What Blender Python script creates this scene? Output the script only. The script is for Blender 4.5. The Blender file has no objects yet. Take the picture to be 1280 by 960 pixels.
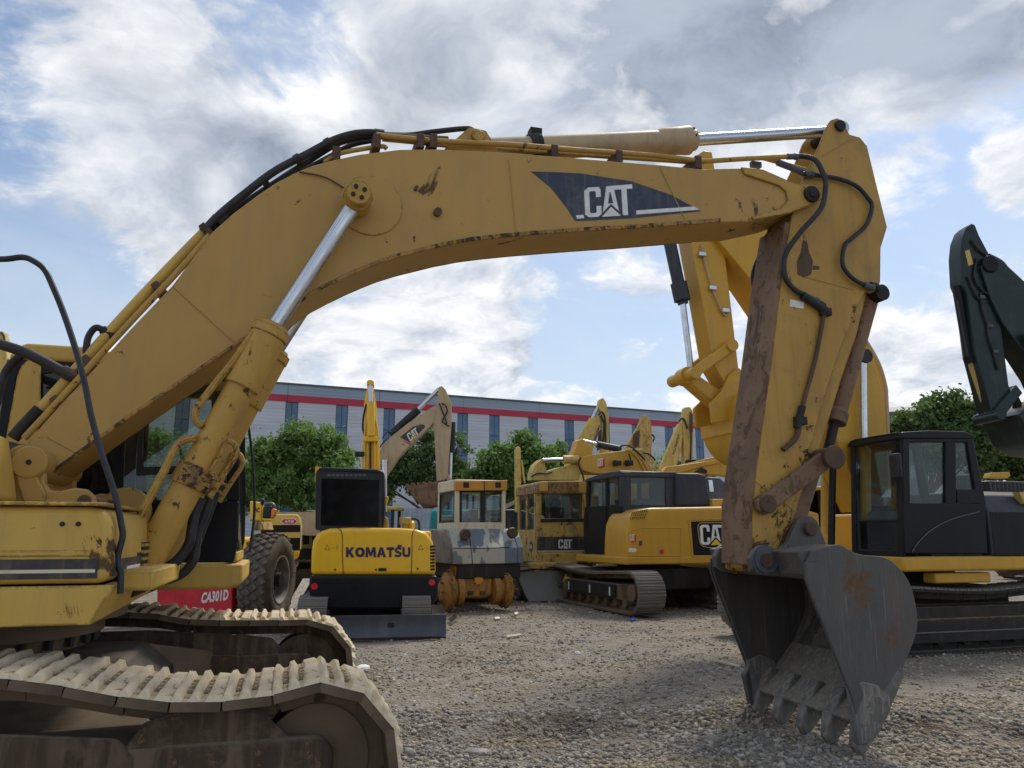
import bpy, bmesh, math, random
import numpy as np
from mathutils import Vector, Matrix
random.seed(7)
rng = np.random.default_rng(7)
scene = bpy.context.scene
COL = scene.collection
R = math.radians

# ---------------------------------------------------------------- camera
FPX = 961.0; PITCH = math.atan(188 / FPX); EYE = 1.55
cam_d = bpy.data.cameras.new('camera')
cam_d.sensor_width = 36.0; cam_d.lens = 36.0 * FPX / 1280.0
cam_d.clip_start = 0.05; cam_d.clip_end = 3000
cam = bpy.data.objects.new('camera', cam_d); COL.objects.link(cam)
cam.location = (0, 0, EYE); cam.rotation_euler = (math.pi / 2 + PITCH, 0, 0)
scene.camera = cam

def ray(px, py):
    xc = (px - 640) / FPX; yc = (480 - py) / FPX
    return Vector((xc, math.cos(PITCH) - yc * math.sin(PITCH), math.sin(PITCH) + yc * math.cos(PITCH)))

# ---------------------------------------------------------------- light
SUN_EL, SUN_AZ = 54.0, 30.0      # azimuth clockwise from the view direction (+Y)
w = bpy.data.worlds.new('World'); scene.world = w; w.use_nodes = True
sun_d = bpy.data.lights.new('sun', 'SUN'); sun_d.energy = 2.2; sun_d.angle = R(14.0); sun_d.color = (1.0, .93, .82)
sun = bpy.data.objects.new('sun', sun_d); COL.objects.link(sun)
sd = Vector((math.cos(R(SUN_EL)) * math.sin(R(SUN_AZ)), math.cos(R(SUN_EL)) * math.cos(R(SUN_AZ)), math.sin(R(SUN_EL))))
sun.rotation_euler = sd.to_track_quat('Z', 'Y').to_euler()
scene.view_settings.view_transform = 'Standard'; scene.view_settings.look = 'None'
scene.view_settings.exposure = 0.40; scene.view_settings.gamma = 1.0

class NT:
    """small helper round a node tree"""
    def __init__(s, nt):
        s.nt = nt; s.n = nt.nodes; s.l = nt.links
    def new(s, typ, ins=None, **props):
        nd = s.n.new(typ)
        for k, v in props.items(): setattr(nd, k, v)
        for k, v in (ins or {}).items():
            if isinstance(v, bpy.types.NodeSocket): s.l.new(v, nd.inputs[k])
            elif v is not None: nd.inputs[k].default_value = v
        return nd
    def math(s, op, a, b=None, c=None, clamp=False):
        ins = {0: a}
        if b is not None: ins[1] = b
        if c is not None: ins[2] = c
        return s.new('ShaderNodeMath', ins, operation=op, use_clamp=clamp).outputs[0]
    def mix(s, fac, a, b, blend='MIX'):
        nd = s.new('ShaderNodeMix', {0: fac, 6: a, 7: b}, data_type='RGBA', blend_type=blend)
        return nd.outputs[2]
    def noise(s, vec, scale, detail=4, rough=.55, dist=0.0, out=0):
        nd = s.new('ShaderNodeTexNoise', {'Vector': vec, 'Scale': scale, 'Detail': detail, 'Roughness': rough, 'Distortion': dist})
        return nd.outputs[out]
    def step(s, val, lo, hi, a=0.0, b=1.0, kind='SMOOTHSTEP'):
        return s.new('ShaderNodeMapRange', {0: val, 1: lo, 2: hi, 3: a, 4: b}, interpolation_type=kind).outputs[0]
    def mapping(s, vec, scale=(1, 1, 1), rot=(0, 0, 0), loc=(0, 0, 0)):
        return s.new('ShaderNodeMapping', {'Vector': vec, 'Scale': scale, 'Rotation': rot, 'Location': loc}).outputs[0]

# ---------------------------------------------------------------- sky with broken cloud
def build_sky():
    t = NT(w.node_tree); t.n.clear()
    out = t.new('ShaderNodeOutputWorld'); bg = t.new('ShaderNodeBackground', {'Strength': 0.1})
    t.l.new(bg.outputs[0], out.inputs[0])
    sky = t.new('ShaderNodeTexSky', sky_type='NISHITA', sun_disc=False, sun_elevation=R(SUN_EL), sun_rotation=R(SUN_AZ),
                air_density=1.0, dust_density=1.0, ozone_density=2.0)
    d = t.new('ShaderNodeTexCoord').outputs['Generated']
    sep = t.new('ShaderNodeSeparateXYZ', {0: d})
    z = t.math('ADD', t.math('MAXIMUM', sep.outputs[2], 0.0), 0.30)
    p = t.new('ShaderNodeCombineXYZ', {0: t.math('DIVIDE', sep.outputs[0], z), 1: t.math('DIVIDE', sep.outputs[1], z), 2: 3.7}).outputs[0]
    warp = t.new('ShaderNodeTexNoise', {'Vector': p, 'Scale': 3.0, 'Detail': 4.0}).outputs['Color']
    pw = t.new('ShaderNodeVectorMath', {0: p, 1: t.new('ShaderNodeVectorMath', {0: warp, 1: (.22, .22, 0)}, operation='MULTIPLY').outputs[0]}, operation='ADD').outputs[0]
    def cloudfield(v):
        big = t.noise(v, 1.9, 3, .5); fine = t.noise(v, 5.2, 12, .60); det = t.noise(v, 17.0, 7, .62)
        return t.math('ADD', t.math('ADD', t.math('MULTIPLY', big, .55), t.math('MULTIPLY', fine, .62)), t.math('MULTIPLY', det, .15))
    f0 = cloudfield(pw)
    SH = Vector((sd.x, sd.y, 0)).normalized() * .07
    f1 = t.math('ADD', t.math('MULTIPLY', t.noise(t.mapping(pw, loc=tuple(-SH)), 1.9, 3, .5), .55), t.math('MULTIPLY', t.noise(t.mapping(pw, loc=tuple(-SH)), 5.2, 8, .6), .62))
    f1 = t.math('ADD', f1, .075)
    def blobs(lst):
        tot = None
        for (px, py, rad, amp) in lst:
            D = ray(px, py).normalized()
            dt = t.new('ShaderNodeVectorMath', {0: d, 1: D}, operation='DOT_PRODUCT').outputs['Value']
            b = t.step(dt, math.cos(math.atan(rad / FPX)), 1.0, 0, amp)
            tot = b if tot is None else t.math('ADD', tot, b)
        return tot
    cover = blobs(SKY_COVER); dark = blobs(SKY_DARK); glow = blobs(SKY_GLOW)
    dens = t.math('ADD', f0, cover)
    cov = t.step(dens, .615, .765)
    veil = t.step(t.noise(p, 2.4, 8, .6, .6), .35, .72, .06, .42)            # thin high cloud
    thick = t.step(dens, .80, 1.12, 0, .34)
    mottle = t.math('ADD', t.step(t.noise(pw, 3.4, 10, .56), .28, .74, .12, .78), t.math('MULTIPLY', t.math('SUBTRACT', t.noise(pw, 1.6, 2, .5), .5), .5))
    thick = t.math('MINIMUM', t.math('ADD', thick, t.math('MULTIPLY', dark, t.math('MULTIPLY', mottle, t.step(f0, .40, .74, .25, 1)))), .97)
    relief = t.math('MULTIPLY', t.math('SUBTRACT', f0, f1), 2.3)             # sides turned to the sun are brighter
    lit = t.math('ADD', t.math('ADD', .86, t.math('MULTIPLY', glow, .4)), relief)
    lit = t.math('MAXIMUM', t.math('MINIMUM', lit, 1.22), .62)
    white = t.mix(1.0, (7.5, 7.65, 7.9, 1), t.new('ShaderNodeCombineColor', {0: t.math('POWER', lit, 1.25), 1: t.math('POWER', lit, 1.1), 2: t.math('POWER', lit, .85)}).outputs[0], 'MULTIPLY')
    shade = t.mix(t.step(t.noise(pw, 2.6, 8, .6), .34, .66), (1.45, 1.85, 2.55, 1), (3.5, 4.0, 4.8, 1))
    cloud = t.mix(thick, white, shade)
    base = t.mix(1.0, sky.outputs[0], (.92, .98, 1.0, 1), 'MULTIPLY')
    base = t.mix(veil, base, (5.2, 5.9, 6.8, 1))
    haze = t.step(sep.outputs[2], .04, .46, .80, 0.0)
    base = t.mix(haze, base, (5.3, 5.95, 6.7, 1))
    t.l.new(t.mix(t.math('MULTIPLY', cov, .97), base, cloud), bg.inputs[0])
SKY_COVER = [(60, 330, 170, -.08), (15, 150, 80, -.16), (350, 60, 110, -.13), (30, 350, 110, -.08), (130, 140, 260, .09), (220, 200, 240, .08), (150, 420, 260, .05),
             (520, 110, 240, .10), (690, 60, 300, .16), (960, 70, 240, .19), (1210, 5, 150, .24), (500, 400, 220, .12), (580, 460, 180, .08), (1190, 170, 190, -.15), (1150, 440, 300, .13),
             (780, 400, 150, -.10), (830, 390, 120, .09), (1275, 215, 60, .26), (1120, 300, 120, -.08), (700, 350, 120, -.10), (1130, 240, 70, .13)]
SKY_DARK = [(560, 40, 420, 1.0), (690, 50, 260, .7), (965, 85, 260, 1.5), (1215, 0, 150, 1.5), (790, 20, 220, .6), (940, 10, 220, .6), (60, 80, 340, .42), (130, 260, 340, .40), (300, 320, 260, .25), (1150, 420, 300, .25)]
SKY_GLOW = [(1000, 20, 420, .55), (850, 140, 190, .45), (1090, 60, 130, .4), (450, 150, 140, .30), (500, 420, 200, .30), (1100, 420, 220, .15), (160, 150, 220, .1), (700, 130, 160, .25)]
build_sky()

# ---------------------------------------------------------------- materials
def mat_new(name):
    m = bpy.data.materials.new(name); m.use_nodes = True
    t = NT(m.node_tree); b = t.n['Principled BSDF']
    return m, t, b
def c4(c): return (c[0], c[1], c[2], 1)

def paint(name, col, col2=None, rust=.35, rust_col=(.055, .028, .016), streak=.3, dirt=(.20, .155, .105), dust=.35, rough=.5, low=None,
          scale=1.0, edge=0.0, metallic=0.0, blotch=.5, spec=.35, chips=True, patch=None, patch_soft=.05, scratch=0.0, spots=()):
    m, t, b = mat_new(name)
    oc = t.new('ShaderNodeTexCoord').outputs['Object']
    col2 = col2 or tuple(x * .72 for x in col)
    n1 = t.noise(oc, 1.1 * scale, 7, .62, .3)
    c = t.mix(t.step(n1, .35, .68, 0, blotch), c4(col), c4(col2))
    st = t.noise(t.mapping(oc, (5 * scale, 5 * scale, .45 * scale)), 1.6, 6, .65, .2)
    c = t.mix(t.step(st, .47, .66, 0, streak * 1.25), c, c4(dirt))
    grime = t.noise(oc, 3.1 * scale, 9, .7)
    c = t.mix(t.step(grime, .50, .64, 0, streak), c, c4(dirt))
    nz = t.new('ShaderNodeSeparateXYZ', {0: t.new('ShaderNodeNewGeometry').outputs['Normal']}).outputs[2]
    up = t.math('MULTIPLY', t.step(nz, .55, .95), t.step(t.noise(oc, 6 * scale, 6, .7), .3, .62, .35, 1))
    c = t.mix(t.math('MULTIPLY', up, dust), c, (.30, .255, .185, 1))
    if scratch:                                # fine drag marks running down the plate
        sc = t.noise(t.mapping(oc, (60, 60, 2.2), rot=(0, .25, 0)), 1.0, 5, .7)
        c = t.mix(t.step(sc, .56, .74, 0, scratch), c, (.26, .25, .235, 1)); c = t.mix(t.step(t.noise(t.mapping(oc, (24, 24, 1.1), rot=(0, -.3, 0), loc=(4, 1, 2)), 1.0, 6, .7), .55, .75, 0, scratch), c, (.03, .028, .026, 1))
    rmask = None
    if chips and rust > 0:
        n2 = t.noise(oc, 7 * scale, 10, .74, .4)
        th = .715 - .135 * rust
        if low:                                # wear that grows towards the working end of the part: (height from, height to, gain)
            oz = t.new('ShaderNodeSeparateXYZ', {0: oc}).outputs[2]
            gain = t.step(oz, low[1], low[0], 0, low[2]); n2 = t.math('ADD', n2, gain)
        n3 = t.noise(t.mapping(oc, (2.2, 2.2, 1.3), loc=(3, 1, 7)), 1.3 * scale, 9, .72, .6)
        rmask = t.step(n2, th, th + .025, 0, .95)
        for ctr, rad, gn_ in spots:            # places on the thing that are knocked and rubbed more than the rest
            dv = t.new('ShaderNodeVectorMath', {0: oc, 1: ctr}, operation='DISTANCE').outputs['Value']
            sp = t.step(dv, rad, rad * .15, 0, gn_); n3 = t.math('ADD', n3, sp); rmask = t.math('MAXIMUM', rmask, t.step(t.math('ADD', n2, t.math('MULTIPLY', sp, .8)), th, th + .03, 0, .95))
        th2 = .72 - .15 * (rust if patch is None else patch)
        if low: n3 = t.math('ADD', n3, gain)
        rmask = t.math('MAXIMUM', rmask, t.step(n3, th2, th2 + patch_soft, 0, .9))
    if edge > 0:
        bv = t.new('ShaderNodeBevel', {'Radius': .018}, samples=3).outputs[0]
        gn = t.new('ShaderNodeNewGeometry').outputs['Normal']
        dt = t.new('ShaderNodeVectorMath', {0: bv, 1: gn}, operation='DOT_PRODUCT').outputs['Value']
        em = t.step(dt, .985, .90)
        en = t.step(t.noise(oc, 16 * scale, 8, .75), .62 - edge * .22, .68 - edge * .2)
        em = t.math('MULTIPLY', em, en)
        rmask = em if rmask is None else t.math('MAXIMUM', rmask, em)
    if rmask is not None:
        rc = t.mix(t.noise(oc, 30, 4), c4(tuple(x * .6 for x in rust_col)), c4(tuple(min(1, x * 1.7) for x in rust_col)))
        c = t.mix(rmask, c, rc)
        b.inputs['Roughness'].default_value = rough
        t.l.new(t.mix(rmask, (rough,) * 3 + (1,), (.85, .85, .85, 1)), b.inputs['Roughness'])
    else:
        t.l.new(t.step(n1, .3, .7, rough - .08, rough + .15), b.inputs['Roughness'])
    t.l.new(c, b.inputs['Base Color'])
    b.inputs['Metallic'].default_value = metallic
    b.inputs['Specular IOR Level'].default_value = spec
    h = t.math('ADD', t.math('MULTIPLY', t.noise(oc, 55, 3), .25), t.math('MULTIPLY', t.noise(oc, 2.2, 3), 1.2))
    if rmask is not None: h = t.math('SUBTRACT', h, t.math('MULTIPLY', rmask, .35))
    bp = t.new('ShaderNodeBump', {'Strength': .25, 'Distance': .014, 'Height': h})
    t.l.new(bp.outputs[0], b.inputs['Normal'])
    return m

def plain(name, col, rough=.5, metallic=0.0, var=.25, scale=6, bump=.0, spec=.4):
    m, t, b = mat_new(name)
    oc = t.new('ShaderNodeTexCoord').outputs['Object']
    n = t.noise(oc, scale, 8, .65)
    lo = tuple(x * (1 - var) for x in col); hi = tuple(min(1, x * (1 + var)) for x in col)
    t.l.new(t.mix(t.step(n, .3, .7), c4(lo), c4(hi)), b.inputs['Base Color'])
    t.l.new(t.step(t.noise(oc, scale * 2.3, 5), .3, .7, max(.03, rough - .1), min(1, rough + .12)), b.inputs['Roughness'])
    b.inputs['Metallic'].default_value = metallic; b.inputs['Specular IOR Level'].default_value = spec
    if bump:
        bp = t.new('ShaderNodeBump', {'Strength': bump, 'Distance': .01, 'Height': t.noise(oc, scale * 4, 6)})
        t.l.new(bp.outputs[0], b.inputs['Normal'])
    return m

def glass(name, tint=(.55, .62, .60), trans=.75, rough=.03):
    m = bpy.data.materials.new(name); m.use_nodes = True
    t = NT(m.node_tree); t.n.clear()
    out = t.new('ShaderNodeOutputMaterial')
    oc = t.new('ShaderNodeTexCoord').outputs['Object']
    tr = t.new('ShaderNodeBsdfTransparent', {0: c4(tint)})
    gl = t.new('ShaderNodeBsdfGlossy', {0: (.9, .95, 1, 1), 'Roughness': rough})
    df = t.new('ShaderNodeBsdfDiffuse', {0: (.25, .26, .24, 1)})
    g = t.new('ShaderNodeNewGeometry')
    cs = t.math('ABSOLUTE', t.new('ShaderNodeVectorMath', {0: g.outputs['Incoming'], 1: g.outputs['Normal']}, operation='DOT_PRODUCT').outputs['Value'])
    fr = t.math('ADD', .035, t.math('MULTIPLY', .9, t.math('POWER', t.math('SUBTRACT', 1.0, cs), 5.0)))
    film = t.step(t.noise(oc, 3.0, 8, .7), .35, .8, .02, .30 * (1 - trans) + .06)
    a = t.new('ShaderNodeMixShader', {0: film, 1: tr.outputs[0], 2: df.outputs[0]})
    s = t.new('ShaderNodeMixShader', {0: t.math('MULTIPLY', fr, 1.0), 1: a.outputs[0], 2: gl.outputs[0]})
    t.l.new(s.outputs[0], out.inputs[0])
    return m

MAT = {}
MAT['old_yellow'] = paint('weathered_yellow_paint', (.475, .285, .076), (.40, .235, .062), rust=.50, streak=.10, spots=(((2.25, -.24, 4.03), .30, .06), ((5.7, -.24, 4.23), .5, .09), ((6.1, -.24, 4.43), .35, .10), ((1.86, -.24, 3.94), .3, .05), ((.57, -.24, 2.14), .3, .08), ((1.25, -.24, 2.6), .35, .05)), rough=.46, edge=.5, scale=1.0)
MAT['old_yellow_worn'] = paint('chipped_yellow_paint', (.50, .30, .062), (.40, .225, .05), rust=.80, streak=.14, rough=.52, edge=.9, scale=1.5)
MAT['stick_yellow'] = paint('scratched_yellow_paint', (.47, .275, .055), (.36, .20, .045), rust=.60, streak=.22, dirt=(.15, .10, .05), rough=.5, edge=.9, scale=1.2, low=(1.3, 2.5, .12), spots=(((6.72, -.19, 5.13), .3, .07), ((5.89, -.19, 3.87), .35, .06), ((6.11, -.19, 2.26), .3, .09), ((6.55, -.19, 3.41), .3, .06)))
MAT['seam'] = paint('chipped_seam_paint', (.42, .24, .06), (.24, .13, .04), rust=1.3, rust_col=(.035, .02, .014), streak=.5, dirt=(.12, .08, .045), rough=.6, scale=2.2)
MAT['panel_yellow'] = paint('faded_yellow_paint', (.60, .385, .08), (.49, .30, .06), rust=.5, spots=(((1.03, -1.42, 1.46), .20, .17), ((.93, -1.45, 1.21), .12, .12), ((1.05, -1.40, 1.64), .12, .06)), streak=.16, dirt=(.28, .21, .12), rough=.45, edge=.8, scale=1.1)
MAT['rusty'] = paint('rusted_steel', (.105, .058, .036), (.065, .043, .033), rust=.9, rust_col=(.042, .027, .02), streak=.15, dirt=(.17, .115, .075), rough=.72, scale=1.6, blotch=.9)
MAT['rusty_pale'] = paint('scraped_rusted_steel', (.17, .10, .062), (.25, .155, .085), rust=1.15, rust_col=(.095, .056, .038), streak=.12, dirt=(.10, .065, .045), rough=.7, scale=1.5, blotch=.9)
MAT['bucket'] = paint('worn_bucket_steel', (.088, .086, .085), (.058, .055, .053), rust=.30, patch=.75, patch_soft=.14, scratch=.6, spots=(((6.06, -.67, 1.15), .30, .22), ((6.26, -.67, .80), .34, .11), ((6.0, -.67, .3), .3, .06)), rust_col=(.115, .068, .038), streak=.5, dirt=(.12, .10, .078), rough=.46, scale=.85, metallic=.1, dust=.5, blotch=1.0)
MAT['bucket_in'] = paint('bucket_lining', (.062, .061, .06), (.115, .108, .095), rust=.15, scratch=.4, streak=.6, dirt=(.20, .185, .155), rough=.65, scale=1.3, dust=.9, low=(-.1, .7, .0))
MAT['tooth'] = paint('muddy_teeth', (.105, .104, .102), (.20, .188, .165), rust=.2, streak=.7, dirt=(.27, .24, .20), rough=.7, scale=4, dust=.8)
MAT['mud_mid'] = paint('caked_mud', (.50, .41, .275), (.34, .265, .165), rust=.9, rust_col=(.10, .07, .04), streak=.15, dirt=(.5, .42, .3), rough=.95, scale=4.5, blotch=.9, spec=.1, dust=.2)
MAT['mud'] = paint('dried_mud', (.66, .56, .40), (.50, .41, .27), rust=.75, rust_col=(.16, .11, .06), streak=.15, dirt=(.70, .62, .48), rough=.92, scale=4.2, blotch=.9, spec=.1, dust=.3)
MAT['mud_dark'] = paint('dark_mud', (.185, .138, .092), (.095, .07, .05), rust=.5, rust_col=(.16, .12, .08), streak=.18, dirt=(.17, .125, .085), rough=.9, scale=1.4, blotch=.9, spec=.1, dust=.5)
MAT['grime'] = paint('greasy_steel', (.024, .022, .021), (.042, .037, .033), rust=.1, streak=.25, dirt=(.075, .064, .052), rough=.6, dust=.5, spec=.2)
MAT['mud_frame'] = paint('mud_stained_frame', (.085, .060, .042), (.05, .037, .028), rust=.8, rust_col=(.15, .085, .05), streak=.5, dirt=(.175, .13, .09), rough=.9, scale=1.6, blotch=.9, spec=.1, dust=.5)
MAT['weld'] = paint('painted_weld', (.43, .255, .068), (.36, .21, .055), rust=.0, streak=.1, rough=.5, chips=False)
MAT['black_glass'] = plain('black_tinted_pane', (.006, .006, .007), .22, 0, .2, 2, 0, .12)
MAT['chrome'] = plain('chrome_rod', (.58, .60, .64), .26, 1.0, .06, 3)
MAT['hose'] = plain('black_rubber_hose', (.022, .022, .025), .5, 0, .4, 9)
MAT['rubber'] = plain('dusty_rubber', (.13, .113, .092), .85, 0, .4, 5, .4, .2)
MAT['handrail'] = plain('dark_painted_tube', (.022, .026, .032), .42, 0, .3, 7)
MAT['black'] = paint('black_panel_paint', (.011, .0115, .014), (.017, .017, .019), rust=.0, streak=.10, dirt=(.03, .028, .027), rough=.32, dust=.10, chips=False, spec=.16)
MAT['black_matt'] = plain('matt_black_plastic', (.02, .021, .023), .62, 0, .3, 5)
MAT['dark_in'] = plain('cab_interior', (.035, .036, .038), .7, 0, .4, 4)
MAT['decal_blue'] = paint('faded_navy_film', (.03, .04, .068), (.05, .06, .085), rust=.12, rust_col=(.25, .2, .15), streak=.25, dirt=(.17, .16, .15), rough=.38, scale=2.4)
MAT['decal_black'] = paint('faded_black_film', (.035, .036, .04), (.06, .06, .062), rust=.2, rust_col=(.3, .24, .13), streak=.3, rough=.4, scale=2)
MAT['white'] = plain('white_vinyl', (.74, .74, .72), .45, 0, .10, 14)
MAT['logo_yellow'] = plain('yellow_vinyl', (.78, .55, .03), .45, 0, .08, 9)
MAT['navy'] = plain('navy_vinyl', (.022, .018, .09), .4, 0, .1, 8)
MAT['red'] = plain('red_paint', (.55, .018, .03), .42, 0, .2, 4)
MAT['red_lens'] = plain('red_reflector', (.62, .02, .03), .2, 0, .1, 20)
MAT['amber'] = plain('amber_lens', (.85, .25, .02), .2, 0, .1, 20)
MAT['glass'] = glass('cab_glass', (.80, .85, .83), .9)
MAT['glass_dark'] = glass('tinted_cab_glass', (.05, .055, .06), .95)
MAT['glass_dust'] = glass('dusty_cab_glass', (.62, .67, .66), .3)
MAT['cat_yellow'] = paint('yellow_machine_paint', (.60, .33, .03), (.52, .28, .026), rust=.0, streak=.14, rough=.38, dust=.4, chips=False, dirt=(.30, .2, .09))
MAT['cat_yellow2'] = paint('warm_yellow_paint', (.60, .33, .035), (.50, .265, .03), rust=.12, streak=.18, rough=.36, dust=.3, dirt=(.30, .2, .08))
MAT['bright_yellow'] = paint('bright_yellow_paint', (.86, .50, .012), (.80, .44, .01), rust=.0, streak=.07, rough=.26, dust=.25, chips=False, spec=.5)
MAT['pale_yellow'] = paint('faded_pale_yellow', (.64, .46, .12), (.52, .35, .085), rust=.4, streak=.3, rough=.5, scale=1.2)
MAT['rust_yellow'] = paint('rust_eaten_yellow', (.55, .38, .10), (.42, .27, .07), rust=1.0, rust_col=(.10, .045, .022), streak=.6, rough=.6, scale=1.3)
MAT['rust_heavy'] = paint('flaking_rust', (.34, .22, .10), (.14, .07, .04), rust=1.15, rust_col=(.10, .045, .025), streak=.6, rough=.7, scale=1.6)
MAT['orange_rust'] = paint('orange_rusted_steel', (.40, .20, .035), (.24, .11, .03), rust=.85, rust_col=(.10, .05, .025), streak=.5, dirt=(.14, .09, .05), rough=.65, scale=2)
MAT['beige'] = paint('sun_bleached_tan_paint', (.50, .38, .235), (.42, .30, .17), rust=.35, streak=.25, rough=.5, scale=1.0)
MAT['cream'] = paint('cream_cab_paint', (.66, .60, .44), (.58, .51, .36), rust=.15, streak=.2, rough=.5)
MAT['cab_orange'] = paint('orange_trim_paint', (.55, .27, .03), (.45, .2, .025), rust=.3, streak=.25, rough=.5)
MAT['steel_grey'] = paint('grey_blue_steel', (.075, .09, .115), (.06, .068, .082), rust=.15, streak=.3, dirt=(.15, .145, .14), rough=.45, dust=.6)
MAT['hood_grey'] = paint('dark_grey_hood', (.032, .037, .05), (.038, .043, .055), rust=.0, streak=.1, rough=.42, dust=.3, chips=False, spec=.3)
MAT['dark_green'] = paint('dark_green_paint', (.008, .022, .022), (.006, .013, .015), rust=.1, streak=.15, rough=.35, dust=.12, dirt=(.06, .08, .07))
MAT['teal'] = plain('teal_paint', (.02, .30, .33), .4, 0, .2, 3)
MAT['olive_yellow'] = paint('dull_olive_yellow', (.42, .33, .10), (.35, .26, .08), rust=.3, streak=.3, rough=.55)

# ---------------------------------------------------------------- mesh helper
def catmull(pts, n=6):
    P = [Vector(p) for p in pts]
    if len(P) < 3: return P
    out = []
    for i in range(len(P) - 1):
        p0 = P[max(i - 1, 0)]; p1 = P[i]; p2 = P[i + 1]; p3 = P[min(i + 2, len(P) - 1)]
        for k in range(n):
            t = k / n; t2 = t * t; t3 = t2 * t
            out.append(.5 * ((2 * p1) + (-p0 + p2) * t + (2 * p0 - 5 * p1 + 4 * p2 - p3) * t2 + (-p0 + 3 * p1 - 3 * p2 + p3) * t3))
    out.append(P[-1]); return out

class MB:
    def __init__(s): s.v = []; s.f = []; s.mi = []
    def add(s, verts, faces, mi=0):
        o = len(s.v); s.v += [tuple(p) for p in verts]
        for f in faces: s.f.append(tuple(i + o for i in f)); s.mi.append(mi)
        return s
    def slab(s, pts, vec, mi=0):
        """polygon of 3-D points given a thickness vector"""
        n = len(pts); vec = Vector(vec); a = [Vector(p) for p in pts]
        s.add(a + [p + vec for p in a], [tuple(range(n)), tuple(range(2 * n - 1, n - 1, -1))] + [(i, (i + 1) % n, n + (i + 1) % n, n + i) for i in range(n)], mi)
        return s
    def prism(s, pts, y0, y1, mi=0):          # pts (x, z) extruded along y
        return s.slab([(p[0], y0, p[-1]) for p in pts], (0, y1 - y0, 0), mi)
    def prismx(s, pts, x0, x1, mi=0):         # pts (y, z)
        return s.slab([(x0, p[0], p[-1]) for p in pts], (x1 - x0, 0, 0), mi)
    def prismz(s, pts, z0, z1, mi=0):         # pts (x, y)
        return s.slab([(p[0], p[1], z0) for p in pts], (0, 0, z1 - z0), mi)
    def box(s, x0, x1, y0, y1, z0, z1, mi=0):
        return s.prism([(x0, z0), (x1, z0), (x1, z1), (x0, z1)], y0, y1, mi)
    def hexa(s, bot, top, mi=0):              # two quads of 3-D points
        return s.add(list(bot) + list(top), [(3, 2, 1, 0), (4, 5, 6, 7)] + [(i, (i + 1) % 4, 4 + (i + 1) % 4, 4 + i) for i in range(4)], mi)
    def tube(s, pts, r, n=8, sm=5, mi=0):
        P = catmull(pts, sm) if sm else [Vector(p) for p in pts]
        rad = r if callable(r) else (lambda t: r)
        ref = None; rings = []
        for i, p in enumerate(P):
            tg = (P[min(i + 1, len(P) - 1)] - P[max(i - 1, 0)]).normalized()
            if ref is None:
                ref = tg.orthogonal().normalized()
            ref = (ref - tg * ref.dot(tg)).normalized(); b = tg.cross(ref)
            rr = rad(i / max(1, len(P) - 1))
            rings.append([p + (ref * math.cos(2 * math.pi * k / n) + b * math.sin(2 * math.pi * k / n)) * rr for k in range(n)])
        vs = [q for rg in rings for q in rg]; fs = []
        for i in range(len(rings) - 1):
            for k in range(n):
                fs.append((i * n + k, i * n + (k + 1) % n, (i + 1) * n + (k + 1) % n, (i + 1) * n + k))
        fs.append(tuple(range(n - 1, -1, -1))); fs.append(tuple(range((len(rings) - 1) * n, len(rings) * n)))
        return s.add(vs, fs, mi)
    def cyl(s, p0, p1, r0, r1=None, n=20, mi=0):
        r1 = r0 if r1 is None else r1
        return s.tube([p0, p1], lambda t: r0 + (r1 - r0) * t, n, 0, mi)
    def lathe(s, c, axis, prof, n=28, mi=0, caps=True):
        """prof: (distance along axis, radius)"""
        c = Vector(c); a = Vector(axis).normalized(); u = a.orthogonal().normalized(); b = a.cross(u)
        vs = []; fs = []
        for (d, r) in prof:
            for k in range(n):
                th = 2 * math.pi * k / n
                vs.append(c + a * d + (u * math.cos(th) + b * math.sin(th)) * r)
        for i in range(len(prof) - 1):
            for k in range(n):
                fs.append((i * n + k, i * n + (k + 1) % n, (i + 1) * n + (k + 1) % n, (i + 1) * n + k))
        if caps: fs.append(tuple(range(n - 1, -1, -1))); fs.append(tuple(range((len(prof) - 1) * n, len(prof) * n)))
        return s.add(vs, fs, mi)
    def mesh(s, name, mats, fix=True):
        me = bpy.data.meshes.new(name); me.from_pydata(s.v, [], s.f)
        for m in (mats if isinstance(mats, (list, tuple)) else [mats]): me.materials.append(MAT[m] if isinstance(m, str) else m)
        me.polygons.foreach_set('material_index', s.mi)
        if fix:
            bm = bmesh.new(); bm.from_mesh(me); bmesh.ops.recalc_face_normals(bm, faces=bm.faces); bm.to_mesh(me); bm.free()
        me.shade_smooth(); me.set_sharp_from_angle(angle=R(38)); me.update()
        return me
    def build(s, name, mats, parent=None, bevel=0.0, seg=2, **props):
        o = bpy.data.objects.new(name, s.mesh(name, mats)); COL.objects.link(o)
        if parent is not None: o.parent = parent
        if bevel:
            b = o.modifiers.new('bevel', 'BEVEL'); b.width = bevel; b.segments = seg; b.limit_method = 'ANGLE'; b.angle_limit = R(35)
            b.use_clamp_overlap = True; b.harden_normals = False
        for k, v in props.items(): o[k] = v
        return o

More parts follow.
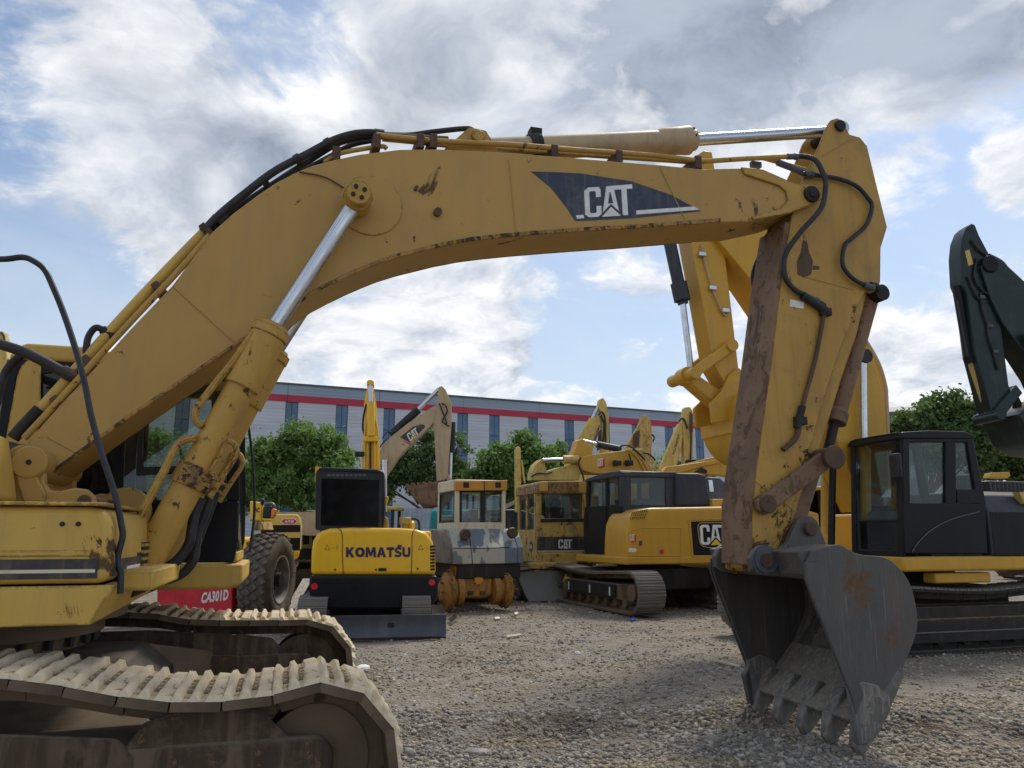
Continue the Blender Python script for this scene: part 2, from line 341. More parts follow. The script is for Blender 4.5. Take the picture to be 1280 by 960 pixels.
class Frame:
    """a thing's Empty with its own axes: x forward, y to its left, z up; h() finds where a sight line meets a plane of the thing"""
    def __init__(s, name, X, Y, yaw, label, cat, group=None, Z=0.0):
        a = R(yaw); s.ux = Vector((math.cos(a), math.sin(a), 0)); s.uy = Vector((-math.sin(a), math.cos(a), 0)); s.o = Vector((X, Y, Z))
        e = bpy.data.objects.new(name, None); COL.objects.link(e); e.location = (X, Y, Z); e.rotation_euler = (0, 0, a)
        e.empty_display_size = .3; e['label'] = label; e['category'] = cat
        if group: e['group'] = group
        s.root = e
    def h(s, px, py, y=None, x=None, z=None):
        d = ray(px, py); e = Vector((0, 0, EYE)) - s.o
        if z is not None: t = (z - e.z) / d.z
        elif y is not None: t = (y - e.dot(s.uy)) / d.dot(s.uy)
        else: t = (x - e.dot(s.ux)) / d.dot(s.ux)
        q = e + d * t
        return Vector((q.dot(s.ux), q.dot(s.uy), q.z))
    def xz(s, pts, y): return [(q.x, q.z) for q in (s.h(*p, y=y) for p in pts)]
    def yz(s, pts, x): return [(q.y, q.z) for q in (s.h(*p, x=x) for p in pts)]
    def P(s, pts, **k): return [s.h(*p, **k) for p in pts]

def solo(o, label, cat, group=None, kind=None):
    o['label'] = label; o['category'] = cat
    if group: o['group'] = group
    if kind: o['kind'] = kind
    return o

# ---------------------------------------------------------------- lettering
CAT_C = [(.30, 1.0), (.08, 1.0), (0, .90), (0, .10), (.08, 0), (.26, 0), (.335, .09), (.335, .36), (.235, .36), (.235, .17), (.21, .13), (.125, .13), (.10, .17), (.10, .83), (.125, .87), (.21, .87), (.235, .83), (.235, .66), (.335, .66), (.335, .91)]
CAT_A = [(.345, .0), (.455, 1.0), (.60, 1.0), (.71, .0), (.61, .0), (.595, .16), (.53, .30), (.46, .16), (.445, .0)]
CAT_A2 = [(.475, .42), (.58, .42), (.535, .80), (.52, .80)]
CAT_T = [(.60, 1.0), (1.0, 1.0), (1.0, .86), (.875, .86), (.875, .0), (.765, .0), (.765, .86), (.60, .86)]
CAT_TRI = [(.27, -.01), (.53, .40), (.79, -.01)]
CAT_TRI2 = [(.335, -.012), (.53, .30), (.725, -.012)]
def on_quad(q, s, t):
    a, b, c, d = [Vector(p) for p in q]            # bottom-left, bottom-right, top-right, top-left
    return (a * (1 - s) + b * s) * (1 - t) + (d * (1 - s) + c * s) * t
def quad_n(q):
    a, b, c, d = [Vector(p) for p in q]; return (b - a).cross(d - a).normalized()
def cat_logo(parent, quad, tri='white', ink='white', back='decal_blue', lift=.003):
    """three block letters with the small pyramid under the middle one, lying on the plane of quad; normal towards the reader"""
    n = quad_n(quad); m = MB()
    def put(poly, mi, off, th=.002): m.slab([on_quad(quad, *p) + n * off for p in poly], n * th, mi)
    put(CAT_C, 0, 0); put([p for p in CAT_A], 0, 0); put(CAT_T, 0, .0006)
    put(CAT_A2, 1, .0012); put(CAT_TRI, 1, .0018); put(CAT_TRI2, 2, .0026)
    return m.build('lettering', [ink, back, tri], parent)
_fonts = {}
def text(parent, body, quad, mat, bold=.02, shear=0.0, name='lettering', th=.003):
    """flat lettering stretched onto the plane of quad"""
    cu = bpy.data.curves.new('lettering', 'FONT'); cu.body = body; cu.offset = bold; cu.shear = shear; cu.resolution_u = 3; cu.space_character = 1.0 + bold * 2
    ob = bpy.data.objects.new('lettering', cu); COL.objects.link(ob)
    dg = bpy.context.evaluated_depsgraph_get(); dg.update()
    me = ob.evaluated_get(dg).to_mesh()
    vs = [v.co.copy() for v in me.vertices]; fs = [tuple(p.vertices) for p in me.polygons]
    ob.evaluated_get(dg).to_mesh_clear()
    bpy.data.objects.remove(ob); bpy.data.curves.remove(cu)
    x0 = min(v.x for v in vs); x1 = max(v.x for v in vs); y0 = min(v.y for v in vs); y1 = max(v.y for v in vs)
    n = quad_n(quad)
    m = MB(); m.add([on_quad(quad, (v.x - x0) / (x1 - x0), (v.y - y0) / (y1 - y0)) + n * th for v in vs], fs)
    me = m.mesh(name, mat, fix=False)
    o = bpy.data.objects.new(name, me); COL.objects.link(o)
    if parent is not None: o.parent = parent
    return o

BLOCK = {
 'K': [[(0, 0), (.30, 0), (.30, .40), (.62, 0), (1, 0), (.56, .53), (.97, 1), (.61, 1), (.30, .62), (.30, 1), (0, 1)]],
 'O': [[(.5, 0), (.2, .06), (.03, .28), (0, .5), (.03, .72), (.2, .94), (.5, 1), (.5, .74), (.36, .70), (.29, .5), (.36, .30), (.5, .26)], [(.5, 0), (.5, .26), (.64, .30), (.71, .5), (.64, .70), (.5, .74), (.5, 1), (.8, .94), (.97, .72), (1, .5), (.97, .28), (.8, .06)]],
 'M': [[(0, 0), (.24, 0), (.26, .55), (.42, .08), (.58, .08), (.74, .55), (.76, 0), (1, 0), (.94, 1), (.68, 1), (.5, .48), (.32, 1), (.06, 1)]],
 'A': [[(0, 0), (.36, 1), (.64, 1), (1, 0), (.70, 0), (.64, .20), (.58, .42), (.5, .70), (.42, .42), (.64, .42), (.64, .20), (.36, .20), (.30, 0)]],
 'T': [[(.34, 0), (.66, 0), (.66, .72), (1, .72), (1, 1), (0, 1), (0, .72), (.34, .72)]],
 'S': [[(.02, .05), (.5, 0), (.86, .06), (.99, .28), (.9, .5), (.64, .59), (.36, .65), (.32, .71), (.40, .77), (.62, .77), (.9, .71), (.92, .96), (.5, 1), (.14, .95), (.01, .72), (.1, .5), (.34, .40), (.64, .34), (.68, .28), (.6, .23), (.38, .23), (.04, .30)]],
 'U': [[(0, 1), (.30, 1), (.30, .36), (.38, .26), (.62, .26), (.70, .36), (.70, 1), (1, 1), (1, .3), (.85, .06), (.5, 0), (.15, .06), (0, .3)]]}
def block_text(parent, body, quad, mat, widths=None):
    n = quad_n(quad); m = MB(); wd = [(widths or {}).get(ch, 1.0) for ch in body]; gap = .07; tot = sum(wd) + gap * (len(wd) - 1); x = 0
    for ch, k in zip(body, wd):
        for poly in BLOCK[ch]: m.slab([on_quad(quad, (x + px * k) / tot, py) for px, py in poly], n * .002)
        x += k + gap
    return m.build('lettering', mat, parent)
def copy_obj(o, parent, loc=None, rot=None, scale=None, name=None):
    c = o.copy(); COL.objects.link(c); c.parent = parent
    if loc is not None: c.location = loc
    if rot is not None: c.rotation_euler = rot
    if scale is not None: c.scale = scale
    return c

# ---------------------------------------------------------------- crawler tracks
def shoe_mesh(width, pitch, h=.026, mats=('mud', 'mud_dark'), thick=.035, bars=3, bolts=True, rough=0.0, seed=0):
    g = random.Random(seed)
    m = MB(); hw = width / 2; p = pitch * .485
    m.prism([(-p, -thick), (p, -thick), (p, -.004), (p * .96, 0), (-p * .96, 0), (-p, -.004)], -hw, hw, 1)
    m.slab([(-p * .98, -hw * .99, .0015), (p * .98, -hw * .99, .0015), (p * .98, hw * .99, .0015), (-p * .98, hw * .99, .0015)], (0, 0, .003), 2)
    xs = {3: (-.82, -.10, .74), 2: (-.7, .5), 1: (-.6,)}[bars]
    nseg = 7 if rough else 1
    for i, k in enumerate(xs):
        c = k * p; b = (.12 if i < bars - 1 else .20) * pitch; hh = h * (1.0 if i < bars - 1 else .72); tp = .34 if i < bars - 1 else .62
        rows = []
        for q in range(nseg + 1):
            y = -hw + width * q / nseg; e = .75 if (rough and q in (0, nseg)) else 1.0
            j = lambda a: g.uniform(-a, a) * rough
            y2 = y * (.975 if q in (0, nseg) else 1)
            rows.append([(c - b + j(.004), y, .003), (c - b * tp + j(.005), y2, hh * e + j(.005)), (c + b * tp + j(.005), y2, hh * e + j(.005)), (c + b + j(.004), y, .003)])
        vs = [v for r in rows for v in r]; fs = []
        for q in range(nseg):
            o = q * 4; fs += [(o, o + 1, o + 5, o + 4), (o + 1, o + 2, o + 6, o + 5), (o + 2, o + 3, o + 7, o + 6), (o + 3, o, o + 4, o + 7)]
        fs += [(0, 3, 2, 1), (nseg * 4, nseg * 4 + 1, nseg * 4 + 2, nseg * 4 + 3)]
        m.add(vs, fs, 0)
    if bolts:
        for sx in (-.46, .30):
            for sy in (-.19, -.06, .06, .19):
                m.box(sx * p - .017, sx * p + .017, sy * width - .03, sy * width + .03, .004, .0075, 1)       # dark slot
                m.cyl((sx * p, sy * width, .004), (sx * p, sy * width, .020), .012, n=6, mi=2)
    if rough:                                  # clods of dry mud caught between the bars
        for q in range(9):
            x = g.uniform(-.75, .8) * p; y = g.uniform(-.95, .95) * hw; r = g.uniform(.008, .022)
            n = 6; vs = [(x, y, r * g.uniform(.5, .9))] + [(x + r * g.uniform(.8, 1.5) * math.cos(2 * math.pi * t / n), y + r * g.uniform(.8, 1.6) * math.sin(2 * math.pi * t / n), .003) for t in range(n)]
            m.add(vs, [(0, 1 + t, 1 + (t + 1) % n) for t in range(n)], g.choice((0, 2)))
    return m.mesh('track_shoe', [mats[0], mats[1], mats[2] if len(mats) > 2 else mats[0]])

def track_path(xr, xf, r, zc, sag=(), zb=None):
    """closed loop, forward along the top; sag: (x, z) points of the slack upper run"""
    pts = []
    for k in range(13):                       # front wheel, from top to bottom
        a = math.pi / 2 - math.pi * k / 12; pts.append((xf + r * math.cos(a), zc + r * math.sin(a)))
    for k in range(13):
        a = -math.pi / 2 - math.pi * k / 12; pts.append((xr + r * math.cos(a), zc + r * math.sin(a)))
    top = [(xr, zc + r)] + list(sag) + [(xf, zc + r)]
    sm = [(p.x, p.z) for p in catmull([(a, 0, b) for a, b in top], 6)]
    return pts[:-1] + sm[:-1] if len(sm) > 2 else pts
def resample(pts, n):
    P = [Vector((a, b)) for a, b in pts]; P.append(P[0]); L = [0]
    for i in range(len(P) - 1): L.append(L[-1] + (P[i + 1] - P[i]).length)
    out = []
    j = 0
    for k in range(n):
        d = L[-1] * k / n
        while L[j + 1] < d: j += 1
        f = (d - L[j]) / max(1e-9, L[j + 1] - L[j]); out.append(P[j].lerp(P[j + 1], f))
    return out, L[-1]
def make_track(parent, y0, y1, xr, xf, r, zc, pitch, sag=(), mats=('mud', 'mud_dark'), frame_mat='mud_dark', bars=3, bolts=True, name='crawler_track', shoe_h=.026, thick=.035, frame=True, rough=0.0):
    yc = (y0 + y1) / 2; wd = y1 - y0
    path = track_path(xr, xf, r, zc, sag)
    _, L = resample(path, 10); n = int(round(L / pitch)); pp = L / n
    P, _ = resample(path, n)
    root = bpy.data.objects.new(name, None); COL.objects.link(root); root.parent = parent; root.empty_display_size = .1
    variants = [shoe_mesh(wd, pp, shoe_h, mats, thick, bars, bolts, rough, q) for q in range(5 if rough else 1)]
    for k in range(n):
        a = P[k]; b = P[(k + 1) % n]; mid = (a + b) / 2; tg = b - a
        # loop runs clockwise seen from -y with x right: outward normal = left of travel
        ang = math.atan2(tg.y, tg.x)
        o = bpy.data.objects.new('track_shoe', random.choice(variants)); COL.objects.link(o); o.parent = root
        j = random.uniform(-.012, .012)
        o.location = (mid.x, yc, mid.y); o.rotation_euler = (random.uniform(-.008, .008), -ang + j, 0)
        if random.random() < .0: o.scale.x = .98
    m = MB()                                   # the pin-jointed link chain inside the shoes, joined: too small to pick apart
    for k in range(n):
        a = P[k]; b = P[(k + 1) % n]; tg = (b - a).normalized(); nn = Vector((-tg.y, tg.x))
        for s in (-1, 1):
            yy = yc + s * .09
            q = [(a - nn * .03), (b - nn * .03), (b - nn * .125 + tg * .02), (a - nn * .125 + tg * .02)]
            m.prism([(p.x, p.y) for p in q], yy - .025 + (k % 2) * .006, yy + .025 + (k % 2) * .006)
    m.build('link_chain', frame_mat if frame_mat != 'mud' else 'mud_dark', root)['kind'] = 'stuff'
    m = MB(); ri = r - .13
    m.lathe((xf, yc - .13, zc), (0, 1, 0), [(0, ri * .55), (.0, ri), (.05, ri), (.05, ri * .9), (.21, ri * .9), (.21, ri), (.26, ri), (.26, ri * .55)], 28)
    m.cyl((xf, yc - .2, zc), (xf, yc + .2, zc), ri * .36); m.build('idler_wheel', frame_mat, root)
    m = MB()
    pr = []
    for k in range(42):
        a = 2 * math.pi * k / 42; pr.append((xr + math.cos(a) * (ri + (.05 if k % 2 else -.01)), zc + math.sin(a) * (ri + (.05 if k % 2 else -.01))))
    m.prism(pr, yc - .035, yc + .035); m.cyl((xr, yc - .24, zc), (xr, yc + .24, zc), ri * .62); m.build('drive_sprocket', frame_mat, root)
    if frame:
        m = MB(); zt = zc + r * .34; zl = zc - r * .42; h = wd * .36
        m.prism([(xr + r * .95, zl), (xf - r * .8, zl), (xf - r * .8, zt - .05), (xf - r * 1.5, zt), (xr + r * 1.25, zt)], yc - h, yc + h)
        m.build('track_frame', frame_mat, root, bevel=.015)
        nb = max(4, int((xf - xr) / .42))
        for k in range(nb):
            x = xr + r * .9 + (xf - xr - r * 1.7) * k / (nb - 1); rr = .09 if r < .42 else .105
            m = MB(); zz = zc - r + .13 + rr * .5
            m.cyl((x, yc - h * .9, zz), (x, yc + h * .9, zz), rr, n=14); m.build('track_roller', frame_mat, root)
    return root
# ================================================================ the large excavator in front
def big_excavator():
    K = Frame('excavator', -3.37, 4.95, 16, 'weathered yellow crawler excavator with boom arching across the picture to a steel bucket', 'excavator')
    rt = K.root
    # ---- boom: hollow-box girder
    VB = .24
    top = [(33, 553), (75, 506), (119, 459), (166, 408), (215, 357), (265, 290), (292, 266), (320, 245), (345, 228), (370, 215), (392, 206), (415, 200), (450, 192.5), (500, 186.5), (550, 186), (640, 190.5), (740, 199), (825, 206), (877, 211), (925, 210), (950, 212), (990, 229)]
    tip = [(1016, 230), (1025, 234), (1030, 242), (1027, 250), (1018, 255)]
    low = [(985, 267), (938, 277), (900, 278), (790, 286), (760, 287.5), (706, 291), (659, 294.5), (620, 298), (587, 302), (555, 308), (530, 314), (505, 320), (480, 327.5), (458, 336), (436, 345.5), (412, 357), (390, 368.5), (347, 399), (297, 431), (219, 484), (156, 527), (100, 567), (66, 592)]
    foot = [(50, 596), (38, 592), (31, 580), (29, 566)]
    prof = K.xz(top + tip + low + foot, -VB)
    m = MB(); m.prism(prof, -VB, VB)
    boom = m.build('boom', 'old_yellow', rt, bevel=.012)
    # flange lips along the lower and upper seams
    m = MB()
    for y, t in ((-VB - .012, .012), (VB, .012)):
        L = K.xz(low[2:], -VB)
        U = K.xz([(px, py - 5) for px, py in low[2:]], -VB)
        m.prism([*L, *U[::-1]], y, y + t)
    m.build('seam_flange', 'seam', boom, bevel=.004)
    for a, b in (((216, 358), (296, 431)), ((636, 200), (645, 293)), ((59, 546), (97, 567)), ((824, 207), (858, 279))):
        m = MB(); m.tube(K.P([a, b], y=-VB - .001), .006, 6, 0); m.build('weld_bead', 'weld', boom)
    m = MB(); m.prism(K.xz([(925, 210), (952, 213), (990, 229.5), (1025, 235), (1030, 242), (1026, 250), (1017, 255), (985, 267.5), (941, 276), (938, 272), (973, 262), (983, 252), (981, 240), (972, 233), (930, 219)], -VB), -VB - .022, -VB - .001)
    m.build('tip_plate', 'old_yellow_worn', boom, bevel=.006)
    c = K.h(1014, 243, y=-VB - .03)
    m = MB(); m.cyl((c.x, -VB - .055, c.z), (c.x, VB + .06, c.z), .075, n=24); m.cyl((c.x, -VB - .07, c.z), (c.x, -VB - .05, c.z), .045, n=6); m.build('tip_pin', 'grime', boom, bevel=.008)
    # cylinder pin boss with a round doubler plate
    c = K.h(463, 257, y=-VB)
    m = MB(); m.cyl((c.x, -VB - .014, c.z), (c.x, -VB - .001, c.z), .235, n=48); m.build('boss_plate', 'old_yellow', boom, bevel=.005)
    c = K.h(448, 243, y=-.46)
    bx, bz = c.x, c.z
    m = MB(); m.lathe((bx, -.50, bz), (0, 1, 0), [(0, .07), (.0, .088), (.03, .09), (.035, .082), (.26, .082)], 28); pin = m.build('cylinder_pin', 'old_yellow_worn', boom)
    for k in range(4):
        a = k * math.pi / 2 + .5
        m = MB(); m.cyl((bx + .045 * math.cos(a), -.515, bz + .045 * math.sin(a)), (bx + .045 * math.cos(a), -.498, bz + .045 * math.sin(a)), .016, n=6); m.build('bolt', 'grime', pin)
    for p, r in (((519, 237), .012), ((546, 267), .03)):
        q = K.h(*p, y=-VB); m = MB(); m.cyl((q.x, -VB - .03, q.z), (q.x, -VB, q.z), r, n=6); m.cyl((q.x + .01, -VB - .015, q.z + .02), (q.x + .01, -VB, q.z + .02), r, n=6); m.build('threaded_stud', 'rusty', boom)
    m = MB(); m.tube(K.P([(374, 215), (405, 221), (430, 235)], y=-VB - .015), .006, 6); m.build('grease_line', 'rusty', boom)
    # emblem
    d = [(664, 214.5), (695, 215.5), (726, 217), (790, 227), (839, 244), (876, 264), (790, 272.8), (719, 276.5), (707, 258), (689, 235)]
    m = MB(); m.prism(K.xz(d, -VB), -VB - .004, -VB - .0005); dec = m.build('emblem_film', 'decal_blue', boom)
    q = K.P([(731.5, 272), (792.5, 268.5), (790, 230.5), (730, 235)], y=-VB - .005)
    cat_logo(dec, q)
    m = MB(); m.prism(K.xz([(719.5, 269.5), (729, 269), (730, 273), (721, 273.8)], -VB), -VB - .007, -VB - .004); m.build('underline', 'white', dec); m = MB(); m.prism(K.xz([(795, 263.5), (867, 258.5), (874, 262.5), (795, 268.5)], -VB), -VB - .007, -VB - .004)
    m.build('underline', 'white', dec)
    # ---- pipes and hoses on the boom's back
    def pipe(pts, r, mat, y=0.0, name='hydraulic_pipe', sm=5, n=10):
        m = MB(); m.tube(K.P(pts, y=y), r, n, sm); return m.build(name, mat, boom)
    pipe([(24, 543), (70, 492), (119, 437), (166, 385), (215, 333), (257, 290)], .042, 'panel_yellow', -.14)
    pipe([(30, 548), (78, 496), (125, 444), (172, 393), (222, 340), (262, 294)], .022, 'old_yellow_worn', -.215)
    pipe([(30, 540), (78, 486), (160, 395), (250, 296)], .03, 'old_yellow_worn', .12)
    for a in ((257, 287), (198, 360), (110, 452), (72, 503)):
        q = K.h(*a, y=-.19); m = MB()
        ang = math.atan2(1.0, .95)
        ux = Vector((math.cos(ang), 0, math.sin(ang))); uz = Vector((-math.sin(ang), 0, math.cos(ang)))
        b = [q + ux * sx * .026 + uz * sz for sx, sz in ((-1, -.07), (1, -.07), (1, .044), (-1, .044))]
        m.slab([p + Vector((0, -.03, 0)) for p in b], (0, .28, 0)); m.build('pipe_clamp', 'rusty', boom, bevel=.01)
    hoses = [([(257, 288), (275, 268), (310, 239), (345, 213), (385, 192), (415, 176), (440, 168), (462, 166), (480, 168)], .030, -.15),
             ([(262, 291), (290, 265), (330, 238), (368, 213), (400, 192), (425, 178), (455, 171), (485, 170)], .026, -.06),
             ([(265, 294), (300, 262), (340, 237), (375, 216), (410, 197), (440, 181), (470, 175)], .022, .06),
             ([(480, 168), (510, 169), (540, 165), (577, 161), (590, 162), (597, 170)], .022, .05)]
    for pts, r, y in hoses: pipe(pts, r, 'hose', y, 'hydraulic_hose')
    pipe([(470, 168.5), (500, 172), (560, 177), (640, 181), (720, 187.5), (800, 193), (845, 197.5), (880, 202)], .022, 'old_yellow_worn', -.19)
    pipe([(478, 174), (520, 178), (580, 184), (640, 187), (700, 192), (790, 198), (850, 202), (876, 205)], .018, 'old_yellow_worn', -.08)
    pipe([(462, 171), (540, 175), (640, 182), (760, 189)], .018, 'rusty_pale', .10)
    pipe([(405, 203), (425, 192), (455, 186), (478, 183), (483, 186)], .018, 'panel_yellow', -.13)
    pipe([(480, 170), (525, 173), (560, 175)], .03, 'rusty', -.10)
    for a in ((420, 196), (470, 180), (524, 180), (540, 180), (690, 193), (770, 199), (868, 206)):
        q = K.h(*a, y=-.14); m = MB(); m.box(q.x - .03, q.x + .03, -.22, .14, q.z - .07, q.z + .05); m.build('pipe_bracket', 'rusty', boom, bevel=.008)
    # ---- stick cylinder along the top
    a = K.h(600, 188.5, y=0); b = K.h(831, 177, y=0); e = K.h(874, 174.5, y=0); g = K.h(1047, 164, y=0)
    ax = (b - a).normalized()
    m = MB(); m.cyl(a, b, .10, n=28); m.cyl(a - ax * .14, a, .06, .1, n=20); cyl = m.build('stick_cylinder', 'beige', rt, bevel=.006)
    m = MB(); m.lathe(b, ax, [(-.08, .10), (-.04, .118), (.14, .122), (.20, .128), (.24, .128), (.24, .10), (.30, .095), (.30, .06)], 28); gl = m.build('cylinder_head', 'beige', cyl)
    for k in range(8):
        t = k * math.pi / 4; o1 = Vector((0, math.cos(t), math.sin(t))) * .108
        m = MB(); m.cyl(b + ax * .23 + o1, b + ax * .262 + o1, .016, n=6); m.build('bolt', 'grime', gl)
    m = MB(); m.cyl(b + ax * .2, g, .055, n=24); m.cyl(g + Vector((0, -.09, 0)), g + Vector((0, .09, 0)), .062, n=20); m.build('piston_rod', 'chrome', cyl)
    q = K.h(668, 184, y=0); m = MB(); m.lathe(q, ax, [(-.05, .103), (-.05, .112), (.05, .112), (.05, .103)], 24); m.box(q.x - .05, q.x + .05, -.06, .03, q.z + .09, q.z + .15); m.build('cylinder_strap', 'grime', cyl)
    q = K.h(585, 178, y=0); m = MB()
    for s in (-1, 1): m.prism([(q.x - .22, q.z - .16), (q.x + .25, q.z - .16), (q.x + .12, q.z + .05), (q.x - .02, q.z + .06)], s * .12 - .02, s * .12 + .02)
    m.cyl((q.x + .05, -.17, q.z - .02), (q.x + .05, .17, q.z - .02), .05); m.build('cylinder_lug', 'old_yellow_worn', boom, bevel=.006)
    q = K.h(943, 208, y=-.1); m = MB(); m.box(q.x - .05, q.x + .05, -.14, -.1, q.z - .02, q.z + .03); m.build('lifting_eye', 'steel_grey', boom)
    # ---- stick
    VS = .19
    seam = [(938, 712), (939, 690), (939.6, 640), (943.5, 596.5), (963, 458), (975, 359), (989, 272), (1000, 232), (1014, 204), (1026, 178), (1034, 157), (1039, 150), (1046, 147.5), (1053, 150), (1062, 168), (1075, 171.5), (1084, 182.5), (1096, 232), (1109, 284), (1101, 310), (1100.5, 352), (1097, 362), (1090, 366), (1082, 364), (1074, 379), (1050, 438), (1030.6, 497.5), (1015, 553), (1003, 580.6), (992, 632), (982, 690), (968, 714), (952, 720)]
    core = [(940, 710), (940.5, 640), (944.5, 596.5), (964, 458), (976, 359), (990, 272), (1008, 226), (1070, 240), (1092, 290), (1092, 352), (1076, 418), (1058, 470), (1040, 529), (1030, 560), (1012, 600), (1000, 640), (985, 690), (968, 712), (952, 716)]
    m = MB(); m.prism(K.xz(core, -VS), -.135, .135)
    stick = m.build('stick', 'stick_yellow', rt, bevel=.01)
    for y in (-VS, VS - .03):
        m = MB(); m.prism(K.xz(seam, -VS), y, y + .03); m.build('side_plate', 'stick_yellow', stick, bevel=.006)
    fl = [(940, 706), (939.6, 640), (943.5, 596.5), (963, 458), (975, 359), (987, 278)]
    fr = [(px - 6, py) for px, py in fl]
    m = MB(); m.prism(K.xz(fl, -VS) + K.xz(fr, -VS)[::-1], -VS - .008, VS + .008); m.build('front_plate', 'rusty_pale', stick, bevel=.006)
    for a, b in (((1006, 346), (1066, 362)), ((1028, 195), (1066, 172)), ((942, 600), (996, 640))):
        m = MB(); m.tube(K.P([a, b], y=-VS - .001), .006, 6, 0); m.build('weld_bead', 'weld', stick)
    m = MB(); m.prism(K.xz([(1004, 300), (1009, 303), (1011, 315), (1016, 326), (1014, 343), (1005, 347), (997, 343), (996, 327), (1001, 315)], -VS), -VS - .003, -VS - .0005)
    m.prism(K.xz([(1016, 332), (1024, 333), (1024, 337), (1016, 337)], -VS), -VS - .003, -VS - .0005); m.build('bare_patch', 'rusty', stick)
    m = MB(); m.prism(K.xz([(988, 374), (1005, 378), (1004, 386), (987, 383)], -VS), -VS - .003, -VS - .0005); m.build('worn_sticker', 'white', stick)
    q = K.h(1049, 158, y=-VS); m = MB(); m.cyl((q.x, -VS - .03, q.z), (q.x, VS + .03, q.z), .055, n=20); m.build('stick_top_pin', 'grime', stick, bevel=.006)
    # bucket cylinder in the channel behind the stick
    a = K.h(1087, 372, y=0); b = K.h(1043, 528, y=0); c = K.h(1033, 572, y=0); ax = (b - a).normalized()
    m = MB(); m.cyl(a, b, .083, n=24); m.lathe(b, ax, [(-.12, .083), (-.1, .1), (.0, .1), (.0, .06)], 24); bc = m.build('bucket_cylinder', 'rusty_pale', rt)
    m = MB(); m.cyl(b, c, .045, n=18); m.build('piston_rod', 'grime', bc)
    m = MB(); m.cyl((a.x, -.17, a.z), (a.x, .17, a.z), .075, n=20); m.build('cylinder_pin', 'grime', bc)
    # linkage
    j = K.h(1040, 572, y=-.30); p = K.h(958, 630, y=-.26); q = K.h(1009, 661, y=-.27)
    for y in (-.27, .21):
        dx = (j - p).normalized(); nn = Vector((-dx.z, 0, dx.x))
        m = MB(); m.slab([Vector((v.x, y, v.z)) for v in (p - dx * .06 - nn * .07, p - dx * .09, p - dx * .06 + nn * .07, j + nn * .075, j + dx * .05, j - nn * .075)], (0, .06, 0)); m.build('idler_link', 'rusty_pale', rt, bevel=.012)
    m = MB(); m.cyl((j.x, -.33, j.z), (j.x, .33, j.z), .085, n=24); m.cyl((j.x, -.345, j.z), (j.x, -.32, j.z), .1, n=24); m.build('link_pin', 'rusty', rt, bevel=.01)
    m = MB(); m.cyl((p.x, -.30, p.z), (p.x, .30, p.z), .075, n=22); m.build('link_pin', 'rusty', rt, bevel=.01)
    m = MB(); dx = (q - j).normalized(); nn = Vector((-dx.z, 0, dx.x))
    m.slab([Vector((v.x, -.12, v.z)) for v in (j - nn * .09, j + nn * .07, q + nn * .08, q + dx * .06, q - nn * .08)], (0, .24, 0)); m.build('bucket_link', 'rusty_pale', rt, bevel=.015)
    # hoses on the stick
    def hs(pts, y, r=.021, name='hydraulic_hose', mat='hose'):
        m = MB(); P = []
        for k, v in enumerate(pts):
            yy = y[k] if isinstance(y, (list, tuple)) else y
            P.append(K.h(*v, y=yy))
        m.tube(P, r, 10, 6); return m.build(name, mat, stick)
    hs([(872, 202), (900, 200.5), (930, 198.5), (960, 197), (988, 195.5)], [-.17, -.175, -.18, -.2, -.21], .022, 'hydraulic_pipe', 'old_yellow_worn')
    hs([(984, 195.7), (1005, 195.5), (1020, 201), (1030, 220), (1032, 235), (1026, 261), (1000, 291), (982, 318), (981, 344), (992, 361), (1010, 371), (1031, 382)], [-.21, -.22, -.27, -.31, -.33, -.34, -.31, -.25, -.23, -.23, -.22, -.22], .023)
    hs([(1003, 217), (1020, 219), (1050, 224), (1071, 233), (1085, 248), (1090, 259), (1083, 281), (1066, 297), (1056, 307), (1053, 328), (1059, 341), (1072, 352), (1093, 360)], -.23, .02)
    hs([(960, 292), (953, 312), (943, 335), (941, 352), (948, 370)], .24, .02)
    hs([(1088, 356), (1096, 358), (1100, 363)], -.21, .028, 'hose_fitting', 'grime')
    hs([(972, 203), (995, 212), (1006, 217)], -.18, .03, 'hose_fitting', 'steel_grey')
    hs([(955, 198), (985, 206), (1012, 214)], -.12, .02, 'hydraulic_pipe', 'old_yellow_worn')
    hs([(1003, 369), (1022, 381), (1034, 390)], -.225, .036, 'hose_sleeve', 'black_matt')
    hs([(1030, 386), (1029, 398), (1019, 450), (1008, 490), (1003, 510)], -.215, .018, 'hydraulic_pipe', 'rusty')
    hs([(1003, 508), (999, 525), (996, 535)], -.215, .03, 'hose_fitting', 'grime')
    hs([(1000, 528), (996, 545), (990, 553), (979, 562)], -.215, .022, 'hydraulic_pipe', 'rusty')
    for a in ((1031, 390), (1000, 526)):
        v = K.h(*a, y=-.21); m = MB(); m.box(v.x - .055, v.x + .055, -.24, -.19, v.z - .035, v.z + .035); m.build('pipe_clamp', 'grime', stick, bevel=.008)
    for P_, y_ in ((((984, 195.8), (996, 195.4)), -.215), (((1009, 371), (1022, 377)), -.225), (((1006, 217.5), (1016, 218.5)), -.225), (((1080, 356), (1092, 360)), -.225)):
        a, b = K.h(*P_[0], y=y_), K.h(*P_[1], y=y_); m = MB(); m.cyl(a, b, .028, n=12); m.cyl(a + (b - a) * .75, a + (b - a) * 1.0, .034, n=6); m.build('crimped_fitting', 'steel_grey', stick)
    for P_ in (((262, 283), (272, 272)), ((468, 166.5), (480, 168)), ((274, 281), (284, 271))):
        a, b = K.h(*P_[0], y=-.13), K.h(*P_[1], y=-.13); m = MB(); m.cyl(a, b, .037, n=12); m.build('crimped_fitting', 'grime', boom)
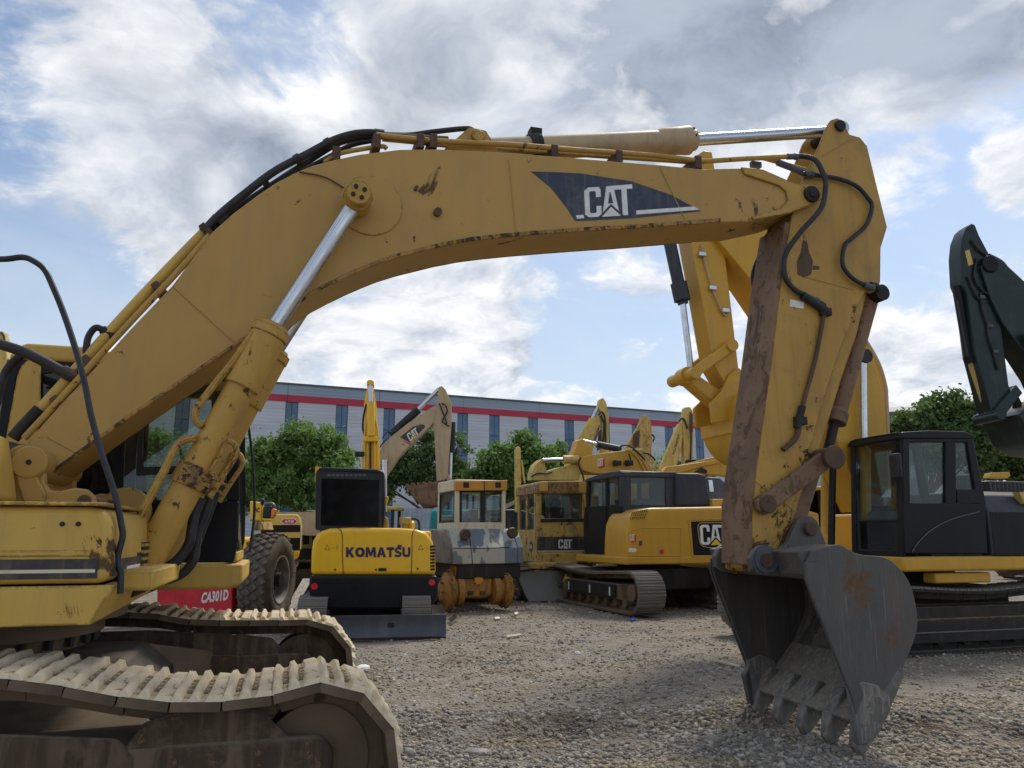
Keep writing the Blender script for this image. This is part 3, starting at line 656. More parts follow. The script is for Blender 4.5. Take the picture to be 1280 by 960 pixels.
    for P_ in ((330, 226), (372, 199), (410, 179)):
        q = K.h(*P_, y=-.13); m = MB(); m.lathe(q, (.75, 0, .62), [(-.02, .034), (-.02, .04), (.02, .04), (.02, .034)], 12); m.build('hose_tie', 'black_matt', boom)
    # ---- bucket
    HW = .67
    bk = bpy.data.objects.new('bucket', None); COL.objects.link(bk); bk.parent = rt; bk.empty_display_size = .2
    back = [(1015, 689), (1032, 684), (1050, 681), (1064, 689), (1080, 694), (1107, 697), (1124, 710), (1137, 729), (1145, 757), (1146.5, 786), (1136, 818), (1122, 850), (1111, 880), (1103, 900)]
    front = [(1086, 905), (1068, 893), (1064, 868), (1050, 832.5), (1032, 786.5), (1015, 744), (1007.5, 723), (1007, 704)]
    bp = K.xz(back, -HW); bp = [(q.x, q.z) for q in catmull([(a, 0, b) for a, b in bp], 3)]; fp = K.xz(front, -HW)
    for y in (-HW, HW - .03):
        m = MB(); m.prism(bp + fp, y, y + .03); m.build('side_plate', 'bucket', bk, bevel=.005)
    # shell
    cen = Vector((sum(p[0] for p in bp) / len(bp), sum(p[1] for p in bp) / len(bp)))
    inn = []
    for i, p in enumerate(bp):
        a = Vector(bp[max(i - 1, 0)]); b = Vector(bp[min(i + 1, len(bp) - 1)]); tg = (b - a).normalized(); nn = Vector((tg.y, -tg.x)) * .028
        inn.append((p[0] + nn.x, p[1] + nn.y))
    m = MB()
    n = len(bp)
    vs = [(p[0], y, p[1]) for y in (-HW + .03, HW - .03) for p in bp] + [(p[0], y, p[1]) for y in (-HW + .03, HW - .03) for p in inn]
    fs = [(i, i + 1, n + i + 1, n + i) for i in range(n - 1)]
    m.add(vs, fs, 0); m.add(vs, [(2 * n + i, 3 * n + i, 3 * n + i + 1, 2 * n + i + 1) for i in range(n - 1)], 1)
    m.add(vs, [(0, n, 3 * n, 2 * n), (n - 1, 3 * n - 1, 4 * n - 1, 2 * n - 1)], 0)
    me = m.build('shell', ['bucket', 'bucket_in'], bk)
    # cutting lip and teeth
    m = MB(); L = K.xz([(1126, 830), (1100, 872), (1082, 894), (1074, 904), (1080, 911), (1100, 908), (1112, 888), (1132, 842)], -HW); m.prism(L, -HW - .004, HW + .004)
    m.build('cutting_lip', 'tooth', bk, bevel=.010)
    for y in (-HW - .012, HW - .042):
        m = MB(); m.prism(K.xz([(1061, 860), (1066, 893), (1071, 932), (1084, 930), (1109, 889), (1112, 872), (1096, 856), (1078, 852)], -HW), y, y + .054); m.build('corner_guard', 'tooth', bk, bevel=.012)
    T = K.xz([(1090, 872), (1106, 876), (1112, 890), (1100, 917), (1084, 945), (1077, 949), (1071, 938), (1075, 908)], -HW)
    tooth = None
    tz = min(z for x, z in T)
    for k in range(5):
        y = -HW + .045 + k * (2 * HW - .09) / 4
        if tooth is None:
            m = MB(); w0 = .068
            cx = sum(t[0] for t in T) / len(T)
            f = lambda z: (.55 + .45 * min(1, max(0, (z - tz) / .26)))
            n = len(T)
            vs = [(x, -w0 * f(z), z - tz * 1.0 - .015) for x, z in T] + [(x, w0 * f(z), z - tz - .015) for x, z in T]
            m.add(vs, [tuple(range(n)), tuple(range(2 * n - 1, n - 1, -1))] + [(i, (i + 1) % n, n + (i + 1) % n, n + i) for i in range(n)])
            tooth = m.build('tooth', 'tooth', bk, bevel=.012); tooth.location.y = y
        else:
            o = copy_obj(tooth, bk, (random.uniform(-.012, .012), y, random.uniform(-.01, .012)))
    # side cutter on the far side
    F = K.xz([(928, 843), (936, 880), (953, 869), (957, 846), (947, 822), (939, 822)], HW)
    m = MB(); m.prism(F, HW - .04, HW + .03); m.build('side_cutter', 'bucket', bk, bevel=.008)
    F = K.xz([(1006, 704), (1022, 703), (1046, 786), (1078, 868), (1068, 893), (1062, 868), (1048, 832.5), (1030, 786.5), (1013, 744), (1005, 722)], -HW)
    for y in (-HW - .018, HW): 
        m = MB(); m.prism(F, y, y + .018); m.build('edge_strip', 'bucket', bk, bevel=.004)
    # ears, torque tube and pins
    c1 = K.h(954, 700, y=-.27); c2 = K.h(1009, 661, y=-.27)
    ear = [(938, 712), (936, 698), (942, 686), (956, 683), (972, 687), (983, 678), (990, 662), (996, 649), (1003, 644.5), (1013, 645), (1020, 651), (1030, 676), (1036, 690), (1036, 716), (960, 720)]
    for y in (-.29, .23):
        m = MB(); m.prism(K.xz(ear, -.27), y, y + .06); e1 = m.build('ear', 'bucket', bk, bevel=.01)
        s = -1 if y < 0 else 1
        m = MB(); m.lathe((c1.x, s * .255, c1.z), (0, s, 0), [(0, .115), (.045, .115), (.045, .10), (.065, .10), (.065, .07)], 28); m.build('pin_boss', 'steel_grey', e1)
    for c, r in ((c1, .062), (c2, .055)):
        m = MB(); m.cyl((c.x, -.335, c.z), (c.x, .335, c.z), r, n=22); m.build('bucket_pin', 'rusty', bk, bevel=.008)
    tq = K.h(1000, 706, y=-.45)
    m = MB(); m.cyl((tq.x, -HW + .02, tq.z), (tq.x, HW - .02, tq.z), .105, n=28); m.build('torque_tube', 'bucket', bk)
    m = MB(); A = K.xz([(1000, 690), (1030, 684), (1052, 681), (1040, 700), (1012, 720)], -HW); m.prism(A, -HW + .03, HW - .03); m.build('top_section', 'bucket', bk, bevel=.01)
    # ---- boom cylinders
    def bcyl(y):
        top_ = Vector((bx, y, bz)); g = K.h(338, 416, y=-.36); b = K.h(190, 690, y=-.36)
        g = Vector((g.x, y, g.z)); b = Vector((b.x, y, b.z)); ax = (g - b).normalized(); L = (g - b).length
        b2 = b - ax * .10
        m = MB(); m.cyl(b2, g, .098, n=30); bo = m.build('boom_cylinder', 'old_yellow_worn', rt)
        m = MB(); m.lathe(g, ax, [(-.42, .098), (-.42, .118), (-.03, .12), (-.03, .128), (.03, .128), (.03, .11), (.06, .1), (.06, .06)], 30); m.build('cylinder_head', 'old_yellow_worn', bo)
        m = MB(); m.cyl(g, top_, .056, n=24); m.build('piston_rod', 'chrome', bo)
        m = MB(); m.cyl(top_ + Vector((0, -.06, 0)), top_ + Vector((0, .06, 0)), .105, n=28); m.build('rod_eye', 'old_yellow_worn', bo)
        m = MB(); m.cyl(b2 + Vector((0, -.07, 0)), b2 + Vector((0, .07, 0)), .115, n=24); m.build('base_eye', 'old_yellow', bo)
        mid = K.h(257, 602, y=-.36); mid = Vector((mid.x, y, mid.z))
        t = (mid - b).dot(ax); cc = b + ax * t
        m = MB(); m.lathe(cc, ax, [(-.07, .099), (-.07, .116), (.0, .118), (.07, .116), (.07, .099)], 30); nn = Vector((ax.z, 0, -ax.x))
        for s in (-.03, .03):
            u = cc + ax * s + nn * .11
            m.slab([u + nn * -.03 + Vector((0, -.07, 0)), u + nn * .06 + Vector((0, -.07, 0)), u + nn * .06 + Vector((0, .05, 0)), u - nn * .03 + Vector((0, .05, 0))], ax * .025)
        m.build('band_clamp', 'seam', bo, bevel=.004)
        sx = y + .36
        def tb(pts, r, yy, mat='old_yellow_worn', nm='cylinder_pipe'):
            m = MB(); m.tube([Vector((q.x, yy + sx, q.z)) for q in K.P(pts, y=-.40)], r, 9, 6); m.build(nm, mat, bo)
        tb([(318, 417), (309, 428), (290, 455), (271, 478), (252, 503), (245, 514), (245, 524), (253, 534)], .024, -.42)
        tb([(246, 548), (235, 550), (226, 554), (217, 567), (206, 590), (192, 616), (174, 650)], .026, -.44)
        tb([(283, 551), (292, 555), (296, 566), (291, 577), (278, 596), (262, 622)], .018, -.40)
        tb([(283, 553), (275, 572), (262, 590)], .012, -.44)
        return bo
    bcyl(-.36); bcyl(.36)
    def lh(pts, y, r, nm='hydraulic_hose', mat='hose'):
        m = MB(); m.tube(K.P(pts, y=y), r, 10, 6); m.build(nm, mat, rt)
    lh([(252, 622), (244, 640), (240, 660), (236, 680), (222, 700), (204, 710), (186, 712)], -.30, .032)
    lh([(262, 620), (257, 640), (248, 662), (245, 682), (242, 700), (228, 717), (205, 726)], -.2, .03)
    lh([(270, 615), (262, 640), (252, 665), (240, 700)], -.05, .026)
    # ---- upper structure
    X1 = 1.06
    def face(pts, y=-1.45): return K.xz(pts, y)
    YI = K.h(189, 690, x=X1).y; m = MB()
    side = [(-2.9, 1.315), (X1 - .02, 1.315), (X1, 1.40), (X1 - .02, 1.60), (X1 - .05, 1.672), (X1 - .14, 1.685), (-2.9, 1.685)]
    m.prism(side, -1.45, YI); box = m.build('storage_box', 'panel_yellow', rt, bevel=.045, seg=3)
    m = MB(); m.box(-2.9, X1 - .1, -1.458, -1.44, 1.445, 1.475); m.build('pressed_ridge', 'panel_yellow', box, bevel=.006)
    m = MB(); m.box(-2.9, X1 - .05, -1.475, YI + .02, 1.688, 1.705); m.build('lid_plate', 'panel_yellow', box, bevel=.006)
    z1 = K.h(60, 699, y=-1.455).z; z0 = K.h(60, 724, y=-1.455).z
    m = MB(); m.box(-2.9, X1 - .06, -1.4545, -1.448, z0, z1); st = m.build('stripe_film', 'decal_black', box)
    za = K.h(60, 712, y=-1.455).z; zb = K.h(60, 716.5, y=-1.455).z
    m = MB(); m.box(-2.9, X1 - .07, -1.4575, -1.4548, zb, za); m.build('pale_line', 'rusty_pale' if False else 'cream', st)
    for p in ((78, 655), (98, 655)):
        q = K.h(*p, y=-1.45); m = MB(); m.cyl((q.x, -1.456, q.z), (q.x, -1.448, q.z), .012, n=10); m.build('bolt_hole', 'black_matt', box)
    fx = X1 + .004                            # the front face: dark film and a vent
    m = MB(); m.box(X1 - .012, fx, -1.38, K.h(177, 700, x=X1).y - .03, z0 + .005, z1 - .005); m.build('front_film', 'decal_black', box)
    m = MB(); m.box(X1 - .010, fx + .003, K.h(158, 700, x=X1).y, K.h(174, 700, x=X1).y, zb - .01, za); m.build('pale_line', 'white', box)
    v0 = K.h(177, 700, x=X1).y; v1 = K.h(186, 700, x=X1).y
    m = MB(); m.box(X1 - .03, fx + .001, v0, v1, z0, z1 + .07); vt = m.build('vent', 'black_matt', box)
    for k in range(4):
        z = z0 + .02 + k * (z1 + .05 - z0) / 3.6; m = MB(); m.box(X1 - .01, fx + .008, v0 - .01, v1 + .01, z, z + .018); m.build('slat', 'panel_yellow', vt)
    # lower skirt
    m = MB(); lo = [(-2.9, 1.125), (.99, 1.125), (1.075, 1.30), (1.075, 1.308), (-2.9, 1.308)]
    m.prism(lo, -1.45, -1.40)
    m.build('side_skirt', 'panel_yellow', rt, bevel=.012)
    m = MB(); m.slab([(.995, -1.43, 1.125), (1.07, -1.40, 1.30), (1.10, YI + .1, 1.33), (1.06, YI + .1, 1.19)], (-.05, 0, .01)); m.build('front_skirt', 'panel_yellow', rt, bevel=.008)
    m = MB(); m.box(1.05, 1.22, -1.22, YI + .12, 1.265, 1.37); m.build('step_block', 'panel_yellow', rt, bevel=.014)
    m = MB(); m.box(-2.9, .96, -1.40, 1.45, 1.14, 1.30); m.box(.9, 1.06, -.78, .5, 1.2, 1.45); m.build('deck_frame', 'grime', rt, bevel=.01)
    m = MB(); m.lathe((0, -.1, .88), (0, 0, 1), [(0, .70), (.07, .72), (.08, .78), (.16, .78), (.17, .9), (.26, .92)], 40); sb = m.build('slewing_ring', 'mud_dark', rt)
    for k in range(30):
        a = 2 * math.pi * k / 30; m = MB(); m.cyl((.74 * math.cos(a), -.1 + .74 * math.sin(a), .90), (.74 * math.cos(a), -.1 + .74 * math.sin(a), .965), .022, n=6)
        if k == 0: b0 = m.build('bolt', 'grime', sb)
        else: m.build('bolt', 'grime', sb)
    # engine hood behind, mostly out of frame
    hp = K.xz([(-80, 540), (0, 545), (9, 547), (13, 553), (20, 600), (23, 629), (-80, 629)], -.42)
    m = MB(); m.prism(hp, -1.0, -.42); m.build('engine_hood', 'panel_yellow', rt, bevel=.03, seg=3)
    m = MB(); m.prism([(-3.6, 1.15), (-2.4, 1.15), (-2.4, 2.35), (-3.3, 2.35), (-3.6, 2.1)], -1.5, 1.5); m.build('counterweight', 'old_yellow', rt, bevel=.08, seg=3)
    m = MB(); m.box(-2.4, -.75, -1.0, 1.45, 1.31, 2.2); m.build('engine_bay', 'old_yellow', rt, bevel=.03)
    # boom foot brackets
    br = [(14, 640), (15, 562), (26, 557), (44, 558), (54, 567), (58, 584), (58, 604), (63, 613), (78, 614), (96, 610), (110, 612), (119, 620), (122, 632), (122, 650)]
    for y in (-.40, .30):
        m = MB(); m.prism(K.xz(br, -.36), y, y + .07); m.build('boom_bracket', 'old_yellow', rt, bevel=.012)
    b2 = [(20, 580), (32, 576), (42, 587), (58, 618), (54, 628), (30, 628), (22, 606)]
    m = MB(); m.prism(K.xz(b2, -.42), -.43, -.401); m.build('bracket_gusset', 'old_yellow', rt, bevel=.01)
    q = K.h(105, 626, y=-.42)
    m = MB(); m.cyl((q.x, -.425, q.z), (q.x, .40, q.z), .036, n=20); m.build('foot_pin', 'rusty', rt)
    q = K.h(37, 578, y=-.42)
    m = MB(); m.cyl((q.x, -.436, q.z), (q.x, .42, q.z), .10, n=28); f = m.build('foot_pin', 'old_yellow', rt, bevel=.01); m = MB(); m.cyl((q.x, -.442, q.z), (q.x, -.43, q.z), .016, n=10); m.build('pin_hole', 'black_matt', f)
    q = K.h(158, 640, y=.36); m = MB(); m.cyl((q.x, .28, q.z), (q.x, .36, q.z), .17, n=30); m.build('bracket_disc', 'old_yellow', rt, bevel=.012)
    m = MB(); m.prism([(.2, 1.30), (1.04, 1.30), (1.04, 1.62), (.2, 1.62)], -.42, .42); m.build('centre_frame', 'old_yellow', rt, bevel=.02)
    # ---- handrail
    m = MB(); y = -1.36
    pts = [(0, 324), (28, 321.6), (43, 327), (56, 337.5), (66, 358), (79, 390), (94, 435), (106, 480), (114, 520), (128, 570), (143, 616), (152, 657), (153, 672), (147, 698), (151, 718), (150, 742)]
    P = K.P(pts, y=y); e = P[-1]; P = [Vector((P[0].x - .8, y, P[0].z - .005)), Vector((P[0].x - .2, y, P[0].z))] + P
    m.tube(P, .0155, 10, 5); m.build('handrail', 'handrail', rt)
    # ---- thick hoses at the boom foot
    lh([(-40, 415), (0, 430), (37, 443), (79, 465), (92, 472)], -.2, .034)
    lh([(-8, 520), (0, 486), (8, 463), (24, 446), (40, 442)], -.05, .026)
    lh([(107, 446), (108, 433), (111, 420), (119, 410), (128, 412), (139, 420)], -.15, .022)
    lh([(128, 412), (136, 417), (146, 424)], -.15, .032, 'hose_fitting', 'grime')
    lh([(78, 463), (88, 469), (98, 468)], -.19, .042, 'hose_fitting', 'rusty')
    lh([(16, 548), (28, 534), (44, 517), (50, 511)], -.17, .04, 'hose_fitting', 'grime')
    # ---- cab on the far side
    yc, yf = .55, 1.55
    cb = bpy.data.objects.new('cab', None); COL.objects.link(cb); cb.parent = rt; cb.empty_display_size = .2
    xr, xf = -.13, 1.50
    zt = 2.92
    def cz(pts): return K.xz(pts, yc)
    m = MB(); m.prism([(xr - .1, 1.155), (xf - .02, 1.155), (xf + .07, 1.19), (xf + .07, 1.335), (-.9, 1.345), (-.9, 1.155)], yc - .02, yf + .05); m.build('cab_base', 'panel_yellow', cb, bevel=.02)
    roof = [(xr - .01, 2.80), (xr + .02, 2.89), (xr + .1, 2.925), (.35, 2.925), (.45, 2.90), (1.25, 2.89), (1.42, 2.85), (1.44, 2.80)]
    m = MB(); m.prism(roof, yc - .015, yf + .015); m.build('cab_roof', 'panel_yellow', cb, bevel=.03, seg=3)
    zw = 1.80
    for y in (yc, yf - .05):
        m = MB(); m.prism([(xr, 1.345), (xf, 1.345), (xf + .02, 1.5), (xf + .01, zw), (xr, zw)], y, y + .05); m.build('side_panel', 'black', cb, bevel=.012)
        m = MB(); m.prism([(xf + .01, zw), (1.44, 2.80), (1.36, 2.80), (1.42, zw)], y, y + .05); m.build('front_post', 'black', cb, bevel=.01)
        m = MB(); m.prism([(.62, zw), (.70, zw), (.66, 2.80), (.58, 2.80)], y, y + .05); m.build('door_post', 'black', cb, bevel=.01)
        m = MB(); m.prism([(xr - .02, zw), (xr + .06, zw), (xr + .06, 2.8), (xr - .02, 2.8)], y, y + .05); m.build('rear_post', 'black', cb, bevel=.01)
        m = MB(); m.prism([(xr + .05, 2.66), (.3, 2.76), (.6, 2.74), (1.37, 2.72), (1.37, 2.81), (xr + .05, 2.81)], y + .003, y + .047); m.build('window_header', 'black', cb)
        m = MB(); m.prism([(xr + .06, zw), (.61, zw), (.58, 2.78), (xr + .06, 2.78)], y + .02, y + .027); m.build('pane', 'glass_dark', cb)
        m = MB(); m.prism([(.70, zw), (1.42, zw), (1.36, 2.74), (.66, 2.74)], y + .02, y + .027); m.build('pane', 'glass', cb)
    # yellow quarter panel at the rear of the side nearest the boom
    m = MB(); m.prism(cz([(7, 552), (22, 470), (27, 458), (36, 449), (52, 456), (51, 520), (46, 560)]), yc - .012, yc + .0); m.build('quarter_panel', 'panel_yellow', cb, bevel=.008)
    fr = cz([(174, 505), (269, 478), (272, 590), (170, 594)]); fi = cz([(180, 508), (264, 486), (266, 581), (178, 584)])
    n = 4; m = MB()
    vs = [(p[0], yc - .006, p[1]) for p in fr + fi] + [(p[0], yc + .02, p[1]) for p in fr + fi]
    m.add(vs, [(i, (i + 1) % 4, 4 + (i + 1) % 4, 4 + i) for i in range(4)] + [(8 + i, 12 + i, 12 + (i + 1) % 4, 8 + (i + 1) % 4) for i in range(4)] + [(4 + i, 4 + (i + 1) % 4, 12 + (i + 1) % 4, 12 + i) for i in range(4)])
    m.build('window_seal', 'black_matt', cb)
    m = MB(); m.hexa([(xf + .0, yc + .06, 1.42), (xf + .012, yc + .06, 1.42), (xf + .012, yf - .06, 1.42), (xf, yf - .06, 1.42)], [(1.40, yc + .06, 2.78), (1.412, yc + .06, 2.78), (1.412, yf - .06, 2.78), (1.40, yf - .06, 2.78)]); m.build('windscreen', 'glass', cb)
    m = MB(); m.box(xf - .03, xf + .02, yc + .05, yf - .05, 1.345, 1.42); m.build('front_panel', 'panel_yellow', cb, bevel=.01)
    m = MB(); m.box(xr - .01, xr + .0, yc + .05, yf - .05, zw, 2.8); m.build('rear_pane', 'glass', cb)
    m = MB(); m.box(xr, xr + .04, yc + .05, yf - .05, 1.345, zw); m.build('rear_panel', 'black', cb)
    m = MB(); m.box(.25, .75, .8, 1.3, 1.55, 1.68); m.prism([(.2, 1.65), (.34, 1.65), (.24, 2.35), (.1, 2.35)], .82, 1.28); m.build('seat', 'dark_in', cb, bevel=.04)
    m = MB(); m.tube(K.P([(300, 452), (309, 520), (316, 580), (318, 640), (312, 690)], y=yf), .012, 8, 4); m.build('grab_rail', 'black_matt', cb)
    # ---- undercarriage
    sag = [(-1.1, .93), (-.4, .92), (.3, .965), (.77, .945), (.95, .914), (1.16, .864), (1.34, .829), (1.52, .808), (1.81, .818)]
    make_track(rt, -1.80, -1.12, -2.05, 2.06, .385, .485, .216, sag, mats=('mud', 'mud_dark', 'mud_mid'), thick=.04, shoe_h=.040, rough=1.0, frame=True)
    make_track(rt, .86, 1.52, -2.05, 2.06, .385, .50, .216, [(-1.1, .95), (-.4, .94), (.3, .985), (.92, .962), (1.06, .928), (1.3, .902), (1.67, .888), (1.95, .886)], mats=('mud', 'mud_dark', 'mud_mid'), thick=.04, shoe_h=.040, frame_mat='mud_frame', rough=.7)
    for y, s in ((-1.70, -1), (.98, -1)):
        m = MB(); m.prism([(1.32, .08), (2.10, .08), (2.14, .2), (2.14, .56), (2.08, .62), (1.36, .62)], y - .03, y + .05); m.build('guide_guard', 'mud_frame', rt, bevel=.03)
        m = MB(); m.prism([(1.22, .60), (1.95, .60), (1.80, .74), (1.55, .78), (1.30, .72)], y + .0, y + .03); m.build('idler_cover', 'mud_frame', rt, bevel=.02)
        pl = [(-1.9, .1), (1.28, .1), (1.28, .58), (1.20, .66), (.45, .74), (.22, .34), (-.08, .30), (-.3, .78), (-1.6, .74)] if y < 0 else [(-1.9, .1), (1.28, .1), (1.62, .16), (1.62, .60), (1.5, .78), (.9, .83), (-1.6, .83)]
        m = MB(); m.prism(pl, y - .012, y + .03); m.build('frame_plate', 'mud_frame', rt, bevel=.02)
        for x in (.40, -.9):
            m = MB(); m.lathe((x, y - .06, .70), (0, 1, 0), [(0, .03), (0, .06), (.02, .09), (.34, .09), (.36, .05)], 22); m.build('carrier_roller', 'rusty', rt)
    m = MB(); m.prism([(-.9, .45), (1.1, .45), (1.15, .62), (.95, .80), (-.9, .86)], -.75, .60); cf = m.build('car_body', 'grime', rt, bevel=.03)
    m = MB(); m.hexa([(.5, -1.2, .40), (1.3, -1.2, .40), (.9, -.5, .45), (.2, -.5, .45)], [(.5, -1.2, .60), (1.3, -1.2, .60), (.9, -.5, .80), (.2, -.5, .80)]); m.build('frame_leg', 'mud_dark', cf, bevel=.03)
    m = MB(); m.hexa([(.2, .5, .45), (.95, .5, .45), (1.4, 1.0, .40), (.6, 1.0, .40)], [(.2, .5, .82), (.95, .5, .80), (1.4, 1.0, .66), (.6, 1.0, .66)]); m.build('frame_leg', 'mud_dark', cf, bevel=.03)
    return K
big_excavator()
# ================================================================ helpers for the other machines
def bar(F, parent, name, a, b, r, mat, y=None, x=None, n=14):
    P = F.P([a, b], y=y) if x is None else F.P([a, b], x=x)
    m = MB(); m.cyl(P[0], P[1], r, n=n); return m.build(name, mat, parent)
def plate(F, parent, name, pts, y, t, mat, bevel=.01, mats=None):
    m = MB(); m.prism(F.xz(pts, y), y, y + t); return m.build(name, mats or mat, parent, bevel=bevel)
def platex(F, parent, name, pts, x, t, mat, bevel=.01, seg=2):
    m = MB(); m.prismx(F.yz(pts, x), x, x + t); return m.build(name, mat, parent, bevel=bevel, seg=seg)
def hosep(F, parent, pts, y=None, x=None, r=.02, mat='hose', name='hydraulic_hose', n=8):
    m = MB(); m.tube(F.P(pts, y=y) if x is None else F.P(pts, x=x), r, n, 5); return m.build(name, mat, parent)
def plain_track(parent, y0, y1, xr, xf, r, mat='mud_dark'):
    """a track mostly hidden by others: belt with cleats, joined"""
    m = MB(); P, L = resample(track_path(xr, xf, r, r + .03), 46); inn = []
    n = len(P)
    for k in range(n):
        a = P[k]; b = P[(k + 1) % n]; tg = (b - a).normalized(); nn = Vector((-tg.y, tg.x))
        q = [a + tg * .01, b - tg * .01, b - nn * .05 - tg * .01, a - nn * .05 + tg * .01]; m.prism([(p.x, p.y) for p in q], y0, y1)
        q = [a, a + tg * .03, a + tg * .03 + nn * .03, a + nn * .03]; m.prism([(p.x, p.y) for p in q], y0, y1)
    o = m.build('crawler_track', mat, parent); o['kind'] = 'stuff'
    m = MB(); yc = (y0 + y1) / 2
    m.prism([(xr, .18), (xf, .18), (xf, r * 1.5), (xr, r * 1.5)], yc - .16, yc + .16)
    for x in (xr, xf): m.cyl((x, yc - .18, r + .03), (x, yc + .18, r + .03), r * .8)
    m.build('track_frame', 'mud_dark', parent, bevel=.02)
def hidden_body(F, mat, x0=-2.6, x1=1.3, cab_y=1, glassm='glass_dark', h=2.25, cab=True):
    rt = F.root
    m = MB(); m.prism([(x0, 1.15), (x1, 1.15), (x1, 1.5), (-.6, 1.6), (-.6, h - .1), (-1.0, h), (x0 + .2, h), (x0, h - .3)], -1.35, 1.35); m.build('house', mat, rt, bevel=.05)
    m = MB(); m.cyl((0, 0, .8), (0, 0, 1.16), .7, n=28); m.build('slewing_ring', 'grime', rt)
    if cab:
        a, b = (.42, 1.34) if cab_y > 0 else (-1.34, -.42)
        m = MB(); m.prism([(-.55, 1.5), (1.28, 1.2), (1.32, 1.75), (-.55, 1.75)], a, b); c = m.build('cab', mat, rt, bevel=.03)
        for xx, yy in ((-.55, a), (-.55, b - .07), (1.2, a), (1.2, b - .07), (.3, a), (.3, b - .07)):
            m = MB(); m.box(xx, xx + .07, yy, yy + .07, 1.74, 2.82); m.build('post', 'black', c)
        m = MB(); m.box(-.58, 1.3, a - .02, b + .02, 2.82, 2.92); m.build('roof', mat, c, bevel=.03)
        for yy in (a + .03, b - .04):
            m = MB(); m.box(-.5, 1.22, yy, yy + .008, 1.75, 2.82); m.build('pane', glassm, c)
        m = MB(); m.box(1.23, 1.24, a + .05, b - .05, 1.75, 2.82); m.build('windscreen', glassm, c)
    for s in (-1, 1):
        plain_track(rt, s * 1.2 - .3, s * 1.2 + .3, -1.7, 1.7, .42)
    m = MB(); m.box(-1.0, 1.0, -.95, .95, .45, .85); m.build('car_body', 'mud_dark', rt, bevel=.05)

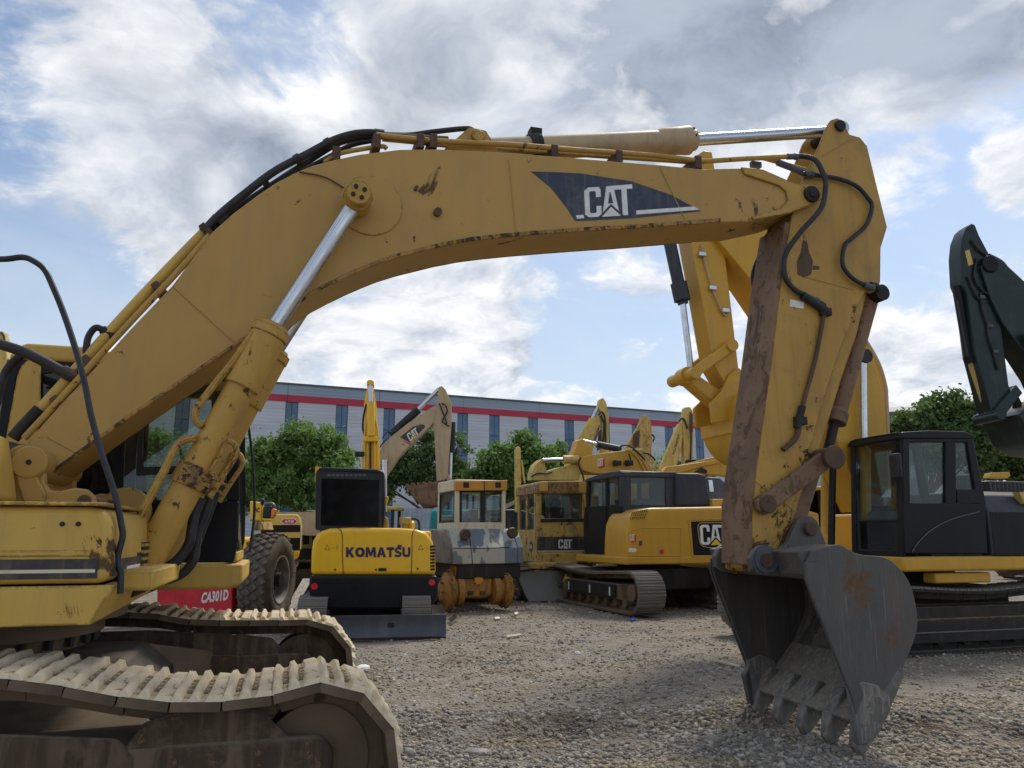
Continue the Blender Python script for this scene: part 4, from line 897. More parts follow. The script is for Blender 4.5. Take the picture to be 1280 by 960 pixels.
# ================================================================ excavator with the black cab, right
def right_excavator():
    F = Frame('excavator', 5.92, 12.1, 196, 'yellow excavator with large glazed black cab behind the steel bucket, its own bucket raised', 'excavator')
    rt = F.root
    YN = 1.40
    # base band
    c = F.h(1129, 696, y=YN); z1 = c.z; xf = c.x; z0 = F.h(1129, 715, y=YN).z
    m = MB(); m.prismz([(xf, YN), (xf, -1.3), (-3.0, -1.3), (-3.3, -.6), (-3.3, .6), (-3.0, YN)], z0, z1); m.build('deck_band', 'cat_yellow', rt, bevel=.035, seg=3)
    # cab
    cb = bpy.data.objects.new('cab', None); COL.objects.link(cb); cb.parent = rt
    yi = .38
    f0 = F.h(1131, 692, y=YN); f1 = F.h(1127, 545, y=YN); r0 = F.h(1234, 692, y=YN); r1 = F.h(1214, 548, y=YN); rm = F.h(1232, 630, y=YN)
    zt = F.h(1160, 539, y=YN).z; zs = F.h(1160, 629, y=YN).z; zb = z1 + .004
    def prof(y, t, pts, name, mat, bev=.012):
        m = MB(); m.prism(F.xz(pts, YN), y, y + t); return m.build(name, mat, cb, bevel=bev)
    for y in (YN - .06, yi):
        prof(y, .06, [(1131, 692), (1129, 629), (1232, 629), (1235, 692)], 'side_panel', 'black')
        prof(y, .06, [(1129, 630), (1128, 545), (1137, 545), (1138, 630)], 'front_post', 'black')
        prof(y + .002, .056, [(1182, 630), (1182, 552), (1195, 552), (1196, 630)], 'door_post', 'black')
        prof(y, .06, [(1222, 630), (1208, 546), (1216, 546), (1233, 630)], 'rear_post', 'black')
        prof(y + .001, .058, [(1128, 553), (1127, 543), (1216, 545), (1217, 553)], 'header', 'black')
        prof(y + .02, .006, [(1137, 630), (1136, 552), (1183, 552), (1183, 630)], 'pane', 'glass', 0)
        prof(y + .021, .006, [(1195, 630), (1195, 552), (1213, 552), (1223, 630)], 'pane', 'glass_dust', 0)
    prof(YN - .003, .006, [(1197, 629), (1196, 612), (1221, 612), (1224, 629)], 'pane_blank', 'black', 0)
    m = MB(); m.prism(F.xz([(1124, 546), (1127, 540), (1160, 538), (1206, 539), (1217, 544), (1218, 549), (1124, 549)], YN), yi - .02, YN + .015); m.build('cab_roof', 'black', cb, bevel=.035, seg=3)
    xw = f1.x; xb = f0.x
    def fq(y0, y1, za, zb_, dx, name, mat, bev=0.0):
        fx = lambda z: xb + (xw - xb) * (z - z1) / (zt - z1)
        m = MB(); m.hexa([(fx(za) - .02, y0, za), (fx(za) + dx, y0, za), (fx(za) + dx, y1, za), (fx(za) - .02, y1, za)], [(fx(zb_) - .02, y0, zb_), (fx(zb_) + dx, y0, zb_), (fx(zb_) + dx, y1, zb_), (fx(zb_) - .02, y1, zb_)])
        return m.build(name, mat, cb, bevel=bev)
    zm = F.h(1122, 650, y=YN).z
    fq(yi + .10, YN - .10, zm, zt - .10, -.004, 'windscreen', 'glass')
    fq(yi + .10, YN - .10, z1 + .08, zm - .02, -.004, 'lower_windscreen', 'glass_dark')
    fq(yi + .02, yi + .11, z1, zt - .03, .012, 'front_frame', 'black', .01); fq(YN - .11, YN - .01, z1, zt - .03, .012, 'front_frame', 'black', .01)
    fq(yi + .1, YN - .1, zm - .025, zm + .012, .008, 'front_bar', 'black', .006); fq(yi + .1, YN - .1, z1, z1 + .08, .01, 'front_sill', 'black', .01); fq(yi + .1, YN - .1, zt - .11, zt - .02, .01, 'front_header', 'black', .01)
    hosep(F, cb, [(1140, 690), (1148, 678), (1165, 662), (1190, 649), (1224, 640)], y=YN + .012, r=.008, mat='steel_grey', name='door_seam')
    m = MB(); q = F.h(1120, 580, y=YN + .1); m.box(q.x - .02, q.x + .05, YN + .02, YN + .2, q.z - .2, q.z + .14); m.build('mirror', 'black_matt', cb, bevel=.03)
    q = F.h(1160, 640, y=1.0); m = MB()
    sx = F.h(1180, 640, y=.9).x
    m.box(sx - .3, sx + .25, .65, 1.15, z1 + .35, z1 + .5); m.prism([(sx - .32, z1 + .45), (sx - .2, z1 + .45), (sx - .3, z1 + 1.15), (sx - .42, z1 + 1.15)], .68, 1.12); m.build('seat', 'dark_in', cb, bevel=.05)
    m = MB(); m.box(xb - .45, xb - .12, .6, 1.2, z1, z1 + .62); m.build('console', 'dark_in', cb, bevel=.05)
    m = MB(); m.box(xb - .5, r0.x, yi + .07, YN - .07, z1, z1 + .05); m.build('cab_floor', 'dark_in', cb)
    # hood behind the cab
    hx = F.h(1233, 640, y=YN).x; hz = F.h(1240, 614, y=YN - .2).z; hm = F.h(1240, 638, y=YN).z
    m = MB(); m.prismx([(YN, z1), (YN, hm), (YN - .12, hz - .06), (YN - .3, hz), (-1.2, hz), (-1.3, hm), (-1.3, z1)], -3.1, hx - .02); hd = m.build('engine_hood', 'hood_grey', rt, bevel=.03, seg=3)
    m = MB(); m.box(-3.0, hx - .05, YN - .01, YN + .006, z1 + .003, hm - .02); m.build('side_door', 'black', hd, bevel=.012)
    g0 = F.h(1235, 612, y=YN - .45); g1 = F.h(1235, 601, y=YN - .45)
    m = MB(); m.box(-2.9, g0.x, .2, YN - .42, hz, g1.z); gr = m.build('vent_box', 'hood_grey', rt, bevel=.02)
    k = 0
    xx = g0.x - .06
    while xx > -2.4:
        m = MB(); m.box(xx - .035, xx, YN - .424, YN - .416, hz + .02, g1.z - .02); m.build('slot', 'black_matt', gr); xx -= .075
    m = MB(); m.prism(F.xz([(1273, 615), (1300, 615), (1300, 630), (1280, 630)], YN), YN - .1, YN + .01); m.build('warning_plate', 'pale_yellow', hd)
    m = MB(); m.prismz([(-3.0, YN), (-3.5, .9), (-3.55, 0), (-3.5, -.9), (-3.0, -1.3)], z1, hz - .05); m.build('counterweight', 'cat_yellow', rt, bevel=.06, seg=3)
    m = MB(); m.box(-2.6, .2, -1.3, .36, z1, z1 + .62); m.build('right_tank', 'cat_yellow', rt, bevel=.05)
    m = MB(); a = F.h(1167, 716, y=YN - .1); b = F.h(1238, 728, y=YN - .1); m.box(b.x, a.x, YN - .3, YN - .08, b.z, a.z - .004); m.build('step_bracket', 'cat_yellow', rt, bevel=.02)
    bar(F, rt, 'front_rail', (1041, 582), (1039, 690), .05, 'black', y=.3)
    m = MB(); m.cyl((0, 0, .80), (0, 0, z0), .75, n=32); m.build('slewing_ring', 'grime', rt)
    m = MB(); m.box(-1.1, 1.1, -.9, .9, .42, .82); m.build('car_body', 'grime', rt, bevel=.05)
    # tracks
    for y0 in (.88, -1.48):
        make_track(rt, y0, y0 + .6, -1.85, 1.85, .43, .46, .19, [(-.9, .84), (0, .80), (.9, .84)], mats=('mud_grey', 'grime'), frame_mat='grime', bolts=False)
    m = MB(); m.prism([(-1.5, .16), (1.5, .16), (1.5, .42), (-1.5, .42)], 1.30, 1.44); m.prism([(-1.5, .42), (1.5, .42), (1.45, .425), (-1.45, .425)], 1.0, 1.42); m.build('track_guard', 'grime', rt, bevel=.012)
    m = MB(); m.slab([(-1.5, 1.42, .43), (1.5, 1.42, .43), (1.5, 1.1, .60), (-1.5, 1.1, .60)], (0, 0, .02)); m.build('frame_slope', 'mud_frame', rt)
    m = MB(); m.box(-1.5, 1.5, 1.438, 1.452, .285, .30); m.build('guard_rib', 'mud_grey', rt)
    # boom
    BY = .30
    bo = plate(F, rt, 'boom', [(872, 262), (876, 235), (900, 222), (950, 262), (1010, 325), (1050, 378), (1076, 420), (1093, 450), (1104, 490), (1109, 545), (1112, 610), (1085, 640), (1062, 590), (1040, 535), (1018, 485), (990, 425), (940, 351), (904, 308)], BY, -2 * BY, 'cat_yellow', .015)
    hosep(F, bo, [(1040, 362), (1077, 418), (1097, 452), (1106, 480), (1108, 500), (1110, 550), (1113, 612)], y=BY - .1, r=.032, mat='beige', name='hydraulic_pipe')
    hosep(F, bo, [(1030, 352), (1072, 414), (1092, 450), (1101, 480), (1104, 500), (1107, 550)], y=-.1, r=.03, mat='cat_yellow', name='hydraulic_pipe')
    for y in (.42, -.42):
        a = F.h(1079, 446, y=.42); b = F.h(1080, 560, y=.42); a.y = b.y = y
        m = MB(); m.cyl(a, b, .05, n=18); cy = m.build('boom_cylinder', 'chrome', rt)
        d = (b - a).normalized(); m = MB(); m.cyl(b, b + d * 1.3, .09, n=20); m.build('barrel', 'cat_yellow', cy)
        m = MB(); m.cyl(a + Vector((0, -.08, .0)), a + Vector((0, .08, 0)), .11, n=20); m.build('rod_eye', 'black_matt', cy)
    # stick
    SY = .19
    st = plate(F, rt, 'stick', [(862, 200), (880, 188), (890, 190), (900, 250), (905, 308), (923, 458), (926, 476), (908, 482), (892, 455), (865, 306), (852, 235)], SY, -2 * SY, 'cat_yellow2', .012)
    a = [(876, 306), (884, 338), (891, 362), (902, 388), (908, 395)]
    hosep(F, st, a, y=SY + .03, r=.014, mat='beige', name='hydraulic_pipe')
    for p in ((876, 319), (889, 361), (905, 389)):
        q = F.h(*p, y=SY); m = MB(); m.box(q.x - .06, q.x + .06, SY, SY + .07, q.z - .035, q.z + .035); m.build('pipe_clamp', 'chrome', st, bevel=.01)
    a = F.h(830, 270, y=0); b = F.h(853, 376, y=0); c = F.h(864, 465, y=0); d = (b - a).normalized()
    m = MB(); m.cyl(a, b, .095, n=20); m.cyl(b - d * .28, b, .125, n=20); m.cyl(b, b + d * .05, .08, n=16); bc = m.build('bucket_cylinder', 'hood_grey', rt)
    m = MB(); m.cyl(b, c, .048, n=16); m.build('piston_rod', 'chrome', bc)
    m = MB(); m.box(a.x - .15, a.x + .1, -.12, .12, a.z - .05, a.z + .35); m.build('cylinder_lug', 'cat_yellow2', st, bevel=.03)
    j = F.h(866, 467, y=.22); s_ = F.h(912, 433, y=.22)
    for y in (.22, -.28):
        A = Vector((j.x, y, j.z)); B = Vector((s_.x, y, s_.z)); dx = (B - A).normalized(); nn = Vector((-dx.z, 0, dx.x)) * .075
        m = MB(); m.slab([A - nn - dx * .05, A - dx * .1, A + nn - dx * .05, B + nn + dx * .05, B + dx * .1, B - nn + dx * .05], (0, .06, 0)); m.build('idler_link', 'cat_yellow2', rt, bevel=.015)
    m = MB(); m.cyl((j.x, -.42, j.z), (j.x, .32, j.z), .09, n=20); m.cyl((j.x, -.10, j.z), (j.x, .10, j.z), .13, n=20); m.build('link_pin', 'cat_yellow2', rt)
    m = MB(); m.cyl((s_.x, -.32, s_.z), (s_.x, .32, s_.z), .09, n=20); m.build('link_pin', 'cat_yellow2', rt)
    bk = bpy.data.objects.new('bucket', None); COL.objects.link(bk); bk.parent = rt
    e = F.h(905, 500, y=.2); dx = (e - j); dx.y = 0; dx.normalize(); nn = Vector((-dx.z, 0, dx.x)) * .12
    m = MB(); A = Vector((j.x, -.13, j.z)); B = Vector((e.x, -.13, e.z)); m.slab([A - nn * .6 - dx * .08, A + nn * .8 - dx * .05, B + nn, B - nn * 1.2], (0, .26, 0)); m.build('bucket_link', 'cat_yellow2', rt, bevel=.03)
    for y in (-.27, .2):
        m = MB(); m.prism(F.xz([(885, 505), (900, 490), (909, 470), (921, 460), (929, 468), (934, 495), (945, 520), (888, 530)], .2), y, y + .06); m.build('ear', 'cat_yellow2', bk, bevel=.02)
    prof = [(932, 490), (926, 505), (925, 520), (928, 537), (935, 553), (946, 566), (960, 574), (976, 576), (994, 570), (1008, 555), (1014, 530), (1010, 500), (960, 482)]
    pr = F.xz(prof, .55)
    m = MB(); sm = [(q.x, q.z) for q in catmull([(a, 0, b) for a, b in pr[:10]], 3)] + pr[10:]; m.prism(sm, -.55, .55); m.build('shell', 'cat_yellow2', bk, bevel=.02, seg=2)
    m = MB(); m.prism([(pr[1][0] + .025, pr[1][1]), (pr[3][0] + .02, pr[3][1] - .01), (pr[3][0], pr[3][1]), (pr[2][0], pr[2][1])], -.56, .56); m.build('wear_strip', 'cat_yellow2', bk)
    for k in range(5):
        y = -.46 + k * .23; q = Vector((pr[7][0], 0, pr[7][1])); m = MB(); m.hexa([(q.x + .02, y - .05, q.z - .06), (q.x + .02, y + .05, q.z - .06), (q.x - .05, y + .05, q.z + .1), (q.x - .05, y - .05, q.z + .1)], [(q.x - .24, y - .03, q.z + .02), (q.x - .24, y + .03, q.z + .02), (q.x - .24, y + .03, q.z + .05), (q.x - .24, y - .03, q.z + .05)]); m.build('tooth', 'cat_yellow2', bk)
MAT['mud_grey'] = paint('dusty_track_steel', (.16, .15, .135), (.11, .10, .09), rust=.2, streak=.4, rough=.8, scale=3)
right_excavator()

# ================================================================ dark green excavator at the right edge
def green_excavator():
    F = Frame('excavator', 15.2, 17.4, 186, 'dark green excavator arm hanging its bucket at the right edge', 'excavator')
    rt = F.root; y = .22
    st = plate(F, rt, 'stick', [(1203, 352), (1201, 318), (1203, 298), (1208, 285), (1214, 279), (1219, 281), (1224, 294), (1241, 326), (1248, 380), (1261, 481), (1265, 493), (1258, 512), (1246, 521), (1238, 512), (1219, 440), (1209, 366)], y, -.44, 'dark_green', .02)
    m = MB(); m.prism(F.xz([(1206, 314), (1211.5, 312), (1216.5, 330), (1210.5, 332.5)], y), y + .001, y + .005); m.build('yellow_sticker', 'pale_yellow', st)
    plate(F, rt, 'boom', [(1226, 334), (1232, 322), (1241, 318), (1252, 325), (1290, 360), (1340, 425), (1385, 520), (1400, 620), (1360, 640), (1340, 560), (1300, 470), (1280, 440), (1252, 402), (1238, 372)], y + .08, -.6, 'dark_green', .02)
    q = F.h(1238, 330, y=y + .1); m = MB(); m.cyl((q.x, -.35, q.z), (q.x, .35, q.z), .2, n=24); m.build('elbow_pin', 'black', rt, bevel=.02)
    for pts in ([(1222, 322), (1218, 345), (1227, 362), (1240, 368), (1246, 350), (1240, 335)], [(1214, 300), (1228, 316), (1250, 326), (1262, 340), (1275, 352), (1290, 366)], [(1226, 366), (1228, 385), (1234, 405), (1236, 420), (1242, 440), (1248, 462)], [(1236, 318), (1254, 328), (1266, 346), (1284, 362)], [(1210, 345), (1222, 372), (1232, 372)]):
        hosep(F, st, pts, y=y + .04, r=.025)
    for p in ((1226, 372), (1236, 408), (1243, 440)):
        q = F.h(*p, y=y); m = MB(); m.box(q.x - .06, q.x + .06, y, y + .07, q.z - .04, q.z + .04); m.build('pipe_clamp', 'steel_grey', st, bevel=.01)
    a = F.h(1196, 358, y=0); b = F.h(1211, 446, y=0); c = F.h(1237, 524, y=0)
    m = MB(); m.cyl(a, b, .105, n=18); m.cyl(b, b + (c - b) * .10, .13, n=18); cy = m.build('bucket_cylinder', 'black', rt)
    m = MB(); m.cyl(b, c, .07, n=16); m.build('piston_rod', 'olive_yellow', cy)
    hosep(F, cy, [(1197, 376), (1203, 410), (1210, 446)], y=.15, r=.02, name='cylinder_pipe')
    m = MB(); q = F.h(1236, 522, y=0); e = F.h(1262, 490, y=0); m.cyl((q.x, -.4, q.z), (q.x, .4, q.z), .12); m.slab([Vector((v[0], -.3, v[1])) for v in F.xz([(1229, 518), (1242, 524), (1266, 494), (1258, 484)], 0)], (0, .6, 0)); m.build('linkage', 'dark_green', rt, bevel=.015)
    bk = bpy.data.objects.new('bucket', None); COL.objects.link(bk); bk.parent = rt
    pr = F.xz([(1225, 528), (1238, 520), (1250, 510), (1263, 508), (1300, 504), (1338, 520), (1345, 550), (1325, 570), (1290, 574), (1262, 571), (1240, 557)], -.6)
    m = MB(); m.prism(pr, -.6, .6); m.build('shell', 'dark_green', bk, bevel=.03)
    for x in (1272, 1292, 1312):
        q = F.h(x, 506, y=0); m = MB(); m.slab([(q.x - .12, -.06, q.z - .1), (q.x + .1, -.06, q.z - .1), (q.x + .02, -.06, q.z + .22)], (0, .12, 0)); m.build('tooth', 'grime', bk)
    hidden_body(F, 'dark_green', cab_y=1)
    a = F.h(1285, 415, y=.45); m = MB(); m.cyl(a, (1.2, .45, 1.4), .1, n=18); m.build('boom_cylinder', 'black', rt)
green_excavator()

# ================================================================ small yellow excavator seen from behind
def rear_excavator():
    F = Frame('excavator', -2.42, 13.35, 98.5, 'bright yellow small excavator seen from behind, black cab, black bumper and lowered grey blade', 'excavator')
    rt = F.root; XR = -1.0
    cw = platex(F, rt, 'counterweight', [(388, 719), (389, 690), (391, 676), (398, 665), (412, 660.5), (440, 659.5), (500, 660), (520, 661.5), (533, 666), (541, 677), (544, 695), (545, 719)], XR, .85, 'bright_yellow', .07, 4)
    for x in (428, 515):
        d = 2 if x < 470 else -2
        hosep(F, cw, [(x - 3 * d, 660), (x - d, 663), (x, 672), (x, 690), (x + d * .5, 718)], x=XR - .001, r=.006, mat='black_matt', name='panel_gap')
    q = F.P([(432.5, 696.5), (513, 696.5), (513, 684), (432.5, 684)], x=XR - .004); block_text(cw, 'KOMATSU', q, 'navy', {'M': 1.25, 'O': 1.1, 'A': 1.1, 'T': .85, 'S': .85, 'U': .95})
    m = MB(); m.prismx(F.yz([(497, 684), (502, 684), (502, 681), (497, 681)], XR), XR - .006, XR - .002); m.build('lettering_dot', 'navy', cw)
    m = MB(); m.prismx(F.yz([(473, 710), (483, 710), (483, 714), (473, 714)], XR), XR - .01, XR + .01); m.build('latch', 'black_matt', cw, bevel=.004)
    for x, y in ((419, 712), (522, 711), (470, 712)):
        v = F.h(x, y, x=XR); m = MB(); m.cyl((XR - .006, v.y, v.z), (XR + .01, v.y, v.z), .016, n=10); m.build('bolt_hole', 'black_matt', cw)
    for cx in (409, 526):
        A = F.P([(cx - 3, 687), (cx + 3, 687), (cx, 681)], x=XR - .002)
        m = MB(); m.tube([A[0], A[1], A[2], A[0]], .004, 4, 0); m.build('warning_mark', 'black_matt', cw)
        m = MB(); m.tube(F.P([(cx + 6, 685), (cx + 9, 685)], x=XR - .002), .004, 4, 0); m.tube(F.P([(cx + 12, 687), (cx + 13, 682)], x=XR - .002), .005, 4, 0); m.build('warning_print', 'black_matt', cw)['kind'] = 'stuff'
    for k in range(8):
        A = F.yz([(537.5, 682 + k * 4.1), (543.5, 681.5 + k * 4.1), (543.8, 684 + k * 4.1), (537.8, 684.5 + k * 4.1)], XR)
        m = MB(); m.prismx(A, XR - .004 + .0, XR + .05); m.build('vent_slot', 'black_matt', cw)
    bm_ = platex(F, rt, 'bumper', [(386.5, 719.5), (547, 719.5), (547.5, 742), (545, 752), (536, 760), (520, 763), (412, 763), (396, 760), (388, 750), (386, 738)], XR - .05, .95, 'black', .05, 4)
    for x, y in ((393, 733), (540, 728)):
        v = F.h(x, y, x=XR - .05); m = MB(); m.cyl((XR - .058, v.y, v.z), (XR - .04, v.y, v.z), .05, n=20); m.build('reflector', 'red_lens', bm_)
    # deck and cab
    m = MB(); v0 = F.h(393, 700, x=XR).y; v1 = F.h(545, 700, x=XR).y; zt = F.h(470, 661, x=XR).z
    m.box(-.3, 1.1, v1 + .05, v0 - .02, .68, zt - .03); m.build('deck', 'bright_yellow', rt, bevel=.04)
    cb = bpy.data.objects.new('cab', None); COL.objects.link(cb); cb.parent = rt
    XC = -.72
    A = F.yz([(393.5, 663), (479, 664), (481, 640), (480.5, 592), (478, 587.5), (470, 586), (402, 583.5), (396, 586), (394, 592)], XC)
    m = MB(); m.prismx(A, XC + .03, XC + 1.55); m.build('cab_shell', 'black', cb, bevel=.05, seg=3)
    B = F.yz([(400, 658), (474, 659), (475, 598), (401, 597)], XC)
    m = MB(); m.prismx(B, XC + .018, XC + .026); m.build('rear_window', 'black_glass', cb, bevel=.0)
    fr = F.yz([(396, 662), (477, 663), (478.5, 592), (396, 589)], XC); fi = F.yz([(401, 657), (473, 658), (474, 600), (402, 598)], XC)
    vs = [(XC + .0, *p) for p in fr + fi] + [(XC + .035, *p) for p in fr + fi]
    m = MB(); m.add(vs, [(i, (i + 1) % 4, 4 + (i + 1) % 4, 4 + i) for i in range(4)] + [(8 + i, 12 + i, 12 + (i + 1) % 4, 8 + (i + 1) % 4) for i in range(4)] + [(4 + i, 4 + (i + 1) % 4, 12 + (i + 1) % 4, 12 + i) for i in range(4)] + [(i, 8 + i, 8 + (i + 1) % 4, (i + 1) % 4) for i in range(4)]); m.build('window_frame', 'black_matt', cb)
    for k in range(9):
        x = 409 + k * 5.6; A = F.yz([(x, 595.5), (x + 4, 595.6), (x + 4, 592.6), (x, 592.5)], XC); m = MB(); m.prismx(A, XC - .008, XC + .002); m.build('air_slot', 'steel_grey', cb)
    m = MB(); A = F.yz([(391, 600), (395, 600), (396, 583), (400, 581.5), (392, 581)], XC); m.prismx(A, XC + .3, XC + .5); m.build('lamp_bracket', 'bright_yellow', cb)
    m = MB(); v = F.h(435, 664, x=XC); m.box(XC - .02, XC + .03, v.y - .03, v.y + .03, v.z - .07, v.z + .03); m.build('cab_latch', 'black_matt', cb, bevel=.01)
    # filler cap, pre-cleaner, rail
    v = F.h(506, 660, x=-.55)
    m = MB(); m.lathe((-.55, v.y, v.z - .04), (0, 0, 1), [(0, .045), (.1, .045), (.1, .085), (.115, .1), (.2, .1), (.215, .085), (.215, .0)], 22); m.build('air_cleaner', 'olive_yellow', rt)
    v = F.h(514, 660, x=-.45); m = MB(); m.lathe((-.45, v.y, v.z - .03), (0, 0, 1), [(0, .06), (.12, .06), (.14, .035), (.16, .035), (.16, 0)], 18); m.build('filler_cap', 'bright_yellow', rt)
    hosep(F, rt, [(514, 649), (519, 648.5), (523, 651), (524, 657), (524, 664)], x=-.2, r=.02, name='grab_rail', mat='black_matt')
    m = MB(); A = F.yz([(478, 660), (486, 660), (485, 648), (481, 645), (478, 646)], .2); m.prismx(A, .2, .6); m.build('side_box', 'olive_yellow', rt, bevel=.02)
    m = MB(); A = F.yz([(478, 640), (481, 638), (486, 622), (484, 620), (480, 622), (478, 620)], .9); m.prismx(A, .9, 1.1); m.build('boom_bracket', 'bright_yellow', rt, bevel=.03)
    bar(F, rt, 'boom_cylinder', (480.5, 575), (481, 640), .045, 'chrome', x=.95)
    # boom, standing up beyond the cab
    XB = 1.3
    bo = platex(F, rt, 'boom', [(452, 660), (452.5, 560), (455, 530), (458, 500), (459.5, 492), (466, 492), (468, 500), (472, 530), (474.5, 560), (475, 660)], XB, .3, 'bright_yellow', .02)
    v = F.h(463, 478, x=XB)
    a = F.h(464, 545, x=XB - .12); b = F.h(463.5, 503, x=XB - .12); c = F.h(463, 480, x=XB)
    m = MB(); m.cyl(a, b, .075, n=18); cy = m.build('stick_cylinder', 'bright_yellow', bo)
    m = MB(); m.cyl(b, c, .04, n=14); m.build('piston_rod', 'chrome', cy)
    m = MB(); A = F.yz([(458.5, 482), (467.5, 482), (467.5, 477), (465, 475), (461, 475), (458.5, 477)], XB); m.prismx(A, XB - .05, XB + .3); m.build('boom_head', 'bright_yellow', bo, bevel=.02)
    for x0, x1, mt in ((455.5, 456, 'bright_yellow'), (459.5, 459, 'pale_yellow'), (468.5, 469, 'bright_yellow'), (472, 472, 'bright_yellow'), (463, 463, 'hose')):
        hosep(F, bo, [(x0, 586), (x0, 555), (x1, 540), ((x1 + 463) / 2, 515)], x=XB - .09, r=.018, mat=mt, name='hydraulic_pipe')
    hosep(F, bo, [(458, 505), (454.5, 520), (453.5, 535), (456, 545)], x=XB - .05, r=.02)
    m = MB(); v = F.h(450, 568, x=XB); m.box(XB - .12, XB + .05, v.y - .09, v.y + .09, v.z - .045, v.z + .045); m.build('work_lamp', 'black_matt', bo, bevel=.015)
    m = MB(); A = F.yz([(456, 545), (471, 545), (473, 552), (454, 552)], XB - .15); m.prismx(A, XB - .16, XB - .02); m.build('cross_bracket', 'bright_yellow', bo, bevel=.02)
    plate_ = platex(F, rt, 'stick', [(455, 505), (458, 488), (460, 482), (466, 482), (468, 490), (471, 510), (471, 560), (456, 560)], XB + .45, .25, 'bright_yellow', .02)
    # undercarriage and blade
    for s in (-1, 1):
        make_track(rt, s * .78 - .22, s * .78 + .22, -1.0, 1.05, .29, .32, .135, [(0, .585)], mats=('mud_grey', 'grime'), frame_mat='grime', bolts=False, shoe_h=.02, thick=.025)
    m = MB(); m.box(-.6, .6, -.6, .6, .28, .55); m.build('car_body', 'grime', rt, bevel=.03)
    m = MB(); m.cyl((0, 0, .5), (0, 0, .72), .42, n=28); m.build('slewing_ring', 'grime', rt)
    XBL = -1.48
    A = F.yz([(384, 770.5), (558, 766.5), (559, 797), (384, 801.5)], XBL); y0, z0 = A[0]; y1, z1_ = A[1]; zb = A[3][1]
    prof = [(0, zb - z0 * 0), (.0, 0)]
    m = MB(); n = 8; vs = []; fs = []
    for i in range(n + 1):
        t = i / n; z = .015 + (z0 - .015) * t; dx = -.10 * math.sin(math.pi * t) + .0
        vs += [(XBL - dx * .6, A[0][0], z), (XBL - dx * .6, A[1][0], z), (XBL - dx * .6 + .035, A[0][0], z), (XBL - dx * .6 + .035, A[1][0], z)]
    for i in range(n):
        o = i * 4; fs += [(o, o + 1, o + 5, o + 4), (o + 3, o + 2, o + 6, o + 7), (o + 1, o + 3, o + 7, o + 5), (o + 2, o, o + 4, o + 6)]
    fs += [(0, 2, 3, 1), (n * 4, n * 4 + 1, n * 4 + 3, n * 4 + 2)]
    m.add(vs, fs); bl = m.build('blade', 'steel_grey', rt, bevel=.0)
    m = MB(); m.box(XBL - .005, XBL + .03, A[1][0] - .003, A[0][0] + .003, .012, .05); m.build('cutting_edge', 'grime', bl, bevel=.006)
    for s in (-.4, .4):
        m = MB(); m.box(XBL + .05, -.5, s - .05, s + .05, .18, .3); m.build('blade_arm', 'grime', rt, bevel=.01)
    for k in range(3):
        v = F.h(452 + k * 11 + (20 if k == 2 else 0), 768 - k, x=XBL + .02)
        m = MB(); q = [(XBL - .02 + random.uniform(0, .03), v.y + random.uniform(-.05, .05), v.z + random.uniform(0, .02)) for _ in range(1)]
rear_excavator()
